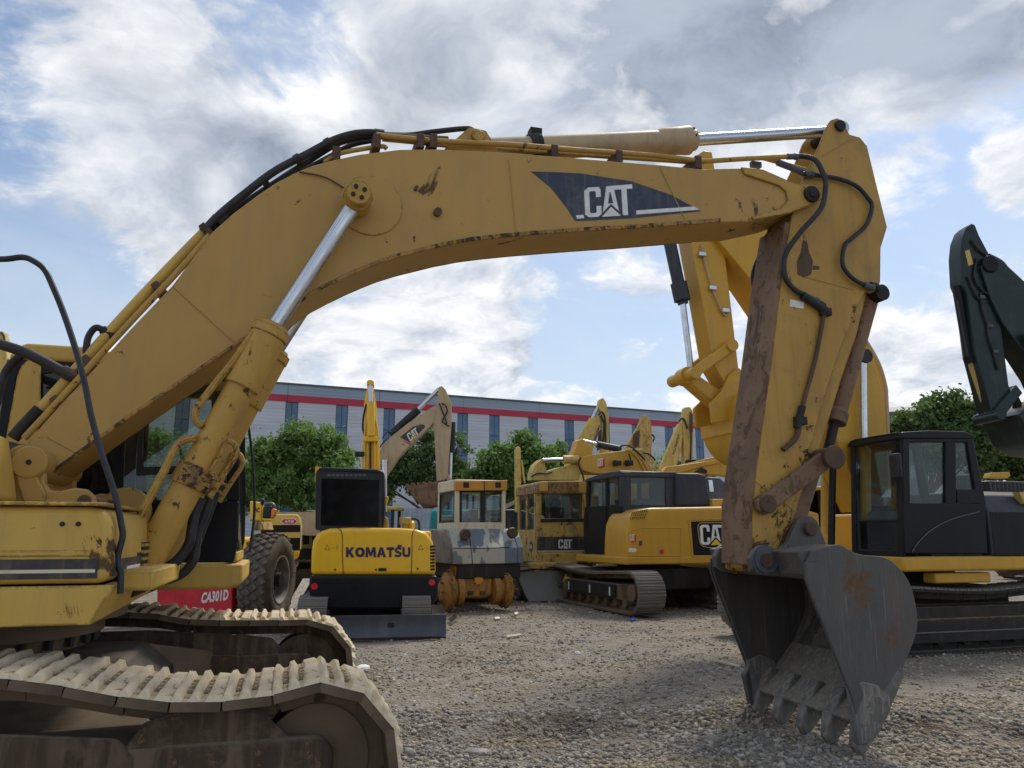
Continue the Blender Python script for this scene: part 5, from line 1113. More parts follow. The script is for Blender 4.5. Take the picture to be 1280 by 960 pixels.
# ================================================================ excavator with CAT on the counterweight, middle
def mid_excavator():
    F = Frame('excavator', 3.05, 17.6, 111, 'yellow excavator with slate black cab and a big emblem plate on its counterweight', 'excavator')
    rt = F.root; XR = -1.35
    cw = platex(F, rt, 'counterweight', [(783, 704), (783.5, 672), (785, 655), (790, 643), (800, 637), (815, 634.5), (905, 633), (960, 632), (966, 640), (966, 707), (905, 707.5)], XR, 1.0, 'cat_yellow', .08, 4)
    yl = F.h(783, 690, x=XR).y; yr = F.h(966, 690, x=XR).y
    z0 = F.h(790, 705, x=XR).z; z1 = F.h(850, 634, x=XR).z
    m = MB(); m.box(XR - .012, XR + 2.3, yr, yl + .03, z0 - .015, z0 + .14); m.build('deck_band', 'cat_yellow', rt, bevel=.03)
    q = F.yz([(788.5, 649), (791, 640), (810.5, 636), (807, 648.5)], XR)
    m = MB(); m.prismx(q, XR - .004, XR + .03); vt = m.build('vent', 'black_matt', cw)
    for k in range(8):
        t = k / 7; a = F.h(789 + t * 17, 649, x=XR - .008); b = F.h(792 + t * 17.5, 640.2 - 3.6 * t, x=XR - .008)
        m = MB(); m.cyl(a, b, .011, n=6); m.build('slat', 'cat_yellow', vt)
    for k in range(2):
        a = F.h(789 + k, 646 - 3 * k, x=XR - .006); b = F.h(808 + k, 645 - 3.5 * k, x=XR - .006); m = MB(); m.cyl(a, b, .009, n=6); m.build('slat', 'cat_yellow', vt)
    # raised door outline and emblem plate
    hosep(F, cw, [(784, 667), (792, 662), (805, 660), (850, 660), (850, 661)], x=XR - .002, r=.012, mat='cat_yellow', name='pressed_edge')
    hosep(F, cw, [(851, 661), (851, 690), (849, 694), (846, 695), (790, 694.5)], x=XR - .002, r=.012, mat='cat_yellow', name='pressed_edge')
    m = MB(); m.prismx(F.yz([(863.5, 652), (925, 650), (925, 694), (867, 694)], XR), XR - .008, XR + .02); pl = m.build('emblem_plate', 'black', cw, bevel=.01)
    hosep(F, pl, [(925, 648.5), (870, 649.5), (861, 651), (861.5, 656), (865, 690), (867, 695.5), (872, 696.3), (925, 696.5)], x=XR - .006, r=.012, mat='cat_yellow', name='plate_rim')
    q = F.P([(876, 681), (912, 681), (910, 656), (874.5, 656)], x=XR - .012); cat_logo(pl, q, tri='logo_yellow', back='black')
    hosep(F, pl, [(912, 653), (880, 653.5), (874, 655), (872.5, 660), (874.5, 676), (877, 681.5), (883, 684), (890, 684.5), (897, 685), (902, 690)], x=XR - .01, r=.008, mat='pale_yellow', name='emblem_outline')
    q = F.P([(787, 676), (793.5, 676), (793.5, 668), (787, 668)], x=XR - .006)
    m = MB(); n = quad_n(q); m.slab([Vector(v) for v in F.P([(789, 679), (795, 677), (795.5, 668.5), (792, 668)], x=XR - .003)], n * .001); m.build('small_emblem', 'red', cw)
    cat_logo(cw, q, tri='logo_yellow', back='cat_yellow')
    m = MB(); m.prismx(F.yz([(786, 690), (794, 690), (796, 687.5), (794, 685), (786, 685)], XR), XR - .005, XR - .002); m.build('model_sticker', 'white', cw)
    m = MB(); m.prismx(F.yz([(798.5, 682), (802.5, 682), (802.5, 676), (798.5, 676)], XR), XR - .005, XR - .002); m.build('warning_sticker', 'rusty', cw)
    m = MB(); v = F.h(827, 689.5, x=XR); m.cyl((XR - .008, v.y, v.z), (XR - .002, v.y, v.z), .05, n=9); m.build('red_mark', 'red_lens', cw)
    # cab
    cb = bpy.data.objects.new('cab', None); COL.objects.link(cb); cb.parent = rt
    XC = XR + .55
    zt = F.h(800, 588.5, x=XC).z; ya = F.h(776, 600, x=XC).y; yb = F.h(846, 600, x=XC).y; zb = z0 + .15; zw = F.h(800, 632, x=XC).z + .02
    xf = XC + 1.72
    m = MB(); m.prism([(XC, zb), (xf + .1, zb), (xf + .12, zw - .3), (xf + .02, zw), (XC, zw)], ya - .06, ya); m.build('side_panel', 'black', cb, bevel=.01)
    m = MB(); m.prism([(XC, zb), (xf + .1, zb), (xf, zw), (XC, zw)], yb, yb + .06); m.build('side_panel', 'black', cb, bevel=.01)
    m = MB(); m.prism([(XC - .02, zt - .1), (XC + .03, zt), (XC + .8, zt - .0), (xf - .05, zt - .08), (xf - .02, zt - .16), (XC - .02, zt - .14)], yb - .02, ya + .02); m.build('cab_roof', 'hood_grey', cb, bevel=.04, seg=3)
    m = MB(); m.box(XC, XC + .05, yb, ya, z0 + .1, zw); m.build('rear_panel', 'hood_grey', cb, bevel=.01)
    for (p, s) in (((776, 789), 1), ((832, 846), 1)):
        A = F.yz([(p[0], 634), (p[1], 634), (p[1], 590), (p[0], 590)], XC); m = MB(); m.prismx(A, XC - .004, XC + .08); m.build('rear_post', 'hood_grey', cb, bevel=.012)
    A = F.yz([(789, 597), (832, 597), (832, 590), (789, 590)], XC); m = MB(); m.prismx(A, XC - .002, XC + .07); m.build('rear_header', 'hood_grey', cb, bevel=.008)
    A = F.yz([(788, 634), (833, 634), (833, 596), (788, 596)], XC); m = MB(); m.prismx(A, XC + .02, XC + .027); m.build('rear_window', 'glass', cb)
    for (a, b) in ((XC + .08, XC + .14), (XC + .62, XC + .72), (xf - .12, xf)):
        for y in (ya - .06, yb):
            m = MB(); m.prism([(a, zw - .5), (b, zw - .5), (b - (.1 if b == xf else 0), zt - .1), (a - (.1 if b == xf else 0), zt - .1)], y, y + .06); m.build('door_post', 'black', cb, bevel=.008)
    for y in (ya - .04, yb + .03):
        m = MB(); m.prism([(XC + .1, zw - .45), (xf, zw - .45), (xf - .08, zt - .1), (XC + .1, zt - .1)], y, y + .007); m.build('pane', 'glass_dust', cb)
    m = MB(); m.hexa([(xf, yb, zw), (xf + .01, yb, zw), (xf + .01, ya, zw), (xf, ya, zw)], [(xf - .1, yb, zt - .12), (xf - .09, yb, zt - .12), (xf - .09, ya, zt - .12), (xf - .1, ya, zt - .12)]); m.build('windscreen', 'glass', cb)
    m = MB(); ym = (ya + yb) / 2; m.box(XC + .35, XC + .85, ym - .25, ym + .25, zb, zb + .5); m.prism([(XC + .3, zb + .4), (XC + .45, zb + .4), (XC + .38, zb + 1.2), (XC + .22, zb + 1.2)], ym - .24, ym + .24); m.build('seat', 'dark_in', cb, bevel=.05)
    for pts, mt in (((769, 678), 'white'), ((767, 691), 'white')):
        v = F.h(*pts, y=ya); m = MB()
        m.lathe((v.x, ya + .001, v.z), (0, 1, 0), [(0, .10), (.004, .10)], 18); o = m.build('round_sticker', mt, cb)
        m = MB(); m.lathe((v.x, ya + .005, v.z), (0, 1, 0), [(0, .06), (.002, .06)], 6); m.build('sticker_print', 'navy', o)
    # hood and its slanted stowage box
    A = F.yz([(843, 634), (858, 634), (853, 590), (843, 590)], XC)
    m = MB(); ys = F.h(905, 600, x=XC).y; zz = F.h(870, 592, x=XC).z
    m.prismx(F.yz([(846, 636), (852, 633), (889, 633), (889, 627), (883, 594), (874, 591.5), (846, 591)], XC - .1), XC - .1, XC + 1.1); m.build('engine_hood', 'hood_grey', rt, bevel=.05, seg=3)
    m = MB(); m.prismx(F.yz([(884, 632), (911, 632), (909, 605), (900, 597), (884, 596)], XC + .1), XC + .1, XC + 1.0); hd = m.build('side_hood', 'steel_grey', rt, bevel=.03)
    m = MB(); m.prismx(F.yz([(886, 615), (892, 615), (890, 600), (885, 600)], XC + .1), XC + .08, XC + .11); m.build('latch', 'chrome', hd, bevel=.008)
    m = MB(); m.prismx(F.yz([(888, 634), (902, 634), (902, 624), (888, 624)], XC - .12), XC - .2, XC - .02); m.build('hood_bracket', 'cat_yellow', rt, bevel=.02)
    m = MB(); m.box(-.9, 2.0, yr + .1, yb - .05, z0, z1 - .1); m.build('engine_bay', 'cat_yellow', rt, bevel=.03)
    m = MB(); m.cyl((0, 0, .82), (0, 0, z0), .7, n=28); m.build('slewing_ring', 'grime', rt)
    m = MB(); m.box(-1.1, 1.1, -.9, .9, .4, .84); m.build('car_body', 'grime', rt, bevel=.05)
    for y0, y1 in ((.92, 1.52), (-1.5, -.9)):
        make_track(rt, y0, y1, -1.75, 1.75, .40, .43, .19, [(-.9, .79), (0, .75), (.9, .79)], mats=('mud_grey', 'mud_dark'), frame_mat='mud_dark', bolts=False)
    m = MB(); m.prism([(-1.15, .30), (1.1, .30), (1.1, .56), (-1.15, .56)], 1.47, 1.515); g = m.build('track_guard', 'grime', rt, bevel=.01)
    for x in (-1.0, -.1, .95):
        m = MB(); m.box(x, x + .05, 1.515, 1.52, .33, .5); m.build('white_mark', 'white', g)
    m = MB(); zc = .48; m.prism([(1.22, zc - .1), (1.42, zc - .1), (1.42, zc - .17), (1.62, zc), (1.42, zc + .17), (1.42, zc + .1), (1.22, zc + .1)], 1.36, 1.372); m.build('arrow_mark', 'logo_yellow', rt)
    m = MB(); m.prism([(1.15, .25), (1.7, .25), (1.7, .65), (1.15, .65)], 1.30, 1.358); m.build('idler_guard', 'mud_frame', rt, bevel=.02)
    # boom lying forward
    Y = -.1
    G = F
    def pl2(name, pts, mat, d, t, par=rt, bev=.015):
        # a plate that stands in the picture-wide plane through the boom, d metres beyond the rear of the house
        m = MB(); m.prismx(F.yz(pts, XR + d), XR + d, XR + d + t); return m.build(name, mat, par, bevel=bev)
    bo = pl2('boom', [(722, 573), (735, 569), (780, 563), (790, 563), (802, 571), (812, 584), (824, 600), (830, 640), (790, 640), (786, 605), (765, 592), (742, 592), (729, 588)], 'cat_yellow', 2.6, .55)
    q = F.P([(747, 583), (754, 582), (754, 572.5), (747, 573.5)], x=XR + 2.595)
    n = quad_n(q); m = MB(); m.slab([Vector(v) for v in F.P([(749, 586), (756, 584), (756, 573), (752, 572)], x=XR + 2.597)], n * .001); m.build('small_emblem', 'red', bo); cat_logo(bo, q, tri='logo_yellow', back='cat_yellow')
    for k, (a, b) in enumerate(((789, 808), (793, 813), (797, 818), (801, 823), (806, 829))):
        hosep(F, bo, [(a - 8, 562), (a, 564), ((a + b) / 2, 574 + k), (b, 592), (b + 5, 600)], x=XR + 2.55, r=.022, mat='pale_yellow', name='hydraulic_pipe')
    for pts in ([(772, 562), (778, 557), (786, 557), (798, 566), (806, 575)], [(726, 572), (723, 580), (728, 592), (730, 602)], [(786, 567), (788, 575), (784, 580)], [(805, 566), (812, 568), (819, 575)]):
        hosep(F, bo, pts, x=XR + 2.5, r=.022)
    for x in (771, 786):
        v = F.h(x, 579, x=XR + 2.5); m = MB(); m.box(XR + 2.4, XR + 2.58, v.y - .08, v.y + .08, v.z - .06, v.z + .07); m.build('work_lamp', 'black_matt', bo, bevel=.02)
    a = F.h(728, 551, x=XR + 2.8); b = F.h(746, 555.5, x=XR + 2.8); c = F.h(775, 561.5, x=XR + 2.8)
    m = MB(); m.cyl(b, c, .085, n=16); cy = m.build('stick_cylinder', 'hood_grey', rt); m = MB(); m.cyl(a, b, .05, n=14); m.build('piston_rod', 'chrome', cy)
    pl2('stick', [(665, 600), (665, 592), (669, 581), (677, 574), (680, 576), (684, 589), (700, 584), (722, 580), (727, 585), (724, 600)], 'pale_yellow', 2.72, .3, bev=.01)
    sk = pl2('stick_head', [(713, 575), (720, 560), (722, 551), (729, 548), (735, 556), (741, 566), (740, 580), (724, 582)], 'cat_yellow', 2.72, .3)
    a = F.h(678, 575.5, x=XR + 2.66); b = F.h(704, 574.5, x=XR + 2.66); m = MB(); m.cyl(a, b, .05, n=14); c2 = m.build('bucket_cylinder', 'chrome', rt); m = MB(); m.cyl(b, F.h(722, 574, x=XR + 2.66), .1, n=16); m.build('barrel', 'pale_yellow', c2)
    hosep(F, sk, [(664, 596), (672, 592), (684, 592), (690, 590)], x=XR + 2.66, r=.018)
mid_excavator()

# ================================================================ far excavators, arms raised behind the row
def far_excavator(X, Y, yaw, label, mat, boom, stick, rod=None, extra=None, txt=None, t=.26, body=None, hoses=()):
    F = Frame('excavator', X, Y, yaw, label, 'excavator', 'excavators parked in the back row'); rt = F.root
    if boom:
        m = MB(); m.prism(F.xz(boom, -t / 2), -t / 2, t / 2); bo = m.build('boom', mat, rt, bevel=.02)
        if txt:
            q = F.P(txt[1], y=-t / 2 - .004); text(bo, txt[0], q, 'navy', .04)
    m = MB(); m.prism(F.xz(stick, -t / 2 - .05), -t / 2 - .05, t / 2 + .05); st = m.build('stick', mat, rt, bevel=.02)
    if rod:
        a, b, c = F.P(rod, y=0)
        m = MB(); m.cyl(a, b, .06, n=12); cy = m.build('stick_cylinder', 'chrome', rt)
        m = MB(); m.cyl(b, c, .11, n=14); m.build('barrel', mat, cy)
    for h in hoses: hosep(F, st, h, y=-t / 2 - .09, r=.03)
    for nm, pts, mt, y, tt in (extra or ()):
        m = MB(); m.prism(F.xz(pts, y), y, y + tt); m.build(nm, mt, rt, bevel=.02)
    hidden_body(F, body or mat, cab_y=-1)
    return F
far_excavator(1.5, 27.5, 8, 'pale yellow excavator in the back row whose steep boom peaks highest', 'pale_yellow',
    [(660, 640), (700, 600), (711, 570), (720, 551), (735, 529), (742.5, 521), (752, 517.5), (750, 533), (741, 562.5), (738, 600), (715, 650)],
    [(750, 499), (754, 497), (758, 503), (761, 518), (761.5, 566), (761, 590), (752, 590), (752, 568), (753, 540), (753.5, 519), (748, 508)], ((751.5, 501), (740, 524), (726, 548)),
    txt=('SUMITOMO', ((740.5, 553), (748.5, 531), (751, 533), (743.5, 555))), hoses=([(748, 519), (752, 515), (756, 522), (757, 545), (757, 562)], [(750, 520), (755, 530), (753, 560)]),
    extra=(('rubbed_patch', [(748, 540), (752, 535), (753, 560), (746, 564)], 'rusty', -.3, .03),))
far_excavator(4.4, 30.0, 8, 'rust streaked yellow excavator in the back row, blunt stick between two taller arms', 'rust_yellow',
    [(760, 640), (780, 565), (786, 553), (795, 538), (801, 527), (803, 545), (795, 600), (785, 645)],
    [(804, 518.4), (808, 519), (814, 527), (815.5, 546), (814, 572), (812, 590), (797, 590), (799, 557), (798, 540), (801, 528)], None,
    extra=(('rubbed_patch', [(791, 543), (800, 537), (799, 556), (792, 562)], 'rusty', -.26, .03),), hoses=([(815, 543), (818, 547), (816, 552)],))
far_excavator(5.4, 26.5, 8, 'yellow excavator in the back row, slim boom leaning right with navy lettering', 'pale_yellow',
    [(815, 640), (818, 600), (827, 581), (849, 529), (853, 530), (854, 545), (851, 565), (843, 590), (838, 640)],
    [(857, 509), (862.5, 508.5), (866, 514), (867, 536), (866, 576), (865, 592), (856, 592), (856, 577), (854.5, 540), (853, 525)], None,
    txt=('HYUNDAI', ((840, 567), (847.5, 543), (850, 545), (843, 568.5))), hoses=([(849, 527), (852, 523), (856, 526), (859, 536)], [(863, 530), (864, 550), (863, 575)]),
    extra=(('stick_back', [(862, 514), (866, 518), (866.5, 540), (862, 538)], 'rusty', -.29, .03), ('linkage', [(858, 575), (870, 574), (869, 580), (858, 581)], 'grime', -.3, .5)))
far_excavator(9.3, 24.0, 8, 'deep yellow excavator in the back row with its boom lying low', 'cat_yellow2',
    [(836, 587), (850, 581), (868, 577), (890, 571.5), (905, 570), (960, 580), (1010, 640), (960, 640), (930, 600), (900, 594), (862, 592), (839, 592)],
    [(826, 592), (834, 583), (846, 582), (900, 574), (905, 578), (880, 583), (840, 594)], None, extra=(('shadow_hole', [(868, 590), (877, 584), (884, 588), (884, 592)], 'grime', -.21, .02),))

def tan_excavator():
    F = Frame('excavator', -6.0, 22.5, 6, 'sun bleached tan excavator with black emblem band on its boom', 'excavator')
    rt = F.root; t = .45; y = -t / 2
    m = MB(); m.prism(F.xz([(462, 640), (466, 600), (470, 575), (478, 556), (492, 543), (510, 529), (525, 518), (544, 507), (551.5, 505), (555, 509), (553.5, 516), (548, 524.6), (542, 529), (534, 537), (513, 556), (498, 572.5), (490, 585), (484, 593), (481, 606), (479, 640)], y), y, -y); bo = m.build('boom', 'beige', rt, bevel=.02)
    m = MB(); m.prism(F.xz([(500, 546.5), (517, 533), (527.5, 530), (532, 533), (521, 545), (511, 553)], y), y - .006, y - .001); d = m.build('emblem_film', 'decal_black', bo)
    m = MB(); m.prism(F.xz([(502, 550), (511, 553.5), (514, 552), (512, 556)], y), y - .006, y - .001); m.build('red_band', 'red', bo)
    q = F.P([(513, 552), (524, 542), (520, 534), (508, 543)], y=y - .008); cat_logo(d, q, tri='logo_yellow', back='decal_black')
    m = MB(); m.prism(F.xz([(548, 484), (552.5, 482), (557, 487), (564.6, 504), (564.8, 525), (562, 564), (560, 595), (556, 600), (546, 602), (545, 580), (543, 540), (542, 528), (546, 510)], y - .05), y - .05, -y + .05); st = m.build('stick', 'beige', rt, bevel=.02)
    a, b, c = F.P([(549, 486), (523, 512), (488, 544)], y=0); m = MB(); m.cyl(b, c, .12, n=16); cy = m.build('stick_cylinder', 'black_matt', rt); m = MB(); m.cyl(a, b, .065, n=12); m.build('piston_rod', 'chrome', cy)
    a, b, c = F.P([(564.5, 528), (563.5, 566), (562.5, 600)], y=0); m = MB(); m.cyl(a, b, .12, n=16); cy = m.build('bucket_cylinder', 'black_matt', rt); m = MB(); m.cyl(b, c, .06, n=12); m.build('piston_rod', 'chrome', cy)
    for h in ([(552, 504), (557, 507), (559, 514), (555, 522), (553, 527), (562, 533)], [(549, 504), (553, 514), (559, 530)], [(478, 548), (484, 540), (492, 540), (500, 533)], [(474, 560), (480, 552), (484, 548)]): hosep(F, st, h, y=y - .1, r=.02)
    m = MB(); m.prism(F.xz([(552, 590), (557, 588), (567, 602), (562, 606)], y), y, -y); m.build('idler_link', 'beige', rt, bevel=.02)
    q = F.h(479, 575, y=y); m = MB(); m.cyl((q.x, -.5, q.z), (q.x, .5, q.z), .16, n=20); m.build('cylinder_pin', 'beige', rt)
    a, b = F.P([(480, 578), (480.5, 625)], y=-.45); m = MB(); m.cyl(a, b, .06, n=12); m.build('boom_cylinder', 'chrome', rt)
    bk = bpy.data.objects.new('bucket', None); COL.objects.link(bk); bk.parent = rt
    pr = F.xz([(511, 610), (530, 604), (545, 602), (558, 602), (566, 611), (566, 622), (558, 630), (543, 633), (527, 630), (516, 621)], -.65)
    m = MB(); m.prism(pr, -.65, .65); m.build('shell', 'rusty_pale', bk, bevel=.04)
    for k in range(5):
        u = k / 4; q = F.h(511 + 28 * u, 609 - 3.5 * u, y=-.65); m = MB(); m.hexa([(q.x - .05, -.66, q.z - .06), (q.x + .2, -.66, q.z - .1), (q.x + .2, -.5, q.z - .1), (q.x - .05, -.5, q.z - .06)], [(q.x - .1, -.66, q.z + .10), (q.x - .02, -.66, q.z + .10), (q.x - .02, -.5, q.z + .10), (q.x - .1, -.5, q.z + .10)]); m.build('tooth', 'rusty_pale', bk)
    hidden_body(F, 'beige', x0=.6, x1=2.6, cab=False, h=2.1)
tan_excavator()
far_excavator(-17.6, 24.0, 10, 'faded yellow excavator arm just peeking in behind the handrail at the far left', 'pale_yellow', [(-60, 640), (-20, 500), (0, 432), (3, 440), (-10, 520), (-30, 640)],
    [(-3, 414), (4, 414), (7, 425), (8, 445), (12, 470), (6, 520), (0, 520), (0, 470), (-4, 430)], None, hoses=([(1, 416), (5, 420), (4, 435)],))

# ================================================================ wheelless loader cab
def wheel_machine():
    F = Frame('wheeled_excavator', -.82, 17.2, 112, 'wheeled excavator without tyres, cream cab, patchy grey hood and chained orange hubs', 'excavator')
    rt = F.root; XR = -1.0
    def px(name, pts, x, t, mat, bev=.01, par=rt): return platex(F, par, name, pts, x, t, mat, bev)
    # hood
    yl = F.h(566, 690, x=XR).y; yr = F.h(636, 690, x=XR).y
    zt = F.h(600, 661, x=XR + .35).z; zm = F.h(600, 685, x=XR).z; zb = F.h(600, 705, x=XR).z
    m = MB(); m.prism([(XR, zb), (XR, zm), (XR + .35, zt), (1.3, zt), (1.3, zb)], yr - .2, yl); hd = m.build('hood', 'patch_paint', rt, bevel=.02)
    hosep(F, hd, [(585, 662), (588, 680), (591, 706)], x=XR - .002, r=.008, mat='grime', name='panel_gap'); hosep(F, hd, [(566, 685), (600, 685.5), (636, 684)], x=XR - .002, r=.008, mat='grime', name='panel_gap')
    m = MB(); m.prism([(XR + .02, zb + .02), (XR + .02, zm), (XR + .3, zt - .02), (.9, zt - .02), (.9, zb + .02)], yl, yl + .16); m.build('side_door', 'patch_dark', hd, bevel=.02)
    m = MB(); m.prism([(XR + .02, zb), (XR + .02, zm), (XR + .3, zt - .04), (.9, zt - .04), (.9, zb)], yr - .34, yr - .2); m.build('side_door', 'patch_paint', hd, bevel=.02)
    # cab
    cb = bpy.data.objects.new('cab', None); COL.objects.link(cb); cb.parent = rt
    XC = XR + .36; yl2 = F.h(571, 630, x=XC).y; yr2 = F.h(632, 630, x=XC).y; z0 = zt; zs = F.h(600, 653, x=XC).z; zw = F.h(600, 613.5, x=XC).z; zr = F.h(600, 601, x=XC).z
    px('rear_sill', [(568, 662), (632, 662), (632, 653), (568, 653)], XC, .06, 'cream', .01, cb)
    for a, b in ((570, 574.5), (628, 632)): px('rear_post', [(a, 654), (b, 654), (b, 608), (a, 608)], XC, .07, 'cream', .012, cb)
    px('window_frame', [(574, 654), (577.5, 654), (577.5, 613), (574, 613)], XC + .03, .03, 'black_matt', 0, cb)
    for a, b in ((601, 603.5), (604, 606.5)): px('window_frame', [(a, 654), (b, 654), (b, 613), (a, 613)], XC + .02, .04, 'black_matt', 0, cb)
    px('window_frame', [(574, 615.5), (628, 615.5), (628, 612), (574, 612)], XC + .02, .04, 'black_matt', 0, cb)
    for a, b in ((576, 602), (605, 628)): px('pane', [(a, 653), (b, 653), (b, 614), (a, 614)], XC + .04, .006, 'glass', 0, cb)
    m = MB(); A = F.yz([(569, 613.5), (633, 613), (633, 600.5), (569, 601.5)], XC); m.prismx(A, XC - .06, XC + .1); rf = m.build('roof_band', 'cab_orange', cb, bevel=.012)
    for x in (583, 623): px('roof_lamp', [(x - 3.4, 609.5), (x + 3.4, 609.5), (x + 3.4, 602.5), (x - 3.4, 602.5)], XC - .08, .06, 'grime', .008, rf)
    hosep(F, rf, [(605.5, 613), (605.5, 601)], x=XC - .063, r=.008, mat='grime', name='panel_gap')
    m = MB(); m.box(XC + .1, XC + 1.45, yr2, yl2, zw, zr + .03); m.build('cab_roof', 'cream', cb, bevel=.03)
    for y in (yl2 - .05, yr2):
        m = MB(); m.box(XC + .06, XC + 1.42, y, y + .05, z0, zs); m.build('side_panel', 'cream', cb, bevel=.01)
        for x in (XC + .06, XC + 1.3):
            m = MB(); m.box(x, x + .12, y, y + .05, zs, zw); m.build('side_post', 'cream', cb, bevel=.02)
        m = MB(); m.box(XC + .15, XC + 1.32, y + .02, y + .026, zs, zw); m.build('pane', 'glass', cb)
        for x in (XC + .18, XC + 1.25):
            m = MB(); m.box(x, x + .05, y + .005, y + .045, zs, zw); m.build('window_frame', 'black_matt', cb)
        m = MB(); m.box(XC + .18, XC + 1.3, y + .004, y + .046, zs, zs + .05); m.box(XC + .18, XC + 1.3, y + .004, y + .046, zw - .05, zw); m.build('window_rail', 'black_matt', cb)['kind'] = 'stuff'
    for y in (yl2 - .12, yr2 + .03):
        m = MB(); m.box(XC + 1.36, XC + 1.42, y, y + .09, zs, zw); m.build('front_post', 'cream', cb)
    m = MB(); m.box(XC + .5, XC + .9, -.3, .2, z0, zs + .1); m.build('seat', 'dark_in', cb, bevel=.04)
    for x, yy in ((581, 672), (640, 670)):
        v = F.h(x, yy - 4, x=XR + .1); m = MB(); m.lathe((v.x - .1, v.y, v.z), (1, 0, 0), [(0, .05), (.0, .1), (.1, .12), (.16, .1)], 14); m.build('tail_lamp', 'rusty', rt)
    # axle, drums and chains
    m = MB(); A = F.yz([(569, 707), (617, 707), (616, 744), (608, 748), (580, 748), (570, 744)], XR + .1); m.prismx(A, XR + .1, XR + .5); ax = m.build('axle_housing', 'orange_rust', rt, bevel=.05)
    m = MB(); m.box(XR + .05, 1.4, -.7, .7, zb - .3, zb); m.build('chassis', 'grime', rt, bevel=.03)
    v = F.h(597.5, 725, x=XR + .1); m = MB()
    pts = []
    for k in range(16):
        a = 2 * math.pi * k / 16; r = .11 if k % 2 else .075; pts.append((v.y + r * math.cos(a), v.z + r * math.sin(a)))
    m.prismx(pts, XR + .05, XR + .1); m.build('flange', 'cab_orange', ax, bevel=.008)
    for x in (588, 603):
        v = F.h(x, 741, x=XR + .1); m = MB(); m.box(XR + .06, XR + .1, v.y - .06, v.y + .06, v.z - .04, v.z + .04); m.build('clevis', 'rusty', ax, bevel=.01)
    def hub(xp, yp, s, first):
        v = F.h(xp, yp, x=XR + .25)
        c = Vector((XR + .25, v.y, .42))
        m = MB(); m.lathe(c, (0, s, 0), [(-.16, .20), (-.14, .30), (-.02, .31), (0, .26), (.06, .26), (.07, .36), (.20, .37), (.21, .30), (.24, .27), (.30, .20), (.33, .12), (.35, .0)], 30); h = m.build('wheel_hub', 'orange_rust', rt)
        for k in range(8):
            a = 2 * math.pi * k / 8; p = c + Vector((math.cos(a) * .24, s * .3, math.sin(a) * .24)); m = MB(); m.cyl(p, p + Vector((0, s * .05, 0)), .028, n=6); m.build('wheel_nut', 'rusty', h)
        n = 22
        for k in range(n):                    # chain: every link a ring of its own
            a = 2 * math.pi * k / n; rr = .395 + .02 * math.sin(5 * a) - .03 * (math.sin(a) < -.5); ct = c + Vector((math.cos(a) * rr, s * (.13 + .03 * math.sin(3 * a)), max(-.38, math.sin(a) * rr)))
            tg = Vector((-math.sin(a), 0, math.cos(a))); sd = Vector((0, 1, 0)) if k % 2 else Vector((math.cos(a), 0, math.sin(a)))
            P = [ct + tg * (.072 * math.cos(b)) + sd * (.036 * math.sin(b)) for b in [2 * math.pi * i / 8 for i in range(9)]]
            m = MB(); m.tube(P, .013, 5, 0); m.build('chain_link', 'orange_rust', h)
    hub(568, 745, 1, True); hub(622, 742, -1, False)
    m = MB(); m.cyl((1.3, -.95, .45), (1.3, .95, .45), .45, n=26); m.build('front_wheel', 'rubber', rt, bevel=.05)
    m = MB(); m.cyl((XR + .25, -.6, .42), (XR + .25, .6, .42), .13, n=16); m.build('axle', 'orange_rust', rt)
def patch_mat(name, cols, seed):
    m, t, b = mat_new(name); oc = t.new('ShaderNodeTexCoord').outputs['Object']
    n = t.noise(t.mapping(oc, (1.0, 1.5, .55), loc=(seed, 2, 1)), 1.5, 4, .5, .2)
    c = t.mix(t.step(n, .44, .46), c4(cols[0]), c4(cols[1])); c = t.mix(t.step(n, .55, .57), c, c4(cols[2]))
    c = t.mix(t.step(t.noise(oc, 9, 8, .75), .55, .75, 0, .6), c, c4((.10, .075, .05)))
    t.l.new(c, b.inputs['Base Color']); b.inputs['Roughness'].default_value = .75; return m
MAT['patch_paint'] = patch_mat('patchy_primer', ((.14, .17, .20), (.42, .42, .36), (.17, .19, .20)), 4.0)
MAT['patch_dark'] = patch_mat('dark_patchy_primer', ((.13, .125, .11), (.17, .16, .14), (.30, .26, .19)), 1.0)
wheel_machine()

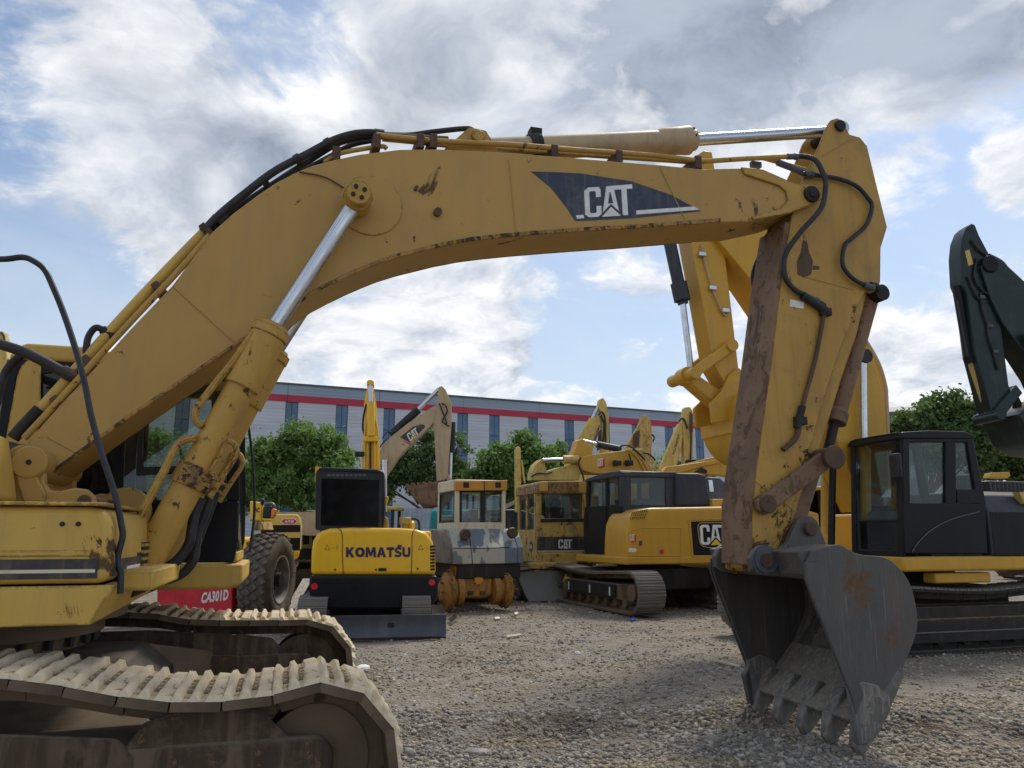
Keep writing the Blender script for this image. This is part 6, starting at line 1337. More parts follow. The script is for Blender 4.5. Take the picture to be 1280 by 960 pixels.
# ================================================================ rust eaten tracked loader with the CAT stripe
def rusty_machine():
    F = Frame('tracked_loader', 1.35, 20.3, 108, 'rust eaten yellow tracked machine with black emblem stripe under its rear window', 'tracked loader')
    rt = F.root; XR = -.9
    def px(name, pts, x, t, mat, bev=.01, par=rt): return platex(F, par, name, pts, x, t, mat, bev)
    px('rear_panel', [(671, 703), (671, 652), (676, 648), (730, 648), (742, 652), (743, 703)], XR, .12, 'rust_yellow', .02)
    st = px('stripe_film', [(671.5, 689), (671.5, 671), (741, 670.5), (741, 688)], XR - .005, .004, 'decal_black', 0)
    q = F.P([(698, 685.5), (715, 685.5), (715, 674.5), (698, 674.5)], x=XR - .007); cat_logo(st, q, tri='white', back='decal_black')
    px('pale_line', [(672, 689.5), (741, 688.8), (741, 687.6), (672, 688.4)], XR - .008, .002, 'cream', 0, st)
    px('lower_band', [(670, 704), (670, 692), (743, 691), (743, 704)], XR - .02, .1, 'rust_yellow', .015)
    for a, b, mt in ((671, 677, 'rust_yellow'), (728, 733, 'rust_yellow'), (737, 742, 'rust_yellow')): px('rear_post', [(a, 655), (b, 655), (b, 606), (a + 1, 606)], XR + .02, .1, mt, .012)
    rf = px('roof_edge', [(671, 617), (742, 617), (744, 604), (735, 601), (676, 601.5), (672, 605)], XR - .05, 1.7, 'rust_heavy', .03)
    px('roof_corner', [(674, 614), (685, 614), (685, 602), (675, 602)], XR - .06, .03, 'pale_yellow', .01, rf); px('roof_corner', [(724, 616), (733, 616), (733, 603), (724, 603)], XR - .06, .03, 'pale_yellow', .01, rf)
    px('rear_window', [(676, 649), (729, 649), (729, 615), (676, 615)], XR + .06, .006, 'glass', 0)
    px('window_rail', [(676, 653), (730, 652), (730, 648), (676, 648.5)], XR - .02, .06, 'grime', .006)
    px('seat', [(690, 652), (702, 652), (702, 628), (700, 624), (692, 624), (689, 630)], XR + .5, .15, 'dark_in', .03)
    px('interior_panel', [(686, 650), (699, 650), (699, 614), (686, 614)], XR + .9, .05, 'rust_yellow', .01)
    yl = F.h(671, 680, x=XR).y; yr = F.h(743, 680, x=XR).y
    z = lambda p: F.h(690, p, x=XR).z
    m = MB(); m.box(XR + .1, XR + 1.5, yl - .06, yl, z(703), z(662)); sp = m.build('side_panel', 'rust_yellow', rt, bevel=.015)
    m = MB(); m.box(XR + .1, XR + 1.5, yr, yr + .06, z(703), z(662)); m.build('side_panel', 'rust_yellow', rt, bevel=.015)
    for y in (yl - .06, yr):
        for x in (XR + .12, XR + .75, XR + 1.4):
            m = MB(); m.box(x, x + .08, y, y + .06, z(662), z(608)); m.build('side_post', 'rust_yellow', rt, bevel=.01)
        m = MB(); m.box(XR + .15, XR + 1.45, y + .02, y + .026, z(662), z(608)); m.build('pane', 'glass_dust', rt)
    v = F.h(664, 683, y=yl); m = MB(); m.lathe((v.x, yl + .001, v.z), (0, 1, 0), [(0, .14), (.004, .14)], 6); hx = m.build('hexagon_sticker', 'decal_black', rt)
    q = [Vector((v.x + sx * .08, yl + .006, v.z + sz * .05)) for sx, sz in ((1, -1), (-1, -1), (-1, 1), (1, 1))]; text(hx, 'D4', q, 'white', .03)
    m = MB(); m.box(XR + .0, 1.6, yr + .05, yl - .05, .62, z(703) - .004); m.build('chassis', 'mud_frame', rt, bevel=.03)
    m = MB(); m.box(XR + 1.5, 1.9, yr + .2, yl - .2, .8, 1.5); m.build('engine_bay', 'rust_yellow', rt, bevel=.04)
    for s in (yl + .05, yr - .5):
        plain_track(rt, s, s + .45, -.8, 1.5, .40)
    # the steel bucket resting behind
    XB = -1.55
    n = 9; vs = []; fs = []
    A = F.yz([(653, 714), (722, 713), (722, 747), (660, 747.5)], XB); zt_, zb_ = A[0][1], .03
    for i in range(n + 1):
        t = i / n; dx = .22 * math.sin(t * math.pi * .55) ; zz = zb_ + (zt_ - zb_) * t
        l = A[3][0] + (A[0][0] - A[3][0]) * min(1, t * 1.6)
        for d in (0, .03): vs += [(XB + dx + d, l, zz), (XB + dx + d, A[1][0], zz)]
    for i in range(n):
        o = i * 4; fs += [(o, o + 1, o + 5, o + 4), (o + 3, o + 2, o + 6, o + 7), (o + 1, o + 3, o + 7, o + 5), (o + 2, o, o + 4, o + 6)]
    fs += [(0, 2, 3, 1), (n * 4, n * 4 + 1, n * 4 + 3, n * 4 + 2)]
    m = MB(); m.add(vs, fs); bk = m.build('bucket', 'bucket_pale', rt)
    m = MB(); P = [(XB + .02, A[3][0], .03), (XB + .1, A[0][0] - .02, .3), (XB + .2, A[0][0], zt_), (XB + .24, A[1][0], zt_)]; m.tube(P, .03, 8, 4); m.build('rim_bar', 'grime', bk)
    px('hinge_frame', [(668, 716), (690, 708), (722, 706), (722, 702), (668, 704)], XB + .2, .5, 'rust_yellow', .02)
    px('exhaust_stack', [(646, 640), (652, 640), (651.5, 590), (651, 560), (648, 557.5), (645.5, 562)], .9, .2, 'pale_yellow', .02)
    hosep(F, rt, [(652, 575), (654, 590), (656, 604)], x=.9, r=.025, mat='pale_yellow', name='stay_rod')
    for k, (a, b) in enumerate((((735, 600), (738, 655)), ((729, 612), (737, 660)))): hosep(F, rt, [a, b], x=XR - .03, r=.025, mat='pale_yellow', name='grab_rail')
MAT['bucket_pale'] = paint('scoured_bucket_steel', (.20, .21, .205), (.13, .135, .13), rust=.25, streak=.5, dirt=(.22, .20, .16), rough=.5, scale=2, metallic=.2)
rusty_machine()

# ================================================================ road roller behind the big excavator
def roller():
    F = Frame('road_roller', -4.75, 14.6, 87, 'yellow and red road roller with big dusty diamond tread tyre behind the weathered excavator', 'road roller')
    rt = F.root; XR = -1.35
    def px(name, pts, x, t, mat, bev=.01, par=rt): return platex(F, par, name, pts, x, t, mat, bev)
    rd = px('red_hood', [(196, 778), (290, 775), (290.5, 735), (196, 735)], XR, .9, 'red', .02)
    q = F.P([(251.5, 754.5), (286, 750), (285.5, 736.5), (252.5, 740.5)], x=XR - .004); text(rd, 'CA301D', q, 'white', .045, .25)
    px('yellow_hood', [(170, 735), (296, 735), (300, 690), (300, 628), (170, 628)], XR + .15, .12, 'bright_yellow', .03)
    c = F.h(334, 722, x=XR + .55); R0 = .80; W = .5
    yo = F.h(352, 722, x=XR + .55).y
    cx, cz = XR + .55, R0 - .02
    def tyre(y0, s):
        prof = [(.03, R0 * .50), (.0, R0 * .56), (-.025, R0 * .66), (-.03, R0 * .78), (.0, R0 * .88), (.05, R0 * .945), (W / 2, R0 * .97), (W - .05, R0 * .945), (W, R0 * .88), (W + .03, R0 * .78), (W + .025, R0 * .66), (W, R0 * .56), (W - .03, R0 * .5)]
        m = MB(); m.lathe((cx, y0, cz), (0, s, 0), prof + [prof[0]], 64, caps=False); ty = m.build('tyre', 'rubber', rt)
        m = MB(); m.lathe((cx, y0, cz), (0, s, 0), [(.035, R0 * .515), (.0, R0 * .52), (.0, R0 * .485), (.05, R0 * .455), (.17, R0 * .43), (.19, R0 * .25), (.13, R0 * .23), (.12, R0 * .13), (.06, R0 * .12), (.06, 0.001)], 40, caps=False); rm = m.build('rim', 'rubber_grey', rt)
        m = MB(); m.lathe((cx, y0, cz), (0, s, 0), [(W - .03, R0 * .52), (W - .03, R0 * .42), (W - .15, R0 * .42), (W - .15, .001)], 30, caps=False); m.build('inner_rim', 'grime', rt)
        for k in range(8):
            a = 2 * math.pi * k / 8; p = Vector((cx + .15 * math.cos(a), y0 + s * .10, cz + .15 * math.sin(a))); m = MB(); m.cyl(p, p + Vector((0, s * .06, 0)), .02, n=6); m.build('wheel_nut', 'grime', rm)
        b = None; N = 30
        for k in range(N):                    # diamond tread blocks
            for j in range(4):
                a = 2 * math.pi * (k + .5 * (j % 2)) / N; yy = y0 + s * (.075 + j * (W - .15) / 3)
                rr = R0 * (.985 if j in (1, 2) else .955)
                if b is None:
                    m = MB(); h = .045; m.hexa([(-.02, -.075, -h), (.075, 0, 0) if 0 else (-.02, -.075, -h), (-.02, .075, -h), (-.02, .075, -h)], [(.0, 0, 0)] * 4) if 0 else m.prismx([(-.068, 0), (0, -.066), (.068, 0), (0, .066)], -.02, .022)
                    b = m.build('tread_block', 'rubber', ty, bevel=.008, seg=1); o = b
                else: o = copy_obj(b, ty)
                o.location = (cx + rr * math.cos(a), yy, cz + rr * math.sin(a)); o.rotation_euler = (0, -a, 0)
    tyre(yo, 1)
    m = MB(); m.cyl((cx, yo, cz), (cx, yo + 3.5, cz), .12); m.build('axle', 'grime', rt)
    m = MB(); m.lathe((cx, yo + 3.5, cz), (0, -1, 0), [(0, .4), (.0, R0 * .75), (.05, R0 * .95), (.45, R0 * .95), (.5, R0 * .7)], 40); m.build('tyre', 'rubber', rt)
    # hood side with the tail of its lettering, fender and lamp
    sy = F.h(326, 640, x=XR + .2).y
    XS = XR + .25
    d = px('hood_side', [(312, 650), (327, 651), (327.5, 629), (312, 626)], XS, .5, 'bright_yellow', .02)
    q = F.P([(318.5, 640), (324.5, 641), (324.5, 634.5), (318.5, 633.5)], x=XS - .004); text(d, 'AC', q, 'black_matt', .04)
    px('fender', [(314, 663), (330, 663), (327, 652), (318, 651.5)], XS + .02, .5, 'rust_yellow', .02)
    px('mudguard_post', [(327, 663), (330, 663), (328.5, 636), (326.5, 636)], XS + .1, .1, 'beige', .01)
    lp = px('lamp_box', [(327.5, 648), (338, 648), (339, 632), (328.5, 633)], XS - .1, .2, 'black_matt', .02)
    px('indicator', [(338, 648), (343, 644.5), (344, 637), (341, 635), (339, 638)], XS - .1, .1, 'amber', .01, lp)
    hosep(F, rt, [(331, 631), (338, 630), (342, 632), (344, 640)], x=XS + .02, r=.035, mat='steel_grey', name='lamp_guard')
    px('handle', [(325, 632), (328, 632), (329.5, 624), (326, 622), (324.5, 625)], XS, .08, 'navy', .02)
    m = MB(); m.box(XR + .9, 2.2, yo + 1.1, yo + 2.4, .5, 1.5); m.build('body', 'bright_yellow', rt, bevel=.05)
    m = MB(); m.cyl((3.4, yo + 1.7, .76), (3.4, yo + 3.1, .76), .76, n=44); m.build('drum', 'bucket', rt, bevel=.02)
    for y in (yo + 1.6, yo + 3.16):
        m = MB(); m.box(1.8, 3.6, y - .06, y + .06, .55, .9); m.build('drum_yoke', 'bright_yellow', rt, bevel=.02)
MAT['rubber_grey'] = plain('dusty_grey_rim', (.24, .235, .22), .8, 0, .35, 4, .2)
roller()

def old_roller():
    F = Frame('road_roller', -6.25, 19.4, 104, 'pale yellow roller tail with two black bands and a red and white sticker', 'road roller')
    rt = F.root; X = -1.0
    def px(name, pts, x, t, mat, bev=.01, par=rt): return platex(F, par, name, pts, x, t, mat, bev)
    b = px('tail_hood', [(325, 690), (375, 689), (376.5, 657), (374, 645), (371, 642.5), (342, 642.5), (325, 645)], X, 1.6, 'pale_yellow2', .05)
    px('black_band', [(326, 666), (375.5, 665), (375.5, 656), (326, 656.5)], X - .006, .02, 'black', .004, b)
    px('black_band', [(326, 689), (375, 687.5), (375.2, 672.2), (326, 673)], X - .006, .02, 'black', .004, b)
    px('bumper', [(328, 701), (368, 700.5), (373, 697), (374.5, 688.5), (328, 689.5)], X - .03, .5, 'bright_yellow', .03, b)
    v = F.h(362, 693, x=X - .03); m = MB(); m.cyl((X - .04, v.y, v.z), (X - .025, v.y, v.z), .05, n=14); m.build('reflector', 'red_lens', b)
    px('sticker', [(350.5, 651.5), (354, 648), (369, 648), (372.5, 651.8), (369, 655.5), (354, 655.5)], X - .006, .003, 'white', 0, b)
    for k, (a, c_) in enumerate(((351.5, 355), (371.5, 368))): px('sticker_point', [(a, 651.6), (c_, 648.8), (c_, 654.8)], X - .009, .002, 'red', 0, b)
    px('sticker_band', [(355, 649), (368, 649), (368, 654.8), (355, 654.8)], X - .009, .002, 'red', 0, b)
    q = F.P([(356, 653.8), (367, 653.8), (367, 650), (356, 650)], x=X - .011); text(b, 'A\u00b7Y\u00b7M', q, 'white', .05)
    px('side_rail', [(376, 682), (377, 682), (377.5, 660), (376.3, 660)], X + .05, .05, 'white', .004, b)
    # steel tracks and sloping plate under it
    for s in (-.95, .55):
        make_track(rt, s, s + .5, -1.25, 1.6, .40, .43, .20, mats=('rusty', 'mud_dark'), frame_mat='mud_dark', bolts=False, bars=2)
    m = MB(); m.box(-.6, 1.4, -.6, .6, .5, F.h(350, 700, x=X).z); m.build('chassis', 'mud_frame', rt, bevel=.03)
MAT['pale_yellow2'] = paint('cream_yellow_paint', (.66, .47, .10), (.58, .40, .08), rust=.1, streak=.15, rough=.45)
old_roller()
def olive_machine():
    F = Frame('wheel_loader', -6.0, 23.5, 90, 'dull olive yellow loader body with a dark side opening behind the pale yellow tail', 'loader')
    rt = F.root; X = -1.0
    def px(name, pts, x, t, mat, bev=.01, par=rt): return platex(F, par, name, pts, x, t, mat, bev)
    b = px('body', [(360, 688), (391, 688), (391, 646), (376, 646), (360, 648)], X, 2.2, 'olive_yellow', .03)
    px('opening', [(378.5, 681), (386.5, 680), (386.5, 657), (378.5, 657)], X - .004, .05, 'black', .006, b)
    px('tank', [(377, 645.5), (391, 646), (391, 638), (383, 638), (377, 642)], X + .3, .8, 'steel_grey', .03)
    for y in (-.9, .9):
        for x in (-.4, 1.8):
            m = MB(); m.lathe((x, y - .2, .62), (0, 1, 0), [(0, .3), (0, .55), (.05, .62), (.35, .62), (.4, .55), (.4, .3)], 30); m.build('wheel', 'rubber', rt)
    m = MB(); m.box(-.9, 2.2, -.75, .75, .6, 1.15); m.build('chassis', 'grime', rt, bevel=.03)
olive_machine()
# ================================================================ glimpsed things between the machines
def teal_machine():
    F = Frame('excavator', -.9, 25.5, 80, 'teal small excavator glimpsed through the windows of the cream cab', 'excavator')
    hidden_body(F, 'teal', x0=-1.8, x1=1.2, cab_y=1, glassm='glass', h=2.3)
teal_machine()
def navy_arm():
    F = Frame('excavator', 1.0, 23.6, 8, 'dark navy excavator arm lying low between the cream cab and the rust eaten machine', 'excavator'); rt = F.root
    m = MB(); m.prism(F.xz([(604, 652), (618, 640), (650, 624), (680, 612), (682, 625), (652, 640), (628, 655), (610, 660)], -.2), -.2, .2); m.build('boom', 'steel_navy', rt, bevel=.02)
    m = MB(); m.prism(F.xz([(612, 640), (650, 622), (652, 626), (614, 645)], -.3), -.3, -.22); m.build('cylinder_rod', 'chrome', rt)
    m = MB(); m.prism(F.xz([(600, 645), (615, 636), (618, 650), (606, 662)], -.3), -.3, .3); m.build('bucket', 'cab_orange', rt, bevel=.02)
    hidden_body(F, 'steel_navy', cab=False)
MAT['steel_navy'] = paint('dark_navy_paint', (.022, .028, .045), rust=.1, streak=.2, rough=.4)
navy_arm()
def canopy_roller():
    F = Frame('road_roller', -3.5, 21.5, 90, 'small roller with a yellow canopy on thin black posts right of the black cab', 'road roller'); rt = F.root; X = -.4
    zr = F.h(488, 635, x=X).z; y0 = F.h(480, 635, x=X).y; y1 = F.h(496, 635, x=X).y
    m = MB(); m.box(X, X + 1.4, y1, y0 + .3, zr - .05, zr + .05); m.build('canopy', 'pale_yellow', rt, bevel=.03)
    for x in (X + .05, X + 1.3):
        for y in (y1 + .12, y0 + .2):
            m = MB(); m.box(x, x + .07, y - .04, y + .04, .9, zr - .05); m.build('post', 'black_matt', rt)
    m = MB(); m.box(-.8, 1.6, y1, y0 + .3, .55, 1.0); m.build('body', 'bright_yellow', rt, bevel=.05)
    for x in (-.9, 1.7):
        m = MB(); m.cyl((x, y1, .5), (x, y0 + .3, .5), .5, n=30); m.build('drum', 'bucket', rt, bevel=.02)
canopy_roller()
def metal_fence():
    F = Frame('fence', -4.6, 30.5, 6, 'pale blue corrugated metal fence behind the row of machines', 'fence'); rt = F.root
    z1 = 2.55
    for k in range(16):
        m = MB(); x0 = k * .9; n = 10; pts = []
        for i in range(n + 1): pts.append((x0 + .9 * i / n, .0 if i % 2 else .035))
        pts2 = [(a, b + .012) for a, b in pts[::-1]]
        m.prismz(pts + pts2, .05, z1); m.build('panel', 'fence_blue', rt)
    for k in range(9):
        m = MB(); m.box(k * 1.8 - .04, k * 1.8 + .04, .06, .14, 0, z1 + .05); m.build('post', 'steel_grey', rt)
    m = MB(); m.box(0, 14.4, .05, .09, z1 - .2, z1 - .12); m.build('rail', 'steel_grey', rt)
MAT['fence_blue'] = plain('pale_blue_sheet', (.33, .38, .45), .55, 0, .15, 2)
metal_fence()
def site_office():
    F = Frame('shed', -3.2, 36, 6, 'small grey shed with a pale window in front of the trees', 'shed'); rt = F.root
    m = MB(); m.box(-.3, 2.6, 0, 2.4, 0, 3.3); m.build('wall', 'fence_blue', rt, bevel=.02)
    m = MB(); m.prismx([(-.3, 3.3), (2.7, 3.3), (1.2, 4.0)], -.5, 2.8); m.build('roof', 'steel_grey', rt)
    m = MB(); m.box(.5, 1.5, -.03, .02, 1.6, 2.7); w = m.build('window', 'white', rt); m = MB(); m.box(.56, 1.44, -.04, -.03, 1.66, 2.64); m.build('pane', 'glass_dust', w)
site_office()
def parked_car():
    F = Frame('parked_car', 22.0, 31.0, 185, 'dark blue car parked beyond the slotted black hood at the right edge', 'car'); rt = F.root
    m = MB(); m.prism([(-2.2, .35), (2.2, .35), (2.25, .7), (1.3, .95), (-2.1, 1.0), (-2.25, .7)], -.85, .85); m.build('body', 'car_blue', rt, bevel=.08, seg=3)
    m = MB(); m.prism([(-1.9, .98), (1.2, .95), (.5, 1.45), (-1.3, 1.47)], -.74, .74); m.build('cabin', 'glass_dark', rt, bevel=.05)
    m = MB(); m.prism([(-1.4, 1.44), (.6, 1.42), (.45, 1.48), (-1.25, 1.5)], -.72, .72); m.build('roof', 'car_blue', rt, bevel=.02)
    for x in (-1.35, 1.4):
        for y in (-.86, .66):
            m = MB(); m.lathe((x, y, .33), (0, 1, 0), [(0, .18), (0, .3), (.03, .33), (.17, .33), (.2, .3), (.2, .18)], 22); m.build('wheel', 'rubber', rt)
MAT['car_blue'] = plain('dark_blue_car_paint', (.02, .03, .065), .2, 0, .1, 2, 0, .6)
parked_car()
F_ = far_excavator(19.5, 27.0, 186, 'yellow excavator whose top shows as a thin strip right of the black cab', 'cat_yellow', None, [(1228, 598), (1230, 592), (1252, 591), (1254, 596), (1250, 599)], None)

# ================================================================ long factory building
def factory():
    F = Frame('factory_building', -19.4, 63.0, 23.5, 'long grey blue factory with a red band under its roof and tall blue window strips', 'building')
    rt = F.root; HT = 14.0; XL, XR_ = -46.0, 63.0
    xs = [F.h(p, 560, y=0).x for p in (362, 425.5, 485.5, 578, 618, 666.5, 712, 757, 796, 837, 875)]
    sp = xs[1] - xs[0]
    xs = [xs[0] - sp * k for k in range(6, 0, -1)] + xs
    xs += [xs[-1] + 4.2 * k for k in range(1, 5)]
    zb1 = F.h(350, 493, y=0).z; zb0 = F.h(350, 501.5, y=0).z
    hw = .52
    e = [XL] + [v for x in xs for v in (x - hw, x + hw)] + [XR_]
    for k in range(0, len(e) - 1, 2):
        m = MB(); m.box(e[k], e[k + 1], 0, .3, 0, zb0); m.build('wall_panel', 'cladding', rt)
    nb = 14
    for k in range(nb):
        a = XL + (XR_ - XL) * k / nb; b = XL + (XR_ - XL) * (k + 1) / nb - .03
        m = MB(); m.box(a, b, -.03, .3, zb1, HT - .12); m.build('upper_panel', 'cladding_blue', rt)
        m = MB(); m.box(a, b, -.06, .3, zb0, zb1); m.build('red_band', 'band_red', rt)
    m = MB(); m.box(XL - .1, XR_ + .1, -.14, .4, HT - .12, HT + .02); m.build('roof_edge', 'steel_grey', rt)
    for x in xs:
        m = MB(); m.box(x - hw, x + hw, .12, .16, .8, zb0); wdw = m.build('window', 'frame_blue', rt)
        n = 6; zz = [.8 + (zb0 - .8) * i / n for i in range(n + 1)]
        for i in range(n):
            for s in (0, 1):
                m = MB(); m.box(x - hw + .05 + s * .5, x - .03 + s * .5, .09, .12, zz[i] + .06, zz[i + 1] - .04); m.build('pane', 'pane_blue', wdw)
    m = MB(); m.box(XL, XL + .3, .3, 40, 0, HT - .02); m.build('end_wall', 'cladding_blue', rt); m = MB(); m.box(XR_ - .3, XR_, .3, 40, 0, HT - .02); m.build('end_wall', 'cladding_blue', rt)
    m = MB(); m.slab([(XL, .3, HT - .2), (XR_, .3, HT - .2), (XR_, 20, HT + 1.2), (XL, 20, HT + 1.2)], (0, 0, .15)); m.build('roof', 'steel_grey', rt)
def clad(name, col):
    m, t, b = mat_new(name); oc = t.new('ShaderNodeTexCoord').outputs['Object']
    wv = t.new('ShaderNodeTexWave', {'Vector': oc, 'Scale': 1.1}, wave_type='BANDS', bands_direction='Z', wave_profile='SIN').outputs['Fac']
    n = t.noise(t.mapping(oc, (.15, .3, 1.2)), 1.0, 6, .6)
    t.l.new(t.mix(t.step(n, .3, .7), c4(tuple(x * .88 for x in col)), c4(tuple(x * 1.08 for x in col))), b.inputs['Base Color'])
    b.inputs['Roughness'].default_value = .45; b.inputs['Metallic'].default_value = .0
    bp = t.new('ShaderNodeBump', {'Strength': .35, 'Distance': .03, 'Height': wv}); t.l.new(bp.outputs[0], b.inputs['Normal']); return m
MAT['cladding'] = clad('light_ribbed_cladding', (.50, .525, .575)); MAT['cladding_blue'] = clad('blue_grey_cladding', (.27, .33, .405))
MAT['band_red'] = plain('red_band_sheet', (.42, .03, .06), .5, 0, .08, .3); MAT['frame_blue'] = plain('blue_window_frame', (.035, .075, .15), .5, 0, .1, 1)
MAT['pane_blue'] = plain('blue_reflective_pane', (.05, .115, .21), .12, 0, .3, .5, 0, .6)
factory()
def side_shed():
    F = Frame('warehouse', 26.5, 50, 12, 'dark roofed low warehouse peeking out beside the trees on the right', 'building'); rt = F.root
    z1 = F.h(1118, 512, y=0).z; a = F.h(1090, 512, y=0).x; b = F.h(1128, 512, y=0).x
    m = MB(); m.box(a, b + 6, 0, 12, 0, z1 - .6); m.build('wall', 'cladding', rt)
    m = MB(); m.slab([(a - .3, -.3, z1 - .8), (b + 6, -.3, z1 - .2), (b + 6, 6, z1 + .9), (a - .3, 6, z1 + .4)], (0, 0, .5)); m.build('roof', 'steel_grey', rt)
side_shed()

# ================================================================ trees
def leaf_mat(name, col):
    m = bpy.data.materials.new(name); m.use_nodes = True; t = NT(m.node_tree); t.n.clear()
    out = t.new('ShaderNodeOutputMaterial'); at = t.new('ShaderNodeAttribute', attribute_name='tone').outputs['Fac']
    c = t.mix(at, c4(tuple(x * .55 for x in col)), c4(tuple(min(1, x * 1.5) for x in col)))
    a = t.new('ShaderNodeBsdfPrincipled', {'Base Color': c, 'Roughness': .6}); a.inputs['Specular IOR Level'].default_value = .25
    b = t.new('ShaderNodeBsdfTranslucent', {0: t.mix(.5, c, (.12, .22, .03, 1))})
    t.l.new(t.new('ShaderNodeMixShader', {0: .42, 1: a.outputs[0], 2: b.outputs[0]}).outputs[0], out.inputs[0]); return m
MAT['leaf_a'] = leaf_mat('green_leaves', (.18, .285, .085)); MAT['leaf_b'] = leaf_mat('dark_green_leaves', (.125, .19, .072)); MAT['leaf_c'] = leaf_mat('fresh_green_leaves', (.20, .32, .09))
MAT['bark'] = plain('bark', (.075, .06, .045), .9, 0, .35, 5, .4)
def tree(X, Y, blobs, label, mat='leaf_a', leaves=9000, size=.115, clump=.46, name='tree', group='trees in front of the factory', trunk=True, fill=.55, seed=1):
    """blobs: (px, py, radius px) of the crown as seen in the photograph, placed at depth Y"""
    g = np.random.default_rng(seed)
    e = bpy.data.objects.new(name, None); COL.objects.link(e); e.location = (X, Y, 0); e['label'] = label; e['category'] = 'tree'
    if group: e['group'] = group
    B = []
    for (px, py, r) in blobs:
        d = ray(px, py); t = Y / d.y; B.append((d.x * t - X, 0.0, EYE + d.z * t, r / FPX * Y * 1.02))
    tot = sum(b[3] ** 2 for b in B)
    pos = []; tone = []
    for (bx, by, bz, br) in B:
        nc = max(6, int(len(B) and 150 * br ** 2 / tot * 1.2))
        u = g.normal(size=(nc, 3)); u /= np.linalg.norm(u, axis=1)[:, None]
        rad = br * (g.random(nc) ** .42) * g.uniform(.72, 1.10, nc)
        c = np.array([bx, by, bz]) + u * rad[:, None] * np.array([1, .85, .95])
        c[:, 2] = np.maximum(c[:, 2], .5)
        nl = int(leaves * 1.9 * br ** 2 / tot / nc)
        ct = g.random(nc)
        for i in range(nc):
            s = clump * g.uniform(.55, 1.25)
            p = c[i] + g.normal(size=(nl, 3)) * s * np.array([.55, .55, .40]); pos.append(p); tone.append(np.clip(ct[i] * .6 + g.random(nl) * .45, 0, 1))
    pos = np.concatenate(pos); tone = np.concatenate(tone); n = len(pos)
    nrm = g.normal(size=(n, 3)) + np.array([0, 0, .7]); nrm /= np.linalg.norm(nrm, axis=1)[:, None]
    a = np.cross(nrm, g.normal(size=(n, 3))); a /= np.linalg.norm(a, axis=1)[:, None]; b = np.cross(nrm, a)
    sz = size * g.uniform(.6, 1.35, n)[:, None]
    V = np.stack([pos - a * sz, pos - b * sz * .55, pos + a * sz, pos + b * sz * .55], 1).reshape(-1, 3)
    me = bpy.data.meshes.new('crown'); me.vertices.add(4 * n); me.vertices.foreach_set('co', V.astype(np.float32).ravel())
    me.loops.add(4 * n); me.loops.foreach_set('vertex_index', np.arange(4 * n, dtype=np.int32)); me.polygons.add(n); me.polygons.foreach_set('loop_start', np.arange(0, 4 * n, 4, dtype=np.int32))
    me.update(calc_edges=True); at = me.attributes.new('tone', 'FLOAT', 'POINT'); at.data.foreach_set('value', np.repeat(tone, 4).astype(np.float32)); me.materials.append(MAT[mat])
    o = bpy.data.objects.new('crown', me); COL.objects.link(o); o.parent = e
    if trunk:
        m = MB(); top = max(b[2] for b in B); zc = sum(b[2] for b in B) / len(B)
        m.tube([(0, 0, -.1), (.05, 0, zc * .35), (-.05, .05, zc * .7), (0, 0, top * .85)], lambda t: .17 * (1 - t) + .03, 8, 4)
        for (bx, by, bz, br) in B:
            m.tube([(0, 0, zc * .5), (bx * .5, .1, (zc * .5 + bz) / 2 + .1), (bx, by, bz + br * .3)], lambda t: .075 * (1 - t) + .015, 6, 4)
        for k in range(5):
            bx, by, bz, br = B[int(g.integers(len(B)))]; u = g.normal(size=3); u /= np.linalg.norm(u)
            m.tube([(bx * .3, 0, zc * .6), (bx, by, bz), tuple(np.array([bx, by, bz]) + u * br * .9)], lambda t: .05 * (1 - t) + .008, 5, 4)
        m.build('trunk', 'bark', e)
    return e
tree(-10.6, 39, [(352, 582, 38), (385, 562, 36), (415, 580, 33), (440, 600, 26), (372, 605, 42), (400, 612, 36), (335, 610, 30), (330, 575, 22), (425, 560, 18), (370, 545, 20)], 'rounded bright green tree left of the small excavator', 'leaf_a', 15000, seed=2)
tree(-15.2, 41, [(262, 585, 40), (300, 600, 40), (285, 560, 24), (325, 620, 30), (240, 615, 32)], 'green tree half hidden behind the weathered cab', 'leaf_a', 9000, seed=3)
tree(-18.2, 40, [(205, 575, 34), (185, 600, 34), (222, 600, 30), (195, 552, 18)], 'green tree seen through the cab window under the boom', 'leaf_c', 6500, seed=4)
tree(-4.4, 41, [(505, 560, 20), (535, 575, 26), (560, 562, 24), (520, 600, 24), (570, 590, 20), (495, 585, 20), (548, 605, 24), (480, 610, 20), (535, 545, 16)], 'loose dark green tree with gaps behind the tan boom', 'leaf_b', 7500, clump=.36, seed=5)
tree(-.2, 40, [(620, 582, 28), (650, 572, 28), (675, 580, 24), (640, 605, 32), (600, 595, 18), (668, 602, 26), (655, 555, 16), (690, 600, 16)], 'rounded green tree behind the cream cab roof', 'leaf_a', 11000, seed=6)
tree(2.6, 42, [(698, 575, 14), (690, 590, 18), (712, 585, 14), (722, 598, 14), (697, 562, 9)], 'small fresh green tree right of the rounded one', 'leaf_c', 4500, seed=7, clump=.3)
tree(21.5, 40, [(1150, 530, 32), (1185, 520, 34), (1218, 525, 32), (1130, 548, 26), (1170, 555, 40), (1210, 560, 40), (1240, 545, 26), (1195, 505, 18)], 'broad dark tree behind the black cab roof', 'leaf_b', 15000, seed=8, size=.125)
tree(26.5, 41, [(1262, 560, 32), (1290, 560, 36), (1270, 590, 28), (1320, 580, 34), (1240, 585, 20), (1300, 530, 24)], 'dark tree behind the hanging green bucket', 'leaf_b', 9000, seed=9, size=.125)
tree(17.3, 43, [(1085, 570, 26), (1110, 575, 26), (1060, 590, 24)], 'dark tree seen through the glazed cab on the right', 'leaf_b', 5000, seed=10)
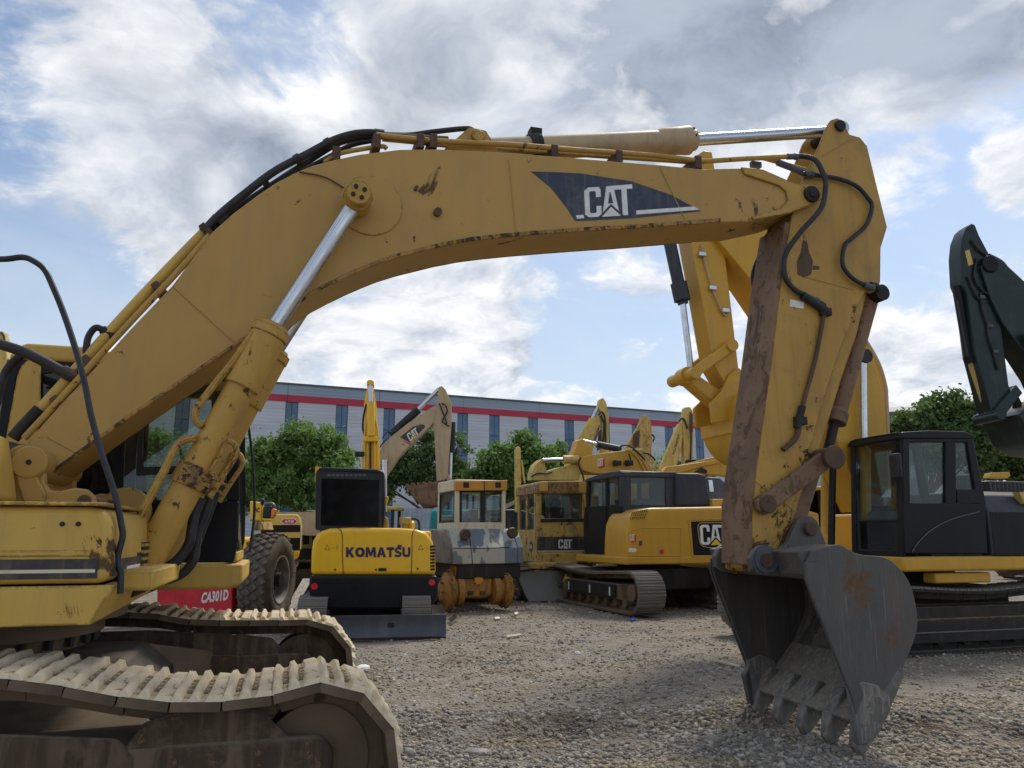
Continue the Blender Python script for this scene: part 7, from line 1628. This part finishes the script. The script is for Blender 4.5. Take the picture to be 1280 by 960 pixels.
tree(9.5, 44, [(840, 590, 22), (870, 595, 22), (800, 600, 18)], 'green tree low behind the back row of arms', 'leaf_a', 4000, seed=11)

# ================================================================ ground
def lattice(n=64, seed=0):
    return np.random.default_rng(seed).random((n, n))
def vnoise(x, y, L):
    n = L.shape[0]; xi = np.floor(x).astype(int); yi = np.floor(y).astype(int); fx = x - xi; fy = y - yi
    fx = fx * fx * (3 - 2 * fx); fy = fy * fy * (3 - 2 * fy)
    a = L[xi % n, yi % n]; b = L[(xi + 1) % n, yi % n]; c = L[xi % n, (yi + 1) % n]; d = L[(xi + 1) % n, (yi + 1) % n]
    return (a * (1 - fx) + b * fx) * (1 - fy) + (c * (1 - fx) + d * fx) * fy
LT = [lattice(64, s) for s in range(8)]
def ground_h(x, y):
    h = (vnoise(x * .35, y * .35, LT[0]) - .5) * .07 + (vnoise(x * 1.1, y * 1.1, LT[1]) - .5) * .05 + (vnoise(x * 3.7, y * 3.7, LT[2]) - .5) * .025 + (vnoise(x * 11, y * 11, LT[3]) - .5) * .014
    # a low ridge of scraped gravel just beyond the bucket's bite, and wheel ruts
    yr = 6.9 + .25 * np.sin(x * .7 + .5) + (vnoise(x * .9, x * 0 + 2.5, LT[4]) - .5) * .5
    amp = np.clip((x + 1.2) / 1.5, 0, 1) * (.5 + .8 * vnoise(x * .8, x * 0, LT[5]))
    h = h + .07 * amp * np.exp(-((y - yr) / .22) ** 2) - .035 * amp * np.exp(-((y - yr + .45) / .25) ** 2)
    near = 1 / (1 + np.maximum(0, np.hypot(x - 2, y - 9) - 22) * .15)
    return np.minimum(h * near, .10) - .012
def stretch(a, b, step, far, k):
    core = list(np.arange(a, b, step)); s = step; lo = a; hi = core[-1]; L = []; H = []
    while lo > -far: s *= k; lo -= s; L.append(lo)
    s = step
    while hi < far: s *= k; hi += s; H.append(hi)
    return np.array(L[::-1] + core + H)
gx = stretch(-7, 12, .075, 1500, 1.22); gy = stretch(2.5, 22, .075, 1500, 1.22)
GX, GY = np.meshgrid(gx, gy, indexing='ij'); GZ = ground_h(GX, GY)
nx, ny = GX.shape
gm = bpy.data.meshes.new('gravel_ground'); gm.vertices.add(nx * ny); gm.vertices.foreach_set('co', np.stack([GX, GY, GZ], -1).astype(np.float32).ravel())
idx = np.arange(nx * ny).reshape(nx, ny); q = np.stack([idx[:-1, :-1], idx[1:, :-1], idx[1:, 1:], idx[:-1, 1:]], -1).reshape(-1, 4)
gm.loops.add(q.size); gm.loops.foreach_set('vertex_index', q.astype(np.int32).ravel()); gm.polygons.add(len(q)); gm.polygons.foreach_set('loop_start', np.arange(0, q.size, 4, dtype=np.int32)); gm.update(calc_edges=True); gm.shade_smooth()
def ground_mat():
    m, t, b = mat_new('trodden_gravel'); P = t.new('ShaderNodeNewGeometry').outputs['Position']
    v = t.new('ShaderNodeTexVoronoi', {'Vector': P, 'Scale': 38.0, 'Randomness': 1.0}); v2 = t.new('ShaderNodeTexVoronoi', {'Vector': P, 'Scale': 16.0})
    big = t.noise(P, .55, 5, .6, .5); mid = t.noise(P, 2.6, 8, .68)
    earth = t.mix(t.step(big, .38, .62), (.30, .26, .20, 1), (.285, .262, .225, 1))
    earth = t.mix(t.step(mid, .42, .66, 0, .75), earth, (.19, .15, .105, 1))
    st = t.new('ShaderNodeSeparateColor', {0: v.outputs['Color']}).outputs[0]; s2 = t.new('ShaderNodeSeparateColor', {0: v2.outputs['Color']}).outputs[1]
    stone = t.mix(st, (.10, .095, .088, 1), (.42, .40, .37, 1))
    c = t.mix(t.math('MULTIPLY', t.step(v.outputs['Distance'], .42, .25), .62), earth, stone)
    c = t.mix(t.math('MULTIPLY', t.step(s2, .86, .9), t.step(v2.outputs['Distance'], .36, .28)), c, (.45, .43, .40, 1))
    c = t.mix(t.step(t.noise(P, .9, 4, .6), .60, .70, 0, .5), c, (.20, .135, .085, 1))
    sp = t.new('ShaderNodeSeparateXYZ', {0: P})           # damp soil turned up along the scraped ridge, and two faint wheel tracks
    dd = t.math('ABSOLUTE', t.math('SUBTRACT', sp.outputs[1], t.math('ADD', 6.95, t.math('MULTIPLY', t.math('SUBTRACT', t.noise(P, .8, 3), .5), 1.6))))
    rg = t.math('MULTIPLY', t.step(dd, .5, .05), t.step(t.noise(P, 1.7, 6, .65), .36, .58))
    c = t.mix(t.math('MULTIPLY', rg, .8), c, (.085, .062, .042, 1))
    c = t.mix(t.step(t.noise(P, .42, 6, .68, .4), .54, .66, 0, .55), c, (.13, .105, .08, 1))
    c = t.mix(t.step(t.noise(t.mapping(P, (.25, 1.6, 1), rot=(0, 0, .35)), 1.0, 5, .6), .56, .68, 0, .5), c, (.33, .29, .235, 1))
    t.l.new(c, b.inputs['Base Color']); b.inputs['Roughness'].default_value = .95; b.inputs['Specular IOR Level'].default_value = .15
    h = t.math('ADD', t.math('MULTIPLY', t.math('SUBTRACT', .5, v.outputs['Distance']), 1.0), t.math('MULTIPLY', t.math('SUBTRACT', .5, v2.outputs['Distance']), 1.2))
    h = t.math('ADD', h, t.noise(P, 9, 8, .7))
    bp = t.new('ShaderNodeBump', {'Strength': .9, 'Distance': .03, 'Height': h}); t.l.new(bp.outputs[0], b.inputs['Normal']); return m
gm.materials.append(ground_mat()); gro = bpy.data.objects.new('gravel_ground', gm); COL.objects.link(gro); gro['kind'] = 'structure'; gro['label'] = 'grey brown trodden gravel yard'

def stones():
    t = (1 + 5 ** .5) / 2
    ico = np.array([(-1, t, 0), (1, t, 0), (-1, -t, 0), (1, -t, 0), (0, -1, t), (0, 1, t), (0, -1, -t), (0, 1, -t), (t, 0, -1), (t, 0, 1), (-t, 0, -1), (-t, 0, 1)]) / math.sqrt(1 + t * t)
    tri = np.array([(0, 11, 5), (0, 5, 1), (0, 1, 7), (0, 7, 10), (0, 10, 11), (1, 5, 9), (5, 11, 4), (11, 10, 2), (10, 7, 6), (7, 1, 8), (3, 9, 4), (3, 4, 2), (3, 2, 6), (3, 6, 8), (3, 8, 9), (4, 9, 5), (2, 4, 11), (6, 2, 10), (8, 6, 7), (9, 8, 1)])
    pts = []; siz = []
    def scatter(n, x0, x1, y0, y1, s0, s1, cl):
        x = rng.uniform(x0, x1, n); y = rng.uniform(y0, y1, n)
        keep = vnoise(x * 1.3 + 7, y * 1.3, LT[6]) * .6 + vnoise(x * 4, y * 4, LT[7]) * .4 > cl * rng.random(n) ** .6
        x, y = x[keep], y[keep]; s = s0 * (s1 / s0) ** (rng.random(len(x)) ** 2.2)
        pts.append(np.stack([x, y], 1)); siz.append(s)
    scatter(44000, -2.2, 6.5, 5.2, 7.6, .0075, .030, .72)
    scatter(30000, -3.2, 8.5, 7.6, 11, .008, .028, .95)
    scatter(20000, -4.5, 10, 11, 16, .010, .032, .95)
    scatter(9000, -4, 9, 16, 22, .016, .04, .8)
    p = np.concatenate(pts); s = np.concatenate(siz); n = len(p)
    z = ground_h(p[:, 0], p[:, 1]) + s * .22
    base = []
    for k in range(10):
        b = ico * rng.uniform(.72, 1.25, (12, 1)); base.append(b)
    base = np.array(base)[rng.integers(0, 10, n)]
    sc = np.stack([rng.uniform(.75, 1.5, n), rng.uniform(.7, 1.2, n), rng.uniform(.45, .85, n)], 1)
    v = base * sc[:, None, :] * s[:, None, None]
    a = rng.uniform(0, 2 * math.pi, n); ca, sa = np.cos(a)[:, None], np.sin(a)[:, None]
    x = v[:, :, 0] * ca - v[:, :, 1] * sa; y = v[:, :, 0] * sa + v[:, :, 1] * ca; v[:, :, 0] = x; v[:, :, 1] = y
    tl = rng.normal(0, .3, n)[:, None]; v[:, :, 2] += v[:, :, 0] * tl
    v[:, :, 0] += p[:, 0:1]; v[:, :, 1] += p[:, 1:2]; v[:, :, 2] += z[:, None]
    f = (tri[None] + (np.arange(n) * 12)[:, None, None]).reshape(-1, 3)
    me = bpy.data.meshes.new('loose_stones'); me.vertices.add(n * 12); me.vertices.foreach_set('co', v.astype(np.float32).ravel())
    me.loops.add(f.size); me.loops.foreach_set('vertex_index', f.astype(np.int32).ravel()); me.polygons.add(len(f)); me.polygons.foreach_set('loop_start', np.arange(0, f.size, 3, dtype=np.int32)); me.update(calc_edges=True)
    g = rng.random(n); val = .15 + .28 * g ** 1.4; warm = .14 + rng.random(n) * .36
    warm += .25 * (vnoise(p[:, 0] * .9, p[:, 1] * .9, LT[4]) > .62)
    pale = rng.random(n) < .03; val[pale] = .45
    col = np.stack([val * (1 + warm * .35), val * (1 + warm * .02), val * (1 - warm * .45), np.ones(n)], 1)
    at = me.attributes.new('stone', 'FLOAT_COLOR', 'POINT'); at.data.foreach_set('color', np.repeat(col, 12, 0).astype(np.float32).ravel())
    m, t_, b = mat_new('loose_stone'); ac = t_.new('ShaderNodeAttribute', attribute_name='stone').outputs['Color']; P = t_.new('ShaderNodeNewGeometry').outputs['Position']
    c = t_.mix(t_.step(t_.noise(P, 60, 4, .7), .4, .7, 0, .5), ac, (.21, .175, .135, 1)); t_.l.new(c, b.inputs['Base Color']); b.inputs['Roughness'].default_value = .9; b.inputs['Specular IOR Level'].default_value = .2
    bp = t_.new('ShaderNodeBump', {'Strength': .4, 'Distance': .004, 'Height': t_.noise(P, 120, 4)}); t_.l.new(bp.outputs[0], b.inputs['Normal'])
    me.materials.append(m); o = bpy.data.objects.new('gravel', me); COL.objects.link(o); o['kind'] = 'stuff'; o['label'] = 'loose grey and brown stones lying over the yard'
stones()

def on_ground(px, py):
    d = ray(px, py); t = -EYE / d.z; p = Vector((d.x * t, d.y * t, 0)); p.z = float(ground_h(np.array([p.x]), np.array([p.y]))[0]); return p
def rock(px, py, r, label, mat, flat=.6, seed=0):
    g = random.Random(seed); bm = bmesh.new(); bmesh.ops.create_icosphere(bm, subdivisions=2, radius=1)
    for v in bm.verts:
        n = v.co.normalized(); k = 1 + .22 * math.sin(n.x * 3.1 + seed) * math.cos(n.y * 2.7 + seed * 2) + g.uniform(-.07, .07); v.co = Vector((n.x * r * 1.25 * k, n.y * r * .9 * k, n.z * r * flat * k))
    me = bpy.data.meshes.new('rock'); bm.to_mesh(me); bm.free(); me.materials.append(MAT[mat]); me.shade_smooth(); me.set_sharp_from_angle(angle=R(25))
    o = bpy.data.objects.new('rock', me); COL.objects.link(o); p = on_ground(px, py); o.location = (p.x, p.y, p.z + r * flat * .45); o.rotation_euler = (0, 0, g.uniform(0, 3)); solo(o, label, 'rock')
MAT['rock_grey'] = plain('grey_rock', (.30, .28, .25), .9, 0, .35, 12, .5); MAT['rock_white'] = plain('white_rock', (.66, .64, .62), .8, 0, .12, 12, .3)
rock(596, 935, .075, 'flat pale grey stone, largest in the gravel at the bottom', 'rock_grey', .45, 1)
rock(453, 836, .075, 'white rounded stone beside the front of the crawler track', 'rock_white', .6, 2)
rock(722, 817, .045, 'small white pebble in the middle of the open gravel', 'rock_white', .6, 3)
rock(512, 938, .05, 'grey cobble right of the near crawler track', 'rock_grey', .7, 4)
rock(1012, 917 if False else 918, .05, 'grey cobble between the bucket teeth', 'rock_grey', .7, 5)
rock(790, 905, .045, 'warm grey stone on the ridge of gravel', 'rock_grey', .6, 6)
def scrap(pts, label, mat, cat, name, th=.012):
    P = [on_ground(*p) for p in pts]; z = max(p.z for p in P) + .012
    m = MB(); c = sum(P, Vector()) / len(P); m.slab([(p.x - c.x, p.y - c.y, random.uniform(0, .012)) for p in P], (0, 0, th)); o = m.build(name, mat, None, bevel=.003); o.location = (c.x, c.y, z); solo(o, label, cat)
MAT['wood'] = plain('grey_wood', (.45, .37, .27), .8, 0, .25, 9, .3); MAT['blue_plastic'] = plain('blue_plastic', (.05, .07, .40), .4)
scrap([(633, 800), (650, 798), (652, 799), (634, 801.8)], 'pale splinter of wood on the gravel between blade and bucket', 'wood', 'wood scrap', 'wood_scrap', .02)
scrap([(898, 831), (925, 838.5), (924, 840), (897, 832.5)], 'pale stick on the gravel left of the bucket', 'wood', 'wood scrap', 'wood_scrap', .02)
scrap([(642, 769), (646, 767), (648.5, 768.5), (645, 771)], 'scrap of white plastic near the orange hubs', 'white', 'litter', 'plastic_scrap', .02)
scrap([(618, 774), (624, 773), (625, 775), (619, 776)], 'crumpled white paper beneath the orange hub', 'white', 'litter', 'paper_scrap', .02)
scrap([(788, 774), (792, 772), (794, 775), (790, 777)], 'blue plastic cap on gravel before the crawler track', 'blue_plastic', 'litter', 'plastic_scrap', .02)
scrap([(560, 780), (568, 774), (572, 778), (564, 784)], 'pale green bottle shard right of the blade', 'glass_dust', 'litter', 'bottle_shard', .05)
def ramp():
    F = Frame('plank', -4.1, 15.6, 98, 'weathered steel channel leaning to the ground beside the big tyre', 'plank')
    m = MB(); a, b = F.h(384, 726, x=.6), F.h(362, 764, x=-.9)
    d = (b - a); s = Vector((0, .09, 0)); m.slab([a - s, a + s, b + s, b - s], (0, 0, .05)); m.build('channel', 'rock_grey', F.root, bevel=.01)
ramp()
